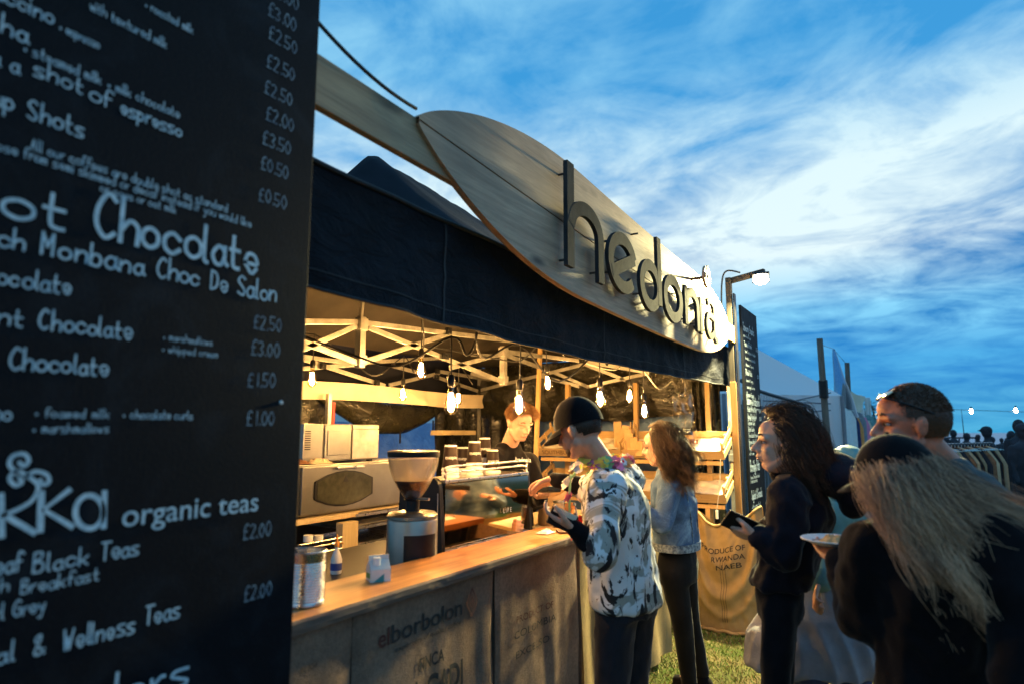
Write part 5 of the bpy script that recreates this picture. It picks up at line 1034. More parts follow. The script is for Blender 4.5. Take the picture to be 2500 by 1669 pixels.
def person(label, J, Fb, Fh, pitch, skin, vox=.0062, hs=1.0, hands=True, hand_dirs=None, slim=1.0):
    """root + one continuous skin mesh (head, neck, torso, limbs, hands)"""
    r_ = thing('person', (J['pelvis'].x, J['pelvis'].y, 0), label, 'person'); F, Lf, U = frame_(Fb); m = MB(); fr = frame_(Fh, pitch); k = slim
    head(m, J['head'], fr, hs); cap_(m, J['head']-fr[2]*.06-fr[0]*.02, .052*k, J['neck'], .055*k)
    ch, pe = J['chest'], J['pelvis']; loft(m, [(J['neck']+Vector((0, 0, .01)), .05*k, .06*k), (J['neck'].lerp(ch, .35), .075*k, .13*k), (ch, .095*k, .145*k), (ch.lerp(pe, .55), .085*k, .125*k), (pe, .085*k, .125*k), (pe-Vector((0, 0, .10)), .075*k, .115*k)], F, Lf)
    for s_ in 'LR':
        cap_(m, J['sh'+s_], .045*k, J['el'+s_], .036*k); cap_(m, J['el'+s_], .036*k, J['wr'+s_], .024*k); cap_(m, J['neck'].lerp(ch, .3), .05*k, J['sh'+s_], .045*k)
        cap_(m, J['hip'+s_], .050*k, J['kn'+s_], .034*k); cap_(m, J['kn'+s_], .034*k, J['an'+s_], .028*k); cap_(m, J['an'+s_]+Vector((0, 0, -.02)), .035, J['an'+s_]+F*.13+Vector((0, 0, -.045)), .028)
        if hand_dirs and s_ in hand_dirs: hd = hand_dirs[s_]; hand(m, J['wr'+s_], hd[0], hd[1], hs*1.0, hd[2], hd[3])
        elif hands: hand(m, J['wr'+s_], J['wr'+s_]-J['el'+s_], Lf*(1 if s_ == 'R' else -1), hs, thumb=1)
    me = blob(m, vox, 3); c0 = J['head']; Fh_, Lh, Uh = fr
    for v in me.vertices:
        q = v.co-c0
        if q.length > .16*hs or q.dot(Fh_) < .03: continue
        f_, l_, u_ = q.dot(Fh_)/hs, q.dot(Lh)/hs, q.dot(Uh)/hs; d_ = 0
        for k_ in (-1, 1):
            e = math.hypot((l_-.030*k_)/.017, (u_-.005)/.011); d_ -= .0075*math.exp(-e*e); e = math.hypot((l_-.016*k_)/.007, (u_-.006)/.010); d_ -= .003*math.exp(-e*e)
        if abs(l_) < .03: d_ -= .0035*math.exp(-((u_+.0565)/.0035)**2)*max(0, 1-(l_/.028)**2); d_ -= .003*math.exp(-((u_+.072)/.006)**2-(l_/.016)**2)
        v.co += Fh_*d_*hs
    put('body', me, skin, r_); return r_, fr, (F, Lf, U)
def legs_j(J, Fb, ankL=None, ankR=None, knL=None, knR=None):
    F, Lf, U = frame_(Fb); p = J['pelvis']
    for s_, k, a, kn in (('L', 1, ankL, knL), ('R', -1, ankR, knR)):
        J['hip'+s_] = p+Lf*.085*k-Vector((0, 0, .04)); J['an'+s_] = a if a is not None else Vector((p.x, p.y, .085))+Lf*.10*k
        J['kn'+s_] = kn if kn is not None else J['hip'+s_].lerp(J['an'+s_], .47)+F*.03
def trousers(r_, J, fb, mat, w=1.0, seed=0, amp=.008, label=None, top=.08, cut=0):
    F, Lf, U = fb; m = MB(); p = J['pelvis']; loft(m, [(p+Vector((0, 0, top)), .105*w, .155*w), (p, .125*w, .172*w), (p-Vector((0, 0, .10)), .115*w, .165*w)], F, Lf)
    for s_ in 'LR': e = J['an'+s_]+Vector((0, 0, cut)); cap_(m, J['hip'+s_], .092*w, J['kn'+s_], .068*w); cap_(m, J['kn'+s_], .068*w, e, .052*w); 
    me = blob(m, .011, 4); folds(me, amp, (10, 10, 5), seed); return put('trousers', me, mat, r_, label)
def shoes(r_, J, F, mat='black_cloth'):
    for s_ in 'LR':
        m = MB(); a = J['an'+s_]; cap_(m, Vector((a.x, a.y, .075)), .043, Vector((a.x, a.y, .05))-F*.02, .042); cap_(m, Vector((a.x, a.y, .045))-F*.03, .04, Vector((a.x, a.y, .035))+F*.16, .034); m.box(Vector((a.x, a.y, .012))+F*.06, (.26, .085, .02), F, Vector((0, 0, 1)).cross(F))
        put('shoe', blob(m, .010, 3), mat, r_)
def top(name, r_, J, fb, mat, hem, w=1.0, sleeve=1.0, amp=.010, seed=0, flare=1.0, arm=1.0, vox=.011, collar=.0, fs=(9, 9, 4), fine=.35, label=None):
    F, Lf, U = fb; m = MB(); ch, pe, nk = J['chest'], J['pelvis'], J['neck']; hz = Vector((pe.x, pe.y, hem)); lean = (pe-ch)
    if hem > pe.z-.02: q = ch.lerp(pe, (ch.z-hem)/(ch.z-pe.z)); hz = Vector((q.x, q.y, hem)); pe = ch.lerp(hz, .8)
    loft(m, [(nk+Vector((0, 0, .012+collar)), .055*w+collar*.2, .068*w+collar*.2), (nk+Vector((0, 0, -.02)), .072*w, .10*w), (nk.lerp(ch, .4), .105*w, .165*w), (ch, .128*w, .185*w), (ch.lerp(pe, .5), .120*w, .172*w*((1+flare)/2)), (pe, .132*w*flare, .182*w*flare), (hz+Vector((0, 0, .02)), .135*w*flare, .186*w*flare), (hz, .13*w*flare, .18*w*flare)], F, Lf, 32)
    for s_ in 'LR':
        sh, el, wr_ = J['sh'+s_], J['el'+s_], J['wr'+s_]; cap_(m, nk.lerp(ch, .3), .075*w, sh, .068*w*arm)
        if sleeve >= .5:
            cap_(m, sh, .069*w*arm, el, .057*w*arm)
            if sleeve > .5: e = el.lerp(wr_, (sleeve-.5)*2); cap_(m, el, .056*w*arm, e, .040*w*arm)
        else: cap_(m, sh, .072*w*arm, sh.lerp(el, sleeve*2), .070*w*arm)
    me = blob(m, vox, 4); folds(me, amp, fs, seed, fine); return put(name, me, mat, r_, label)
def sleeves(r_, J, mat, w=1.0, seed=1):
    for s_ in 'LR': m = MB(); el = J['el'+s_]; cap_(m, J['sh'+s_].lerp(el, .4), .050*w, el, .052*w); cap_(m, el, .051*w, el.lerp(J['wr'+s_], .97), .036*w); me = blob(m, .009, 3); folds(me, .007, (16, 16, 16), seed); put('sleeve', me, mat, r_)
def strands(name, paths, mat, parent, r0=.0012, r1=.0004, kind=None, hb=None):
    P = np.array(paths, 'f'); n, k, _ = P.shape; T = np.gradient(P, axis=1); T /= np.linalg.norm(T, axis=2, keepdims=True)+1e-9
    A = np.cross(T, np.array([.31, .77, .55])); A /= np.linalg.norm(A, axis=2, keepdims=True)+1e-9; B = np.cross(T, A); rr = np.linspace(r0, r1, k)[None, :, None]
    V = np.stack([P+rr*(A*math.cos(a)+B*math.sin(a)) for a in (0, 2.094, 4.189)], 2).reshape(-1, 3)
    base = (np.arange(n)*k*3)[:, None, None]+(np.arange(k-1)*3)[None, :, None]; q = [(0, 1, 4, 3), (1, 2, 5, 4), (2, 0, 3, 5)]
    Fc = np.stack([base+np.array(a)[None, None, :] for a in q], 2).reshape(-1, 4)
    me = bpy.data.meshes.new(name); me.vertices.add(len(V)); me.vertices.foreach_set('co', V.astype('f').ravel()); me.loops.add(Fc.size); me.loops.foreach_set('vertex_index', Fc.ravel().astype('i'))
    me.polygons.add(len(Fc)); me.polygons.foreach_set('loop_start', np.arange(0, Fc.size, 4, dtype='i')); me.polygons.foreach_set('loop_total', np.full(len(Fc), 4, 'i')); me.update(); me.validate()
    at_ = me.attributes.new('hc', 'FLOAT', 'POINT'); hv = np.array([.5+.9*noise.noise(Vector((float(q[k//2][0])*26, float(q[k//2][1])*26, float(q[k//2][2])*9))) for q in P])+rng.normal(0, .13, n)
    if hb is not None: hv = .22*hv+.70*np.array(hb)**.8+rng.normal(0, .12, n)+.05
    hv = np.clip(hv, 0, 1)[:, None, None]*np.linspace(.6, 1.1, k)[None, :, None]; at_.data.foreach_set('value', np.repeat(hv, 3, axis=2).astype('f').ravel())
    o = link(name, me, mat, parent, True)
    return o
def longhair(name, r_, c, fr, mat, n, length, flow=None, wave=.01, s=1.0, spread=1.0, back=.0, cover=(-.25, 1), zmin=-.35, clump=60, body=None, bodyr=.15, rad=.0013, seed=3, stiff=.0, umax=1.0, conv=.62, curl=.006, lift=.35):
    rg = random.Random(seed); F, Lf, U = fr; ax = (.080*s, .100*s, .106*s); cc = c-F*.012*s+U*.022*s; paths = []; K = 24; guides = []; roots = []
    while len(guides) < clump:
        u = rg.uniform(zmin, umax); a = rg.uniform(0, 6.283); q = math.sqrt(max(0, 1-u*u)); l, f = q*math.cos(a), q*math.sin(a)
        if f > cover[0]+u*cover[1]: continue
        p = cc+Lf*l*ax[0]+F*f*ax[1]+U*u*ax[2]; fk = rg.uniform(.12, 1) if name == 'hair_lock' else 1
        if any((p-o_).length < .011 for o_ in roots) and rg.random() < .8: continue
        L_ = length*rg.uniform(.72, 1.08); cl = (rg.uniform(-1, 1), rg.uniform(-1, 1), rg.uniform(0, 6.28)); nn_ = (Lf*l/ax[0]+F*f/ax[1]+U*u/ax[2]).normalized(); dn = V3((0, 0, -1))-F*(.5+1.6*max(0, u)+1.2*max(0, f))+Lf*l*.4; dn = (dn-nn_*dn.dot(nn_)).normalized(); d = (dn+nn_*lift).normalized(); pts = [p.copy()]; st = L_/K; roots.append(p.copy())
        for k in range(K-1):
            t = k/K; g = Vector((0, 0, -1))-F*(1.3*max(0, f+.15)*max(0, 1-t*2.2))
            if flow: fx = max(0, min(1, .5+.5*l*flow[2] if len(flow) > 2 else 1)); g = (g+flow[0]*(flow[1]*fk*fx*min(1, .35+t*1.3))).normalized()
            d = (d*(.62+stiff)+g*.38+(Lf*cl[0]+F*cl[1])*.05*spread).normalized(); ph = t*(9+3*cl[0])+cl[2]
            p = p+d*st+(Lf*math.sin(ph)+F*math.cos(ph*1.1)*.6)*wave*st*14*min(1, t*2.5)
            v = p-cc; e = Vector((v.dot(Lf)/ax[0], v.dot(F)/ax[1], v.dot(U)/ax[2])); le = e.length
            if le < 1.04: v *= 1.04/le; p = cc+v
            if body is not None and p.z < body.z+.05:
                h = Vector((p.x-body.x, p.y-body.y, 0))
                if h.length < bodyr: h.normalize(); p = Vector((body.x+h.x*bodyr, body.y+h.y*bodyr, p.z))
            pts.append(p.copy())
        guides.append(pts)
    for i in range(n):
        gi = i % clump; g = guides[gi]; off = Vector((rg.gauss(0, .011), rg.gauss(0, .011), rg.gauss(0, .011))); f1, f2 = rg.uniform(0, 6.28), rg.uniform(6, 13); m_ = rg.uniform(.75, 1.0) if rg.random() < .8 else rg.uniform(.45, .8); fly = rg.random() < .07; pts = []
        cv = conv*(.15 if fly else rg.uniform(.8, 1.1)); cu = curl*(2.4 if fly else rg.uniform(.4, 1.2))
        for k in range(K):
            x = k*m_; j = min(int(x), K-2); q = g[j].lerp(g[j+1], x-j); t = k/K; q = q+off*((1-cv*t)*(1+1.1*math.sin(math.pi*min(1, t*1.1))))+(Lf*math.sin(f1+f2*t)+U*math.cos(f1+f2*t)*.4+F*math.cos(f1+f2*t*.8)*.6)*cu*t
            v = q-cc; e = Vector((v.dot(Lf)/ax[0], v.dot(F)/ax[1], v.dot(U)/ax[2])); le = e.length
            if le < 1.01: q = cc+v*(1.01/le)
            pts.append(tuple(q))
        paths.append(pts)
    ks = [0, 2, 4, 6, 8, 10, 12, 14, 16, 18, 20, 22, 23] if K == 24 else list(range(K)); paths = [[q[k] for k in ks] for q in paths]
    return strands(name, paths, mat, r_, rad, rad*.35, hb=[(gi_*.618) % 1 for gi_ in (i % clump for i in range(n))])
def scalp(r_, c, fr, mat, s=1.0, cover=(.35, .9), zmin=-.35, thick=.0, name='hair'):
    """base of the hair that closes the gaps between strands"""
    F, Lf, U = fr; cc = c-F*.012*s+U*.022*s; m = MB(); nu, nv = 30, 18; vs = []; keep = []
    for j in range(nv+1):
        for i in range(nu):
            ph = -math.pi/2+math.pi*j/nv; t = 2*math.pi*i/nu; l, f, u = math.cos(ph)*math.cos(t), math.cos(ph)*math.sin(t), math.sin(ph)
            vs.append(cc+Lf*l*(.0775+thick)*s+F*f*(.0975+thick)*s+U*u*(.1025+thick)*s); keep.append(u > zmin-.25 and f < cover[0]+u*cover[1])
    fs = [q for q in [(j*nu+i, j*nu+(i+1) % nu, (j+1)*nu+(i+1) % nu, (j+1)*nu+i) for j in range(nv) for i in range(nu)] if all(keep[k] for k in q)]
    m.add(vs, fs); return m.build('hair_base', mat, r_, smooth='all')
def shorthair(r_, c, fr, mat, n=5200, L_=.03, s=1.0, cover=(.42, .75), zmin=-.3, seed=5, up=.5, quiff=0, rad=.0011):
    rg = random.Random(seed); F, Lf, U = fr; cc = c-F*.012*s+U*.022*s; paths = []
    while len(paths) < n:
        u = rg.uniform(zmin-.15, 1); a = rg.uniform(0, 6.283); q = math.sqrt(max(0, 1-u*u)); l, f = q*math.cos(a), q*math.sin(a)
        if f > cover[0]+u*cover[1] or (u < zmin and f > -.2): continue
        p = cc+Lf*l*.076*s+F*f*.096*s+U*u*.100*s; nn = (Lf*l/.076+F*f/.096+U*u/.1).normalized(); w = noise.noise(Vector((l*4, f*4, u*4+seed)))
        ln = L_*rg.uniform(.6, 1.1)*(1+quiff*max(0, f)*max(0, u)*2)*(1 if u > .1 else .4); d = (nn*up+F*(.25*quiff-.2)-U*.15+Lf*w*.6).normalized(); pts = []
        for k in range(5): t = k/4; pts.append(tuple(p+(nn*.25*t+d*t-U*.22*t*t)*ln))
        paths.append(pts)
    return strands('hair', paths, mat, r_, rad, rad*.35, hb=[.35]*len(paths))
def eyes(r_, c, fr, s=1.0, closed=False, hair='hair_dark'):
    F, Lf, U = fr
    for k in (-1, 1):
        e = c+F*.0755*s+Lf*.030*k*s+U*.004*s
        if not closed:
            m = MB(); ell(m, e-F*.0035*s, (.012*s, .009*s, .0055*s), (Lf, F, U)); eb = m.build('eye', 'eye_white', r_, smooth='all'); m = MB(); ell(m, e+F*.004*s, (.0052*s, .0035*s, .0052*s), (Lf, F, U)); m.build('iris', 'cup_brown', eb, smooth='all')
        m = MB(); m.tube([e+F*.006*s+Lf*(.016*math.cos(R(a)))*s*1.0+U*((-.002 if closed else .001)+.007*math.sin(R(a))*(-.3 if closed else 1))*s for a in range(0, 181, 30)], .0016*s, 5); m.build('eyelashes', hair, r_)
        m = MB(); m.tube([c+F*(.088-.016*abs(t-.35))*s+Lf*k*(.014+.036*t)*s+U*(.030+.008*math.sin(t*3))*s for t in (0, .25, .5, .75, 1)], [.002, .0038, .004, .003, .0015], 6); m.build('eyebrow', hair, r_)
    m = MB(); cap_(m, c+F*.0985*s-Lf*.010*s-U*.0525*s, .003*s, c+F*.0985*s+Lf*.010*s-U*.0525*s, .003*s, 8); cap_(m, c+F*.0955*s-Lf*.010*s-U*.061*s, .0042*s, c+F*.0955*s+Lf*.010*s-U*.061*s, .0042*s, 8); m.build('lips', 'lip', r_, smooth='all')
def capmesh(r_, c, fr, mat, s=1.0, brim=.085, brimmat=None, tag_=None, drop=0.0, bd=1):
    F, Lf, U = fr; cc = c-F*.010*s+U*.030*s; m = MB(); nu, nv = 36, 12; vs = []
    for j in range(nv+1):
        ph = math.pi/2*(j/nv)**.9-.14
        for i in range(nu):
            t = 2*math.pi*i/nu; seam = 1-.010*abs(math.sin(3*t))**8; l, f, u = math.cos(ph)*math.cos(t), math.cos(ph)*math.sin(t), math.sin(ph)
            vs.append(cc+Lf*l*.089*s*seam+F*f*.108*s*seam+U*(u*.112+(.012*f if j == 0 else .006*f))*s)
    m.add(vs, [(j*nu+i, j*nu+(i+1) % nu, (j+1)*nu+(i+1) % nu, (j+1)*nu+i) for j in range(nv) for i in range(nu)]); cp = m.build('cap', mat, r_, smooth='all')
    m = MB(); ell(m, cc+U*.113*s, (.007, .007, .004)); m.build('button', mat, cp, smooth='all')
    def bf(u, v, h): t = R(25+130*u); rr = 1+v*brim/.1*math.sin(t)**.7*1.1; l, f = math.cos(t)*(.087+.0*v), math.sin(t)*.104; return cc+Lf*l*(1+.12*v)*s+F*(f+v*brim*math.sin(math.pi*u)**.55)*s+U*(-.016+.006-.020*v*v-.30*abs(l)**1.6*bd*v+h+.0)*s
    m = MB(); m.grid(lambda u, v: bf(u, v, .0025), 22, 8); m.grid(lambda u, v: bf(1-u, v, -.0025), 22, 8); m.tube([bf(i/22, 1, 0) for i in range(23)], .003, 6); m.build('peak', brimmat or mat, cp, smooth='all')
    if tag_:
        f0, a0, col = tag_; pts = []
        m = MB()
        for i in range(8):
            t = R(a0+i*3.2); q = cc+Lf*math.cos(t)*.0905*s+F*math.sin(t)*.110*s+U*(-.012)*s; m.add([q, q+U*.014*s], [])
        m.f = [(2*i, 2*i+2, 2*i+3, 2*i+1) for i in range(7)]; m.mi = [0]*7; m.build('badge', col, cp)
    return cp
# ---------------------------------------------------------------- man in the printed shirt
J = dict(head=at(1328, 985, dep=2.82), neck=at(1392, 1078, dep=2.86), chest=at(1412, 1165, dep=2.86), pelvis=at(1436, 1352, dep=2.86), shL=at(1392, 1118, dep=2.70), shR=at(1436, 1098, dep=3.02), elL=at(1376, 1268, dep=2.56), wrL=at(1318, 1212, dep=2.60), elR=at(1352, 1122, dep=3.02), wrR=at(1274, 1098, dep=3.05))
Fb = V3((-1, .12, 0)); legs_j(J, Fb)
hl = at(1280, 1192, dep=2.62)-J['wrL']; hr = at(1236, 1110, dep=3.1)-J['wrR']
r1, fr, fb = person('man in black cap, white shirt with black paint marks and flower garland, paying', J, Fb, (-1, .10, 0), -22, 'skin', hs=1.03, hand_dirs={'L': (hl, V3((0, .25, 1)), (30, 30, 32, 35), 1), 'R': (hr, V3((0, -.3, -1)), (22, 26, 30, 34), -1)})
fr_man = fr
tr = trousers(r1, J, fb, 'jeans_dark', 1.06, 2, .011); shoes(r1, J, fb[0])
sleeves(r1, J, 'black_cloth', 1.04)
sh = top('shirt', r1, J, fb, 'print_shirt', .835, .99, .52, .020, 3, 1.06, 1.22, .010, 0, (9, 9, 1.7), .30)
scalp(r1, J['head'], fr, 'hair_short', 1.03, (.2, .6), -.45); shorthair(r1, J['head'], fr, 'hair_short', 2600, .012, 1.03, (.2, .7), -.5, 8, .8)
capmesh(r1, J['head'], fr, 'black_cloth', 1.05, .082, tag_=(0, 118, 'paint_white'))
m = MB(); ell(m, J['head']-fr[2]*.075*1.03+fr[0]*.045, (.052, .05, .035), (fr[1], fr[0], fr[2])); put('beard', blob(m, .006, 3), 'hair_short', r1)
ga = thing('flower_garland', J['neck'], 'flower garland of red, pink and yellow blooms round the neck of the shirted man', 'garland')
gl = []; nk = J['neck']; F, Lf, U = fb
for i in range(34):
    t = 2*math.pi*i/34; q = nk+Lf*.125*math.sin(t)+F*(.03+.115*math.cos(t))+V3((0, 0, .035-.10*max(0, math.cos(t))**1.5)); 
    if math.cos(t) > .55: q += V3((0, 0, -.22*(math.cos(t)-.55)/.45))+F*.03
    gl.append(q)
m = MB(); m.tube(gl+[gl[0]], .006, 6); m.build('string', 'petal_green', ga)
def flower(q, nrm, mat, s):
    nrm = nrm.normalized(); a = nrm.cross(V3((.3, .2, .9))).normalized(); b = nrm.cross(a); m = MB(); f0 = random.uniform(0, 6)
    for k in range(6):
        t = f0+k*1.047; dd = a*math.cos(t)+b*math.sin(t); e = nrm.cross(dd); w = s*.55
        m.add([q, q+dd*s*.55+e*w+nrm*s*.25, q+dd*s*1.1+e*w*.55+nrm*s*.15, q+dd*s*1.15-e*w*.5+nrm*s*.3, q+dd*s*.55-e*w+nrm*s*.1], [(0, 1, 2, 3, 4)])
    return m.build('flower', mat, ga, smooth=True)
pm = ['petal_red', 'petal_orange', 'petal_pink', 'petal_white', 'petal_yellow', 'petal_pink', 'petal_green', 'petal_white']
for i, q in enumerate(gl):
    out = V3((q.x-nk.x, q.y-nk.y, .12)); c_ = pm[(i*3) % 8 if random.random() < .4 else (i//2) % 8]
    for k in range(3): flower(q+V3((random.gauss(0, .009), random.gauss(0, .009), random.gauss(0, .008))), out+V3((random.gauss(0, .08), random.gauss(0, .08), random.gauss(0, .08))), c_, random.uniform(.018, .027))
# wallet in his left hand, card in the other
q = J['wrL']+hl.normalized()*.12+V3((0, 0, .022)); ux = hl.normalized(); m = MB(); a_ = at(1258, 1175, dep=2.62); b_ = at(1322, 1205, dep=2.62); d_ = (b_-a_).normalized()
w0 = (a_+b_)/2+V3((0, 0, .0)); up_ = V3((0, 0, 1))-d_*d_.z; m.box(w0, (.115, .022, .075), d_, up_.cross(d_), up_); wl = tag(m.build('wallet', 'cup_brown', bevel=.004), 'dark brown wallet held open over the counter by the shirted man', 'wallet')
m = MB(); m.box(w0+up_.normalized()*.026-up_.cross(d_).normalized()*.0, (.10, .026, .022), d_, up_.cross(d_), up_); m.build('card_pocket', 'cream_cloth', wl, bevel=.002)
# ---------------------------------------------------------------- woman in the denim jacket
J = dict(head=at(1514, 1024, dep=3.80), neck=at(1532, 1082, dep=3.84), chest=at(1546, 1150, dep=3.84), pelvis=at(1555, 1292, dep=3.86), shL=at(1538, 1112, dep=3.69), shR=at(1560, 1102, dep=3.99), elL=at(1520, 1205, dep=3.62), wrL=at(1476, 1170, dep=3.62), elR=at(1500, 1190, dep=4.0), wrR=at(1470, 1165, dep=3.9))
Fb = V3((-1, .05, 0)); legs_j(J, Fb, at(1582, 1592, dep=3.82), at(1611, 1560, dep=4.0), at(1566, 1430, dep=3.78), at(1582, 1420, dep=3.98)); J['anL'].z = J['anR'].z = .09
r2, fr, fb = person('woman with long wavy brown hair, blue denim jacket and black leggings at the counter', J, Fb, (-1, -.05, 0), -8, 'skin_pale', hs=.97, slim=.93)
trousers(r2, J, fb, 'leggings', .90, 5, .004, cut=.03); shoes(r2, J, fb[0])
jk = top('jacket', r2, J, fb, 'denim', .915, .96, 1.0, .010, 6, .98, 1.0, .0095, .012, (12, 12, 6), .4)
m = MB(); hq = J['chest'].lerp(J['pelvis'], min(1, (J['chest'].z-.93)/(J['chest'].z-J['pelvis'].z))); loft(m, [(V3((hq.x, hq.y, .905)), .129, .178), (V3((hq.x, hq.y, .95)), .131, .180)], fb[0], fb[1], 40); m.build('waistband', 'denim_seam', r2, smooth=True)
m = MB(); b_ = jk; 
for k in (-1, 1): p0 = J['neck'].lerp(J['chest'], .5)-fb[0]*.117+fb[1]*.065*k; p1 = V3((hq.x, hq.y, .93))-fb[0]*.121+fb[1]*.045*k; m.tube([p0, p0.lerp(p1, .5)-fb[0]*.006, p1], .0035, 5)
m.build('seam', 'denim_seam', r2, smooth=True)
eyes(r2, J['head'], fr, .97); scalp(r2, J['head'], fr, 'hair_brown', .97, (.10, .6), -.9, .004)
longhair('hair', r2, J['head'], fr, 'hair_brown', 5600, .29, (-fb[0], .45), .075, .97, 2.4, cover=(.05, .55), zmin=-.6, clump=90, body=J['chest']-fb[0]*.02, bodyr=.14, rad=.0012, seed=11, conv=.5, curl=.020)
# ---------------------------------------------------------------- barista
J = dict(head=at(1192, 968, dep=4.12), neck=at(1166, 1026, dep=4.22), chest=at(1164, 1100, dep=4.20), pelvis=at(1165, 1300, dep=4.25), shL=at(1212, 1062, dep=4.32), shR=at(1128, 1055, dep=4.08), elL=at(1232, 1145, dep=4.15), wrL=at(1240, 1140, dep=3.80), elR=at(1118, 1150, dep=3.98), wrR=at(1160, 1185, dep=3.80))
Fb = V3((.90, -.30, 0)); legs_j(J, Fb)
r3, fr, fb = person('barista with swept ginger hair and black sweatshirt looking down at the card reader', J, Fb, (.93, -.42, 0), -26, 'skin_pale', hs=.98, hand_dirs={'L': (at(1262, 1128, dep=3.5)-J['wrL'], V3((0, 0, 1)), (28, 30, 34, 38), -1)})
trousers(r3, J, fb, 'black_cloth', 1.0, 2); shoes(r3, J, fb[0]); tp = top('sweatshirt', r3, J, fb, 'black_cloth', .95, 1.02, 1.0, .012, 9, 1.0, 1.05, .010, .02)
eyes(r3, J['head'], fr, .98, True, 'hair_ginger'); scalp(r3, J['head'], fr, 'hair_ginger', .98, (.36, .50), -.25, .003); shorthair(r3, J['head'], fr, 'hair_ginger', 6500, .022, .98, (.34, .55), -.05, 4, .55, 2.0, .0012)
hp_ = at(1198, 1048+5, dep=4.02); U2 = fb[1]*1.0; q = hp_; m_ = print_text(r3, 'hedonia', q, (U2+V3((0, 0, -.06))).normalized(), (0, 0, 1), .042, 'paint_white', n=.0, bold=.008)
for v in m_.data.vertices:
    w_ = v.co+origin(r3)
co_ok, loc_, nor_, _ = tp.closest_point_on_mesh(q-origin(r3)); dlt = loc_+nor_*.012-(q-origin(r3)); m_.data.transform(Matrix.Translation(dlt))
# card reader between the two
q = at(1256, 1122, dep=3.42); dd = V3((.75, -.55, .1)).normalized(); up_ = V3((-.15, .2, 1)); cr = thing('card_reader', q, 'black card reader held out between the barista and the shirted man', 'card reader')
sd3 = dd.cross(up_).normalized(); un = sd3.cross(dd); m = MB(); m.box(q, (.17, .078, .028), dd, sd3, un); m.build('reader_body', 'black_plastic', cr, bevel=.006); m = MB(); m.box(q-dd*.035+un*.0150, (.06, .058, .002), dd, sd3, un); m.build('screen', 'oven_glass', cr)
for i in range(3):
    for j in range(4): m = MB(); m.box(q+dd*(.012+.016*j)+sd3*(-.018+.018*i)+un*.0155, (.011, .013, .003), dd, sd3, un); m.build('key', 'alu_dull', cr)
m = MB(); m.box(at(1238, 1108, dep=3.22)+V3((0, 0, 0)), (.085, .054, .0012), (.8, -.3, .3), (.2, .9, 0)); tag(m.build('payment_card', 'paint_white'), 'white payment card in the outstretched hand of the shirted man', 'card')
# ---------------------------------------------------------------- woman in the dark hooded coat
J = dict(head=at(1796, 1018, dep=2.50), neck=at(1822, 1098, dep=2.54), chest=at(1834, 1180, dep=2.54), pelvis=at(1788, 1352, dep=2.54), shL=at(1812, 1140, dep=2.38), shR=at(1856, 1135, dep=2.70), elL=at(1800, 1268, dep=2.34), wrL=at(1746, 1232, dep=2.36), elR=at(1800, 1240, dep=2.66), wrR=at(1745, 1222, dep=2.56))
Fb = V3((-1, -.1, 0)); legs_j(J, Fb); hd = at(1700, 1222, dep=2.42)-J['wrL']; hd2 = at(1700, 1212, dep=2.5)-J['wrR']
r4, fr, fb = person('woman with brown hair in a black hooded coat, holding a phone by the menu board', J, Fb, (-1, -.25, 0), 2, 'skin_pale', hs=.98, slim=.95, hand_dirs={'L': (hd, V3((0, .6, .8)), (28, 30, 32, 34), 1), 'R': (hd2, V3((0, -.6, .8)), (30, 32, 34, 36), -1)})
trousers(r4, J, fb, 'leggings', .74, 3); shoes(r4, J, fb[0]); top('coat', r4, J, fb, 'navy_cloth', 1.0, .98, 1.0, .024, 12, .84, 1.10, .011, .03, (8, 8, 5))
m = MB(); hc = J['neck']-fb[0]*.15+V3((0, 0, .02)); ell(m, hc, (.145, .100, .090), (fb[1], fb[0], V3((0, 0, 1)))); ell(m, hc-fb[0]*.05-V3((0, 0, .07)), (.10, .06, .09), (fb[1], fb[0], V3((0, 0, 1)))); cap_(m, J['neck']+fb[0]*.05+fb[1]*.05+V3((0, 0, .02)), .035, hc+fb[1]*.10, .05); cap_(m, J['neck']+fb[0]*.05-fb[1]*.05+V3((0, 0, .02)), .035, hc-fb[1]*.10, .05)
me = blob(m, .010, 4); folds(me, .010, (11, 11, 11), 5); put('hood', me, 'navy_cloth', r4)
eyes(r4, J['head'], fr, .98); scalp(r4, J['head'], fr, 'hair_dark', .98, (.30, .48), -.9, .004); longhair('hair', r4, J['head'], fr, 'hair_dark', 6500, .22, (-fb[0], .6), .008, 1.0, .9, cover=(.30, .45), zmin=-.55, clump=100, body=J['neck'], bodyr=.10, rad=.0011, seed=21)
q0 = at(1680, 1190, dep=2.42); q1 = at(1724, 1210, dep=2.42); d_ = (q1-q0).normalized(); m = MB(); up_ = V3((.1, -.5, .9)); m.box((q0+q1)/2+V3((0, 0, -.004)), (.145*.62+.05, .010, .075), d_, up_.cross(d_), up_.cross(d_).cross(d_)); ph = tag(m.build('phone', 'black_plastic', bevel=.003), 'black phone in a case held by the woman in the black hooded coat', 'phone')
m = MB(); m.box((q0+q1)/2+up_.cross(d_).normalized()*.0056+V3((0, 0, -.004)), (.125, .001, .066), d_, up_.cross(d_), up_.cross(d_).cross(d_)); m.build('phone_screen', 'oven_glass', ph)
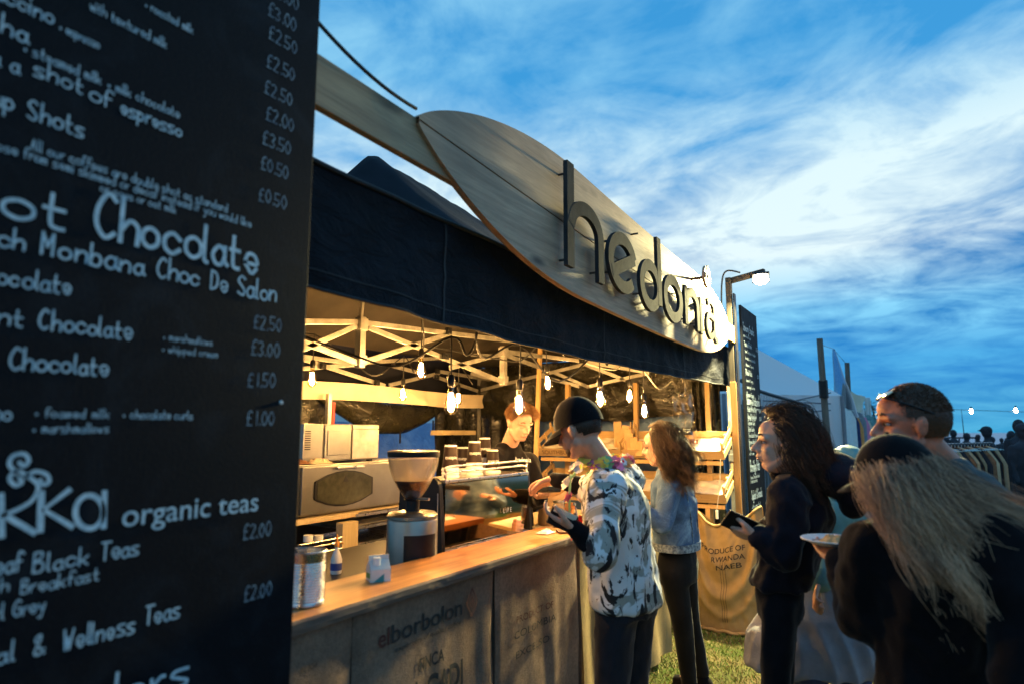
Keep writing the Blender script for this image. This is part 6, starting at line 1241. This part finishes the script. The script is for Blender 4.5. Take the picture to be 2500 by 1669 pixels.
# ---------------------------------------------------------------- hooded person in teal
J = dict(head=at(1950, 1092, dep=2.92), neck=at(1952, 1150, dep=2.95), chest=at(1940, 1210, dep=2.95), pelvis=at(1900, 1370, dep=2.95), shL=at(1905, 1180, dep=2.85), shR=at(2000, 1180, dep=2.98), elL=at(1898, 1262, dep=2.80), wrL=at(1880, 1330, dep=2.70), elR=at(2010, 1290, dep=2.95), wrR=at(2010, 1370, dep=2.9))
Fb = V3((-.35, .94, 0)); legs_j(J, Fb); r5, fr, fb = person('person in a teal hooded jacket over a long grey coat, seen from behind', J, Fb, Fb, -10, 'skin', hs=.95)
trousers(r5, J, fb, 'jeans_blue', 1.05, 3, .012); shoes(r5, J, fb[0])
m = MB(); pz = J['pelvis']; lf = fb[1]; loft(m, [(J['chest'], .13, .18), (pz+V3((0, 0, .05)), .16, .21), (V3((pz.x, pz.y, .66))+lf*.07, .21, .29), (V3((pz.x, pz.y, .54))+lf*.08, .21, .30)], fb[0], lf, 36); me = blob(m, .012, 4); folds(me, .022, (8, 8, 1.6), 6, .15); put('long_coat', me, 'coat_grey', r5)
top('jacket', r5, J, fb, 'teal_cloth', 1.02, 1.06, 1.0, .014, 15, 1.05, 1.15, .011, .02, (9, 9, 5))
m = MB(); ell(m, J['head']+fr[2]*.012, (.105, .118, .128), (fr[1], fr[0], fr[2])); cap_(m, J['head']-fr[2]*.06, .10, J['neck'], .10); me = blob(m, .010, 4); folds(me, .010, (12, 12, 12), 2); put('hood', me, 'teal_cloth', r5)
# ---------------------------------------------------------------- man with sunglasses on his head
J = dict(head=at(2092, 972, dep=2.06), neck=at(2165, 1066, dep=2.10), chest=at(2232, 1190, dep=2.12), pelvis=at(2262, 1430, dep=2.15), shL=at(2268, 1165, dep=1.96), shR=at(2190, 1120, dep=2.34), elL=at(2262, 1370, dep=1.95), wrL=at(2150, 1420, dep=2.0), elR=at(2150, 1300, dep=2.4), wrR=at(2100, 1330, dep=2.3))
Fb = V3((-.92, -.1, 0)); legs_j(J, Fb); r6, fr, fb = person('tall man with cropped hair and sunglasses pushed up on his head, grey jumper', J, Fb, (-.92, -.22, 0), -4, 'skin_ruddy', hs=1.04)
trousers(r6, J, fb, 'jeans_dark', 1.06, 3); shoes(r6, J, fb[0]); top('jumper', r6, J, fb, 'grey_jumper', .84, 1.10, 1.0, .012, 18, 1.0, 1.1, .011, .008)
eyes(r6, J['head'], fr, 1.04, False, 'hair_short'); scalp(r6, J['head'], fr, 'hair_red', 1.04, (.44, .46), -.5, .0); shorthair(r6, J['head'], fr, 'hair_red', 8000, .008, 1.035, (.44, .46), -.5, 6, .9, .1, .0009)
F, Lf, U = fr; c = J['head']; sg = MB()
for k in (-1, 1):
    e = c+F*.066+Lf*.034*k+U*.098; sg_ax = (Lf, (F*.5+U*.86).normalized(), (F*.86-U*.5).normalized()); ell(sg, e, (.030, .005, .022), sg_ax)
o = sg.build('sunglasses', 'mirror', r6, smooth='all'); sg = MB(); sg.tube([c+F*.078+Lf*.06+U*.088, c+Lf*.078+F*.02+U*.062, c+Lf*.086-F*.045+U*.028], .0028, 6); sg.tube([c+F*.078-Lf*.06+U*.088, c-Lf*.078+F*.02+U*.062, c-Lf*.086-F*.045+U*.028], .0028, 6); sg.tube([c+F*.078+Lf*.012+U*.102, c+F*.078-Lf*.012+U*.102], .003, 6); sg.build('frame', 'black_plastic', o, smooth=True)
# ---------------------------------------------------------------- woman in the black cap, nearest
J = dict(head=at(2056, 1112, dep=1.78), neck=at(2110, 1212, dep=1.78), chest=at(2170, 1330, dep=1.76), pelvis=at(2200, 1620, dep=1.78), shL=at(2010, 1262, dep=1.80), shR=at(2290, 1250, dep=1.62), elL=at(1985, 1420, dep=1.86), wrL=at(1938, 1292, dep=2.02), elR=at(2350, 1420, dep=1.55), wrR=at(2330, 1560, dep=1.5))
Fb = V3((-.66, .75, 0)); legs_j(J, Fb); hd = at(1895, 1262, dep=2.14)-J['wrL']
r7, fr, fb = person('woman in black cap with long windblown blond hair and black coat, seen from behind', J, Fb, (-.92, .50, 0), -10, 'skin', hs=1.0, hand_dirs={'L': (hd, V3((0, 0, 1)), (14, 16, 18, 22), -1)})
trousers(r7, J, fb, 'navy_cloth', 1.1, 3); shoes(r7, J, fb[0]); top('coat', r7, J, fb, 'black_cloth', .72, 1.12, 1.0, .022, 22, 1.08, 1.18, .012, .02, (8, 8, 4))
capmesh(r7, J['head'], fr, 'black_cloth', 1.0, .072, brimmat='black_cloth', tag_=(0, 20, 'coat_grey')); scalp(r7, J['head'], fr, 'hair_blond', 1.0, (.30, .2), -.9, .003)
ir = V3((.86, .42, 0)).normalized()
hm = MB(); h0 = J['head']-fr[0]*.03-fr[2]*.01
for a_, b_, r_a, r_b in ((0, -.27, .072, .035), (.09, -.26, .07, .032), (.18, -.22, .065, .03), (.28, -.17, .06, .025), (.36, -.12, .055, .02)):
    cap_(hm, h0-V3((0, 0, .03)), r_a, h0+ir*a_-fr[0]*.05+V3((0, 0, b_)), r_b, 12)
me = blob(hm, .009, 4); folds(me, .012, (22, 22, 4), 4); put('hair_mass', me, 'hair_mass', r7)
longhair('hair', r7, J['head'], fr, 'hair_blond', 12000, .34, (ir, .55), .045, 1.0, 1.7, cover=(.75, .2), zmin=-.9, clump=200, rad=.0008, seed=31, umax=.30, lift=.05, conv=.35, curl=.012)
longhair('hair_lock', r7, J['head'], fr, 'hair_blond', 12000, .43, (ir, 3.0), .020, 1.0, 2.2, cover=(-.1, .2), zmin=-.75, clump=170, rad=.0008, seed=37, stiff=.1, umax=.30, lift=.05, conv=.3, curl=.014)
# plate of food in her left hand
q = at(1917, 1248, dep=2.12); pl = thing('food_plate', q, 'white paper plate of food in the hand of the woman in the black cap', 'plate'); m = MB(); m.lathe([(0, 0), (.07, .001), (.098, .016), (.106, .017), (.106, .020), (.096, .020), (.068, .006), (0, .005)], q, 36); m.build('plate', 'paint_white', pl, smooth=True)
m = MB(); m.grid(lambda u, v: q+V3(((u-.5)*.12, (v-.5)*.12, .004+max(0, 1-((u-.5)**2+(v-.5)**2)*4.6)*(.022+.020*noise.noise(V3((u*6, v*6, 1)))+.012*noise.noise(V3((u*16, v*16, 1)))))), 26, 26); m.build('food', 'cookie', pl, smooth='all')
# ================================================================ BACKGROUND
mq = thing('marquee', at(1830, 988, dep=10.5)*1.0, 'white pointed marquee with translucent walls behind the dark menu board', 'marquee'); mq.location.z = 0
e0 = at(1660, 905, dep=9.6); e1 = at(1931, 903, dep=10.2); e0.z = e1.z = 2.16; dv2 = (e1-e0).normalized(); bk = V3((-dv2.y, dv2.x, 0)); 
if bk.dot(fw) < 0: bk = -bk
L_ = (e1-e0).length; apx = at(1722, 792, dep=11.4)
cn = [e0, e1, e1+bk*3.4, e0+bk*3.4]
m = MB()
for i in range(4):
    a, b = cn[i], cn[(i+1) % 4]; m.grid(lambda u, v: a.lerp(b, u).lerp(apx, v)-V3((0, 0, .16*math.sin(math.pi*v)*math.sin(math.pi*u))), 16, 12)
m.build('roof', 'marquee', mq, smooth='all')
for i in range(3):
    a, b = cn[i], cn[(i+1) % 4]; m = MB(); m.grid(lambda u, v: a.lerp(b, u)-V3((0, 0, 2.14*v))+bk*.02*math.sin(u*40), 30, 8); m.build('wall', 'marquee', mq, smooth='all')
for a in cn: m = MB(); m.tube([a-V3((0, 0, 2.16)), a], .03, 8); m.build('pole', 'marquee_bar', mq)
for p, q in (((1750, 935), (1905, 900)), ((1750, 918), (1905, 925)), ((1750, 952), (1905, 940))):
    a = at(*p, dep=9.7)-bk*0; b = at(*q, dep=10.0); m = MB(); m.tube([a, b], .012, 6); m.build('shadow_bar', 'marquee_bar', mq)  # dark tubes drawn in place of the frame shadows on the wall
m2 = thing('stall_canopy', (0, 0, 0), 'cream sloping stall canopy just beyond the tall timber poles', 'canopy'); a = at(1933, 876, dep=12.5); b = at(1985, 908, dep=13.5); m2.location = (b.x, b.y, 0)
m = MB(); m.grid(lambda u, v: a.lerp(b, u).lerp(at(1925, 960, dep=12.0).lerp(at(1970, 960, dep=12.8), u), v)-V3((0, 0, .08*math.sin(math.pi*u))), 14, 12); m.build('canopy_cloth', 'cream_cloth', m2, smooth='all')
for u in (1945, 1980): p = at(u, 950, dep=13); m = MB(); m.tube([V3((p.x, p.y, 0)), p+V3((0, 0, .1))], .03, 8); m.build('pole', 'paint_white', m2)
# crowd barrier and reed screen
cbar = thing('crowd_barrier', (0, 0, 0), 'dark steel mesh barrier with a rounded corner in front of the marquee', 'barrier'); q = at(1860, 1000, dep=8.8); cbar.location = (q.x, q.y, 0)
tp_ = [at(1700, 872, dep=8.0), at(1745, 897, dep=8.3), at(1845, 927, dep=8.8), at(1858, 938, dep=8.85), at(1866, 960, dep=8.85), at(1880, 1150, dep=8.85)]
m = MB(); m.tube(spline(tp_, 6), .024, 10); m.build('tube', 'barrier_steel', cbar, smooth=True)
for a, b in (((1700, 935), (1852, 932)), ((1846, 930), (1852, 1000))): m = MB(); m.tube([at(*a, dep=8.2), at(*b, dep=8.8)], .018, 8); m.build('tube', 'barrier_steel', cbar, smooth=True)
m = MB()
for k in range(46):
    u = 1702+160*k/46; d_ = 8.0+.8*k/46; m.tube([at(u, 900+.3*(u-1745), dep=d_), at(u+6, 1120, dep=d_)], .003, 4, False)
for k in range(6): m.tube([at(1700, 935+28*k, dep=8.0), at(1862, 945+27*k, dep=8.8)], .003, 4, False)
tag(m.build('mesh_wire', 'mesh_grey', cbar), kind='stuff')
rs = thing('reed_screen', (0, 0, 0), 'grey brown split reed screen fence by the barrier', 'fence'); q = at(1840, 1100, dep=9.1); rs.location = (q.x, q.y, 0); m = MB()
for k in range(170):
    u = 1700+226*k/170; dp = 9.0+1.4*k/170; a = at(u, 935+.18*(u-1760)+random.uniform(-9, 4), dep=dp); b = V3((a.x+random.gauss(0, .01), a.y, 0)); m.bar(b, a, random.uniform(.008, .016), .01)
tag(m.build('reeds', 'grey_wood', rs), kind='stuff')
for z in (.5, 1.2, 1.6): m = MB(); m.tube([at(1700, 990, dep=8.95).xy.to_3d()+V3((0, 0, z)), at(1926, 990, dep=10.3).xy.to_3d()+V3((0, 0, z))], .005, 5); m.build('wire', 'barrier_steel', rs)
for k, (ut, vt, ub, vb, d_, lab) in enumerate(((1880, 776, 1902, 1060, 9.4, 'taller dark timber pole with a black band, left of the net'), (1943, 831, 1951, 1000, 12.0, 'shorter grey timber pole carrying the hanging net'))):
    a = at(ut, vt, dep=d_); b = at(ub, vb, dep=d_); b = a+(b-a)*((a.z)/(a.z-b.z)); r_ = thing('timber_pole', (b.x, b.y, 0), lab, 'pole', 'timber poles by the marquee'); m = MB(); m.tube([b, a], [.055, .042], 8); m.build('pole', 'grey_wood', r_, smooth=True)
    if k == 0: p = b.lerp(a, (at(1893, 890, dep=d_).z)/a.z); m = MB(); m.tube([p-V3((0, 0, .14)), p+V3((0, 0, .12))], .062, 8); m.build('band', 'black_plastic', r_)
nt_ = thing('hanging_net', (0, 0, 0), 'grey blue net bag hanging from the shorter timber pole', 'net'); pts = [at(*p, dep=11.8) for p in ((1912, 800), (1925, 868), (1934, 915), (1937, 955), (1938, 985), (1940, 1003))]; nt_.location = pts[-1]
m = MB(); m.tube(spline(pts[:4], 4), [.02+.018*i for i in range(13)], 12, False); m.build('net_cloth', 'netting', nt_, smooth='all'); m = MB(); m.tube(spline(pts[3:], 4), [.13, .17, .20, .21, .19, .16, .11, .06, .02], 12); m.build('net_bag', 'jeans_blue', nt_, smooth='all'); m = MB(); m.tube([at(1883, 790, dep=9.4), pts[0], at(1943, 836, dep=12)], .004, 5); m.build('net_line', 'cable_black', nt_)
# garments on the far stall
GC = ['cream_cloth', 'petal_orange', 'marquee', 'teal_cloth', 'coat_grey', 'paint_white', 'cloth_brown', 'petal_pink', 'jeans_blue', 'cloth_cream']
words = ['cream', 'orange', 'pale grey', 'teal', 'slate grey', 'white', 'brown', 'pink', 'dark blue', 'sand coloured']
def garment(top_, w, h, dr_, mat, label, group, seed):
    r_ = thing('hanging_garment', top_, label, 'garment', group); dr_ = Vector(dr_).normalized(); nn = dr_.cross(V3((0, 0, 1)))
    for s_ in (1, -1):
        pass
    m = MB(); m.grid(lambda u, v: top_+dr_*((u-.5)*w*(.55+.45*min(1, v*5)))+nn*(.022*math.sin(u*13+seed)*(.3+v)+.02*noise.noise(V3((u*4, v*3, seed))))-V3((0, 0, .02+h*v-.05*(1-abs(u-.5)*2)*(v < .01))), 12, 14)
    m.grid(lambda u, v: top_+dr_*((.5-u)*w*(.55+.45*min(1, v*5)))+nn*(.03+.022*math.sin((1-u)*13+seed)*(.3+v))-V3((0, 0, .02+h*v)), 12, 14); m.build('cloth', mat, r_, smooth='all')
    m = MB(); m.tube([top_+dr_*-.16-V3((0, 0, .03)), top_, top_+dr_*.16-V3((0, 0, .03))], .006, 5); m.tube([top_, top_+V3((0, 0, .05)), top_+dr_*.02+V3((0, 0, .07))], .004, 5); m.build('hanger', 'steel', r_); return r_
for k in range(8):
    u = 1938+9*k; t_ = at(u, 938+(k % 3)*6+2.5*k, dep=11.5+.35*k); garment(t_, .34, .75+.1*(k % 3), (.8, .5+.1*(k % 2), 0), GC[(k*3+5) % 10], 'pale %s garment, number %s from the left on the white stall' % (words[(k*3+5) % 10].replace('pale ', ''), ['one', 'two', 'three', 'four', 'five', 'six', 'seven', 'eight'][k]), 'clothes hanging on the far white stall', k)
for k, (u, w_) in enumerate(((1968, 24), (1990, 12))):
    a = at(u, 905+6*k, dep=14); r_ = thing('drape', (a.x, a.y, 0), ('wide', 'narrow')[k]+' white sheet hanging at the side of the far stall', 'sheet', 'white sheets of the far stall'); hw_ = w_/1473*14/2
    m = MB(); m.grid(lambda uu, v: a+rt*((uu-.5)*2*hw_)+fw*.05*math.sin(uu*14)-V3((0, 0, (a.z-.2)*v)), 16, 10); m.build('sheet', 'paint_white', r_, smooth='all')
a = at(1992, 948, dep=15.0); r_ = thing('dark_stall', (a.x, a.y, 0), 'low dark stall with a pale awning edge behind the man with sunglasses', 'stall'); m = MB(); m.b2((a.x-.1, a.y, .0), (a.x+1.3, a.y+1.6, a.z-.12)); m.build('stall_body', 'silhouette_cloth', r_); m = MB(); m.grid(lambda u, v: V3((a.x-.35+1.9*u, a.y-.35+.6*v, a.z+.05-.22*u*0+.03*math.sin(u*9)-.02*(1-v))), 14, 4); m.build('awning', 'marquee', r_, smooth='all')
a = at(1975, 1062, dep=11); r_ = thing('market_table', (a.x, a.y, 0), 'small timber market table below the hanging clothes', 'table'); m = MB(); m.b2((a.x-.3, a.y-.2, .95), (a.x+.6, a.y+.4, .99)); m.build('table_top', 'post_wood', r_)
for dx, dy_ in ((-.27, -.17), (.57, -.17), (-.27, .37), (.57, .37)): m = MB(); m.b2((a.x+dx-.02, a.y+dy_-.02, 0), (a.x+dx+.02, a.y+dy_+.02, .949)); m.build('leg', 'post_wood', r_)
# trees on the skyline
def tree(u, v, d_, hh, ww, lab, n=1600, gaps=0):
    b = at(u, 990, dep=d_); b.z = -.6; topz = at(u, v, dep=d_).z; r_ = thing('tree', b, lab, 'tree'); m = MB(); m.tube([b, b+V3((.1, 0, (topz+.6)*.5)), b+V3((-.05, 0, (topz+.6)*.93))], [.18, .11, .03], 8)
    for k in range(9): t = random.uniform(.3, .85); q = b+V3((0, 0, (topz+.6)*t)); m.tube([q, q+V3((random.gauss(0, .5)*ww, random.gauss(0, .4)*ww, random.uniform(.2, .7)*ww))], [.05, .012], 5)
    m.build('trunk', 'dark_wood', r_); vs = []; fs = []; cls = [(random.gauss(0, .42)*ww, random.gauss(0, .42)*ww, random.uniform(.35, 1)*(topz+.6), random.uniform(.15, .4)*ww) for _ in range(16)]
    for k in range(n):
        c_ = random.choice(cls); q = b+V3((c_[0]+random.gauss(0, 1)*c_[3]*.6, c_[1]+random.gauss(0, 1)*c_[3]*.6, min(topz+.6, c_[2]+random.gauss(0, 1)*c_[3]*.5))); s_ = random.uniform(.04, .09); a1 = V3((random.gauss(0, 1), random.gauss(0, 1), random.gauss(0, 1))).normalized(); a2 = a1.cross(V3((.2, .5, .8))).normalized(); i = len(vs)
        vs += [q-a1*s_, q+a2*s_*.5, q+a1*s_, q-a2*s_*.5]; fs += [(i, i+1, i+2, i+3)]
    m = MB(); m.add(vs, fs); m.build('crown', 'leaf_dark', r_)
tree(1986, 925, 34, 2, 1.1, 'small dark rounded tree on the skyline left of the man with sunglasses'); tree(2008, 918, 36, 2, 1.2, 'thin wispy tree on the skyline touching the face of the man with sunglasses', 420)
# rail with clothes, right
r0 = at(2100, 1020, dep=7.6); r1_ = at(2276, 1022, dep=9.0); r0.z = r1_.z = 1.44; rk = thing('clothes_rail', (r0.x, r0.y, 0), 'long steel clothes rail of the stall at the right', 'clothes rail'); m = MB(); m.tube([r0, r1_], .014, 8); m.build('rail', 'barrier_steel', rk)
for q in (r0, r1_): m = MB(); m.tube([q, V3((q.x, q.y, 0))], .014, 8); m.build('leg', 'barrier_steel', rk); m = MB(); m.tube([V3((q.x-.25, q.y+.15, .02)), V3((q.x+.25, q.y-.15, .02))], .014, 8); m.build('foot', 'barrier_steel', rk)
dr_ = (r1_-r0).normalized(); pr_ = V3((dr_.y, -dr_.x, 0)); gcs = ['silhouette_cloth', 'grey_jumper', 'jeans_blue', 'cloth_cream', 'navy_cloth', 'teal_cloth', 'coat_grey', 'cloth_brown', 'petal_pink', 'jeans_blue', 'grey_jumper']; gw = ['black', 'grey', 'dark blue', 'tan', 'navy', 'teal', 'pale grey', 'brown', 'pink', 'blue', 'charcoal']
ordn = ['first', 'second', 'third', 'fourth', 'fifth', 'sixth', 'seventh', 'eighth', 'ninth', 'tenth', 'eleventh', 'twelfth', 'thirteenth', 'fourteenth', 'fifteenth', 'sixteenth', 'seventeenth', 'eighteenth', 'nineteenth', 'twentieth', 'penultimate', 'last']
for k in range(22):
    garment(r0.lerp(r1_, (k+.6)/22.5)-V3((0, 0, .06)), .44, random.uniform(.7, 1.0), pr_+dr_*random.uniform(-.3, .3), gcs[(k*7+k//3) % 11], '%s garment, the %s from the left on the long clothes rail' % (gw[(k*7+k//3) % 11], ordn[k]), 'clothes on the long rail', k)
# people in the distance
def figure(seed, arms):
    m = MB(); rg = random.Random(seed); ell(m, (0, 0, 1.62), (.085, .10, .12)); cap_(m, (0, 0, 1.5), .055, (0, 0, 1.42), .06); F = V3((0, 1, 0)); Lf = V3((-1, 0, 0))
    loft(m, [((0, 0, 1.45), .07, .10), ((0, 0, 1.36), .12, .20), ((0, 0, 1.15), .135, .19), ((0, 0, .95), .13, .18), ((0, 0, .82), .13, .18)], F, Lf)
    for k in (-1, 1):
        e = V3((.24*k, .02, 1.10)) if not arms else V3((.25*k, .12, 1.12)); w = V3((.22*k, .10, .86)) if not arms else V3((.10*k, .30, 1.18)); cap_(m, (.18*k, 0, 1.36), .062, e, .05); cap_(m, e, .05, w, .035); ell(m, w, (.035, .04, .05)); cap_(m, (.09*k, 0, .85), .09, (.10*k, .02, .46), .065); cap_(m, (.10*k, .02, .46), .065, (.11*k, -.01, .08), .045); cap_(m, (.11*k, -.01, .05), .04, (.11*k, .14, .04), .035)
    if seed == 2: ell(m, (0, .09, 1.66), (.07, .08, .015)); ell(m, (0, 0, 1.67), (.095, .11, .09))
    if seed == 3: ell(m, (0, -.04, 1.60), (.11, .11, .16))
    me = blob(m, .02, 3); me.materials.append(M('silhouette_cloth')); me.shade_smooth(); return me
figs = [figure(1, 0), figure(2, 0), figure(3, 1)]
for k, (u, v, d_, f_, rz_, lab) in enumerate(((2186, 984, 19, 0, 1, 'distant dark figure standing at the rail, furthest left'), (2215, 992, 22, 2, 2, 'distant small figure half hidden behind the clothes rail'), (2243, 996, 24, 1, 0, 'distant figure between the small one and the man in the cap'), (2262, 978, 13.5, 1, 1.2, 'distant man in a flat cap beyond the clothes rail'), (2297, 1003, 26, 0, 0, 'tiny dark figure in the middle of the right hand crowd'), (2309, 1003, 27, 2, 2.5, 'tiny dark figure beside the other tiny one in the crowd'),
        (2318, 988, 15.5, 2, 2.8, 'distant long haired figure left of the pair at the right edge'), (2335, 960, 11.0, 0, .4, 'tallest distant figure near the right edge of the crowd'), (2344, 972, 10.2, 1, 3.6, 'distant figure in a cap in front of the tallest one'), (2170, 1003, 21, 1, 4, 'distant figure partly hidden by the collar of the sunglasses man'), (2275, 1000, 20, 2, 5, 'distant figure just right of the man in the flat cap'))):
    p = at(u, v, dep=d_); s_ = (p.z+.03)/1.74; o = bpy.data.objects.new('person', figs[f_]); COL.objects.link(o); o.location = (p.x, p.y, -.03); o.scale = (max(.9, s_),)*2+(s_,); o.rotation_euler.z = rz_; tag(o, lab, 'person', 'people in the distance')
ra = thing('far_railing', at(2250, 1003, dep=24), 'dark railing line behind the distant crowd', 'railing'); m = MB(); m.tube([at(2140, 1003, dep=24), at(2240, 1003, dep=24)], .035, 6); m.build('rail', 'silhouette_cloth', ra)
for u in (2145, 2200, 2238): q = at(u, 1003, dep=24); m = MB(); m.tube([q, V3((q.x, q.y, -.2))], .03, 6); m.build('post', 'silhouette_cloth', ra)
# strung lights far right and a thin mast
a = at(2120, 936, dep=22); b = at(2420, 946, dep=22); m = MB(); m.tube([a, b], .008, 5); tag(m.build('festoon_wire', 'cable_black'), 'thin festoon wire across the sky above the crowd', 'cable')
for k, (u, v) in enumerate(((2228, 940), (2330, 938))):
    q = at(u, v, dep=22); r_ = thing('festoon_lamp', q, ('left', 'right')[k]+' of two glowing festoon lamps over the distant crowd', 'lamp', 'festoon lamps over the crowd'); m = MB(); ell(m, q-V3((0, 0, .03)), (.05, .05, .075)); m.build('glow_bulb', 'festoon', r_, smooth='all'); m = MB(); m.tube([q+V3((0, 0, .12)), q+V3((0, 0, .04))], .03, 8); m.build('socket', 'black_plastic', r_)
a = at(2205, 937, dep=26); b = at(2213, 1010, dep=26); m = MB(); m.tube([V3((b.x, b.y, 0)), b, a], [.03, .025, .008], 6); tag(m.build('thin_mast', 'silhouette_cloth'), 'thin leaning mast rising above the distant crowd', 'mast')
print('objects', len(bpy.data.objects), 'tris', sum(len(me.polygons) for me in bpy.data.meshes))
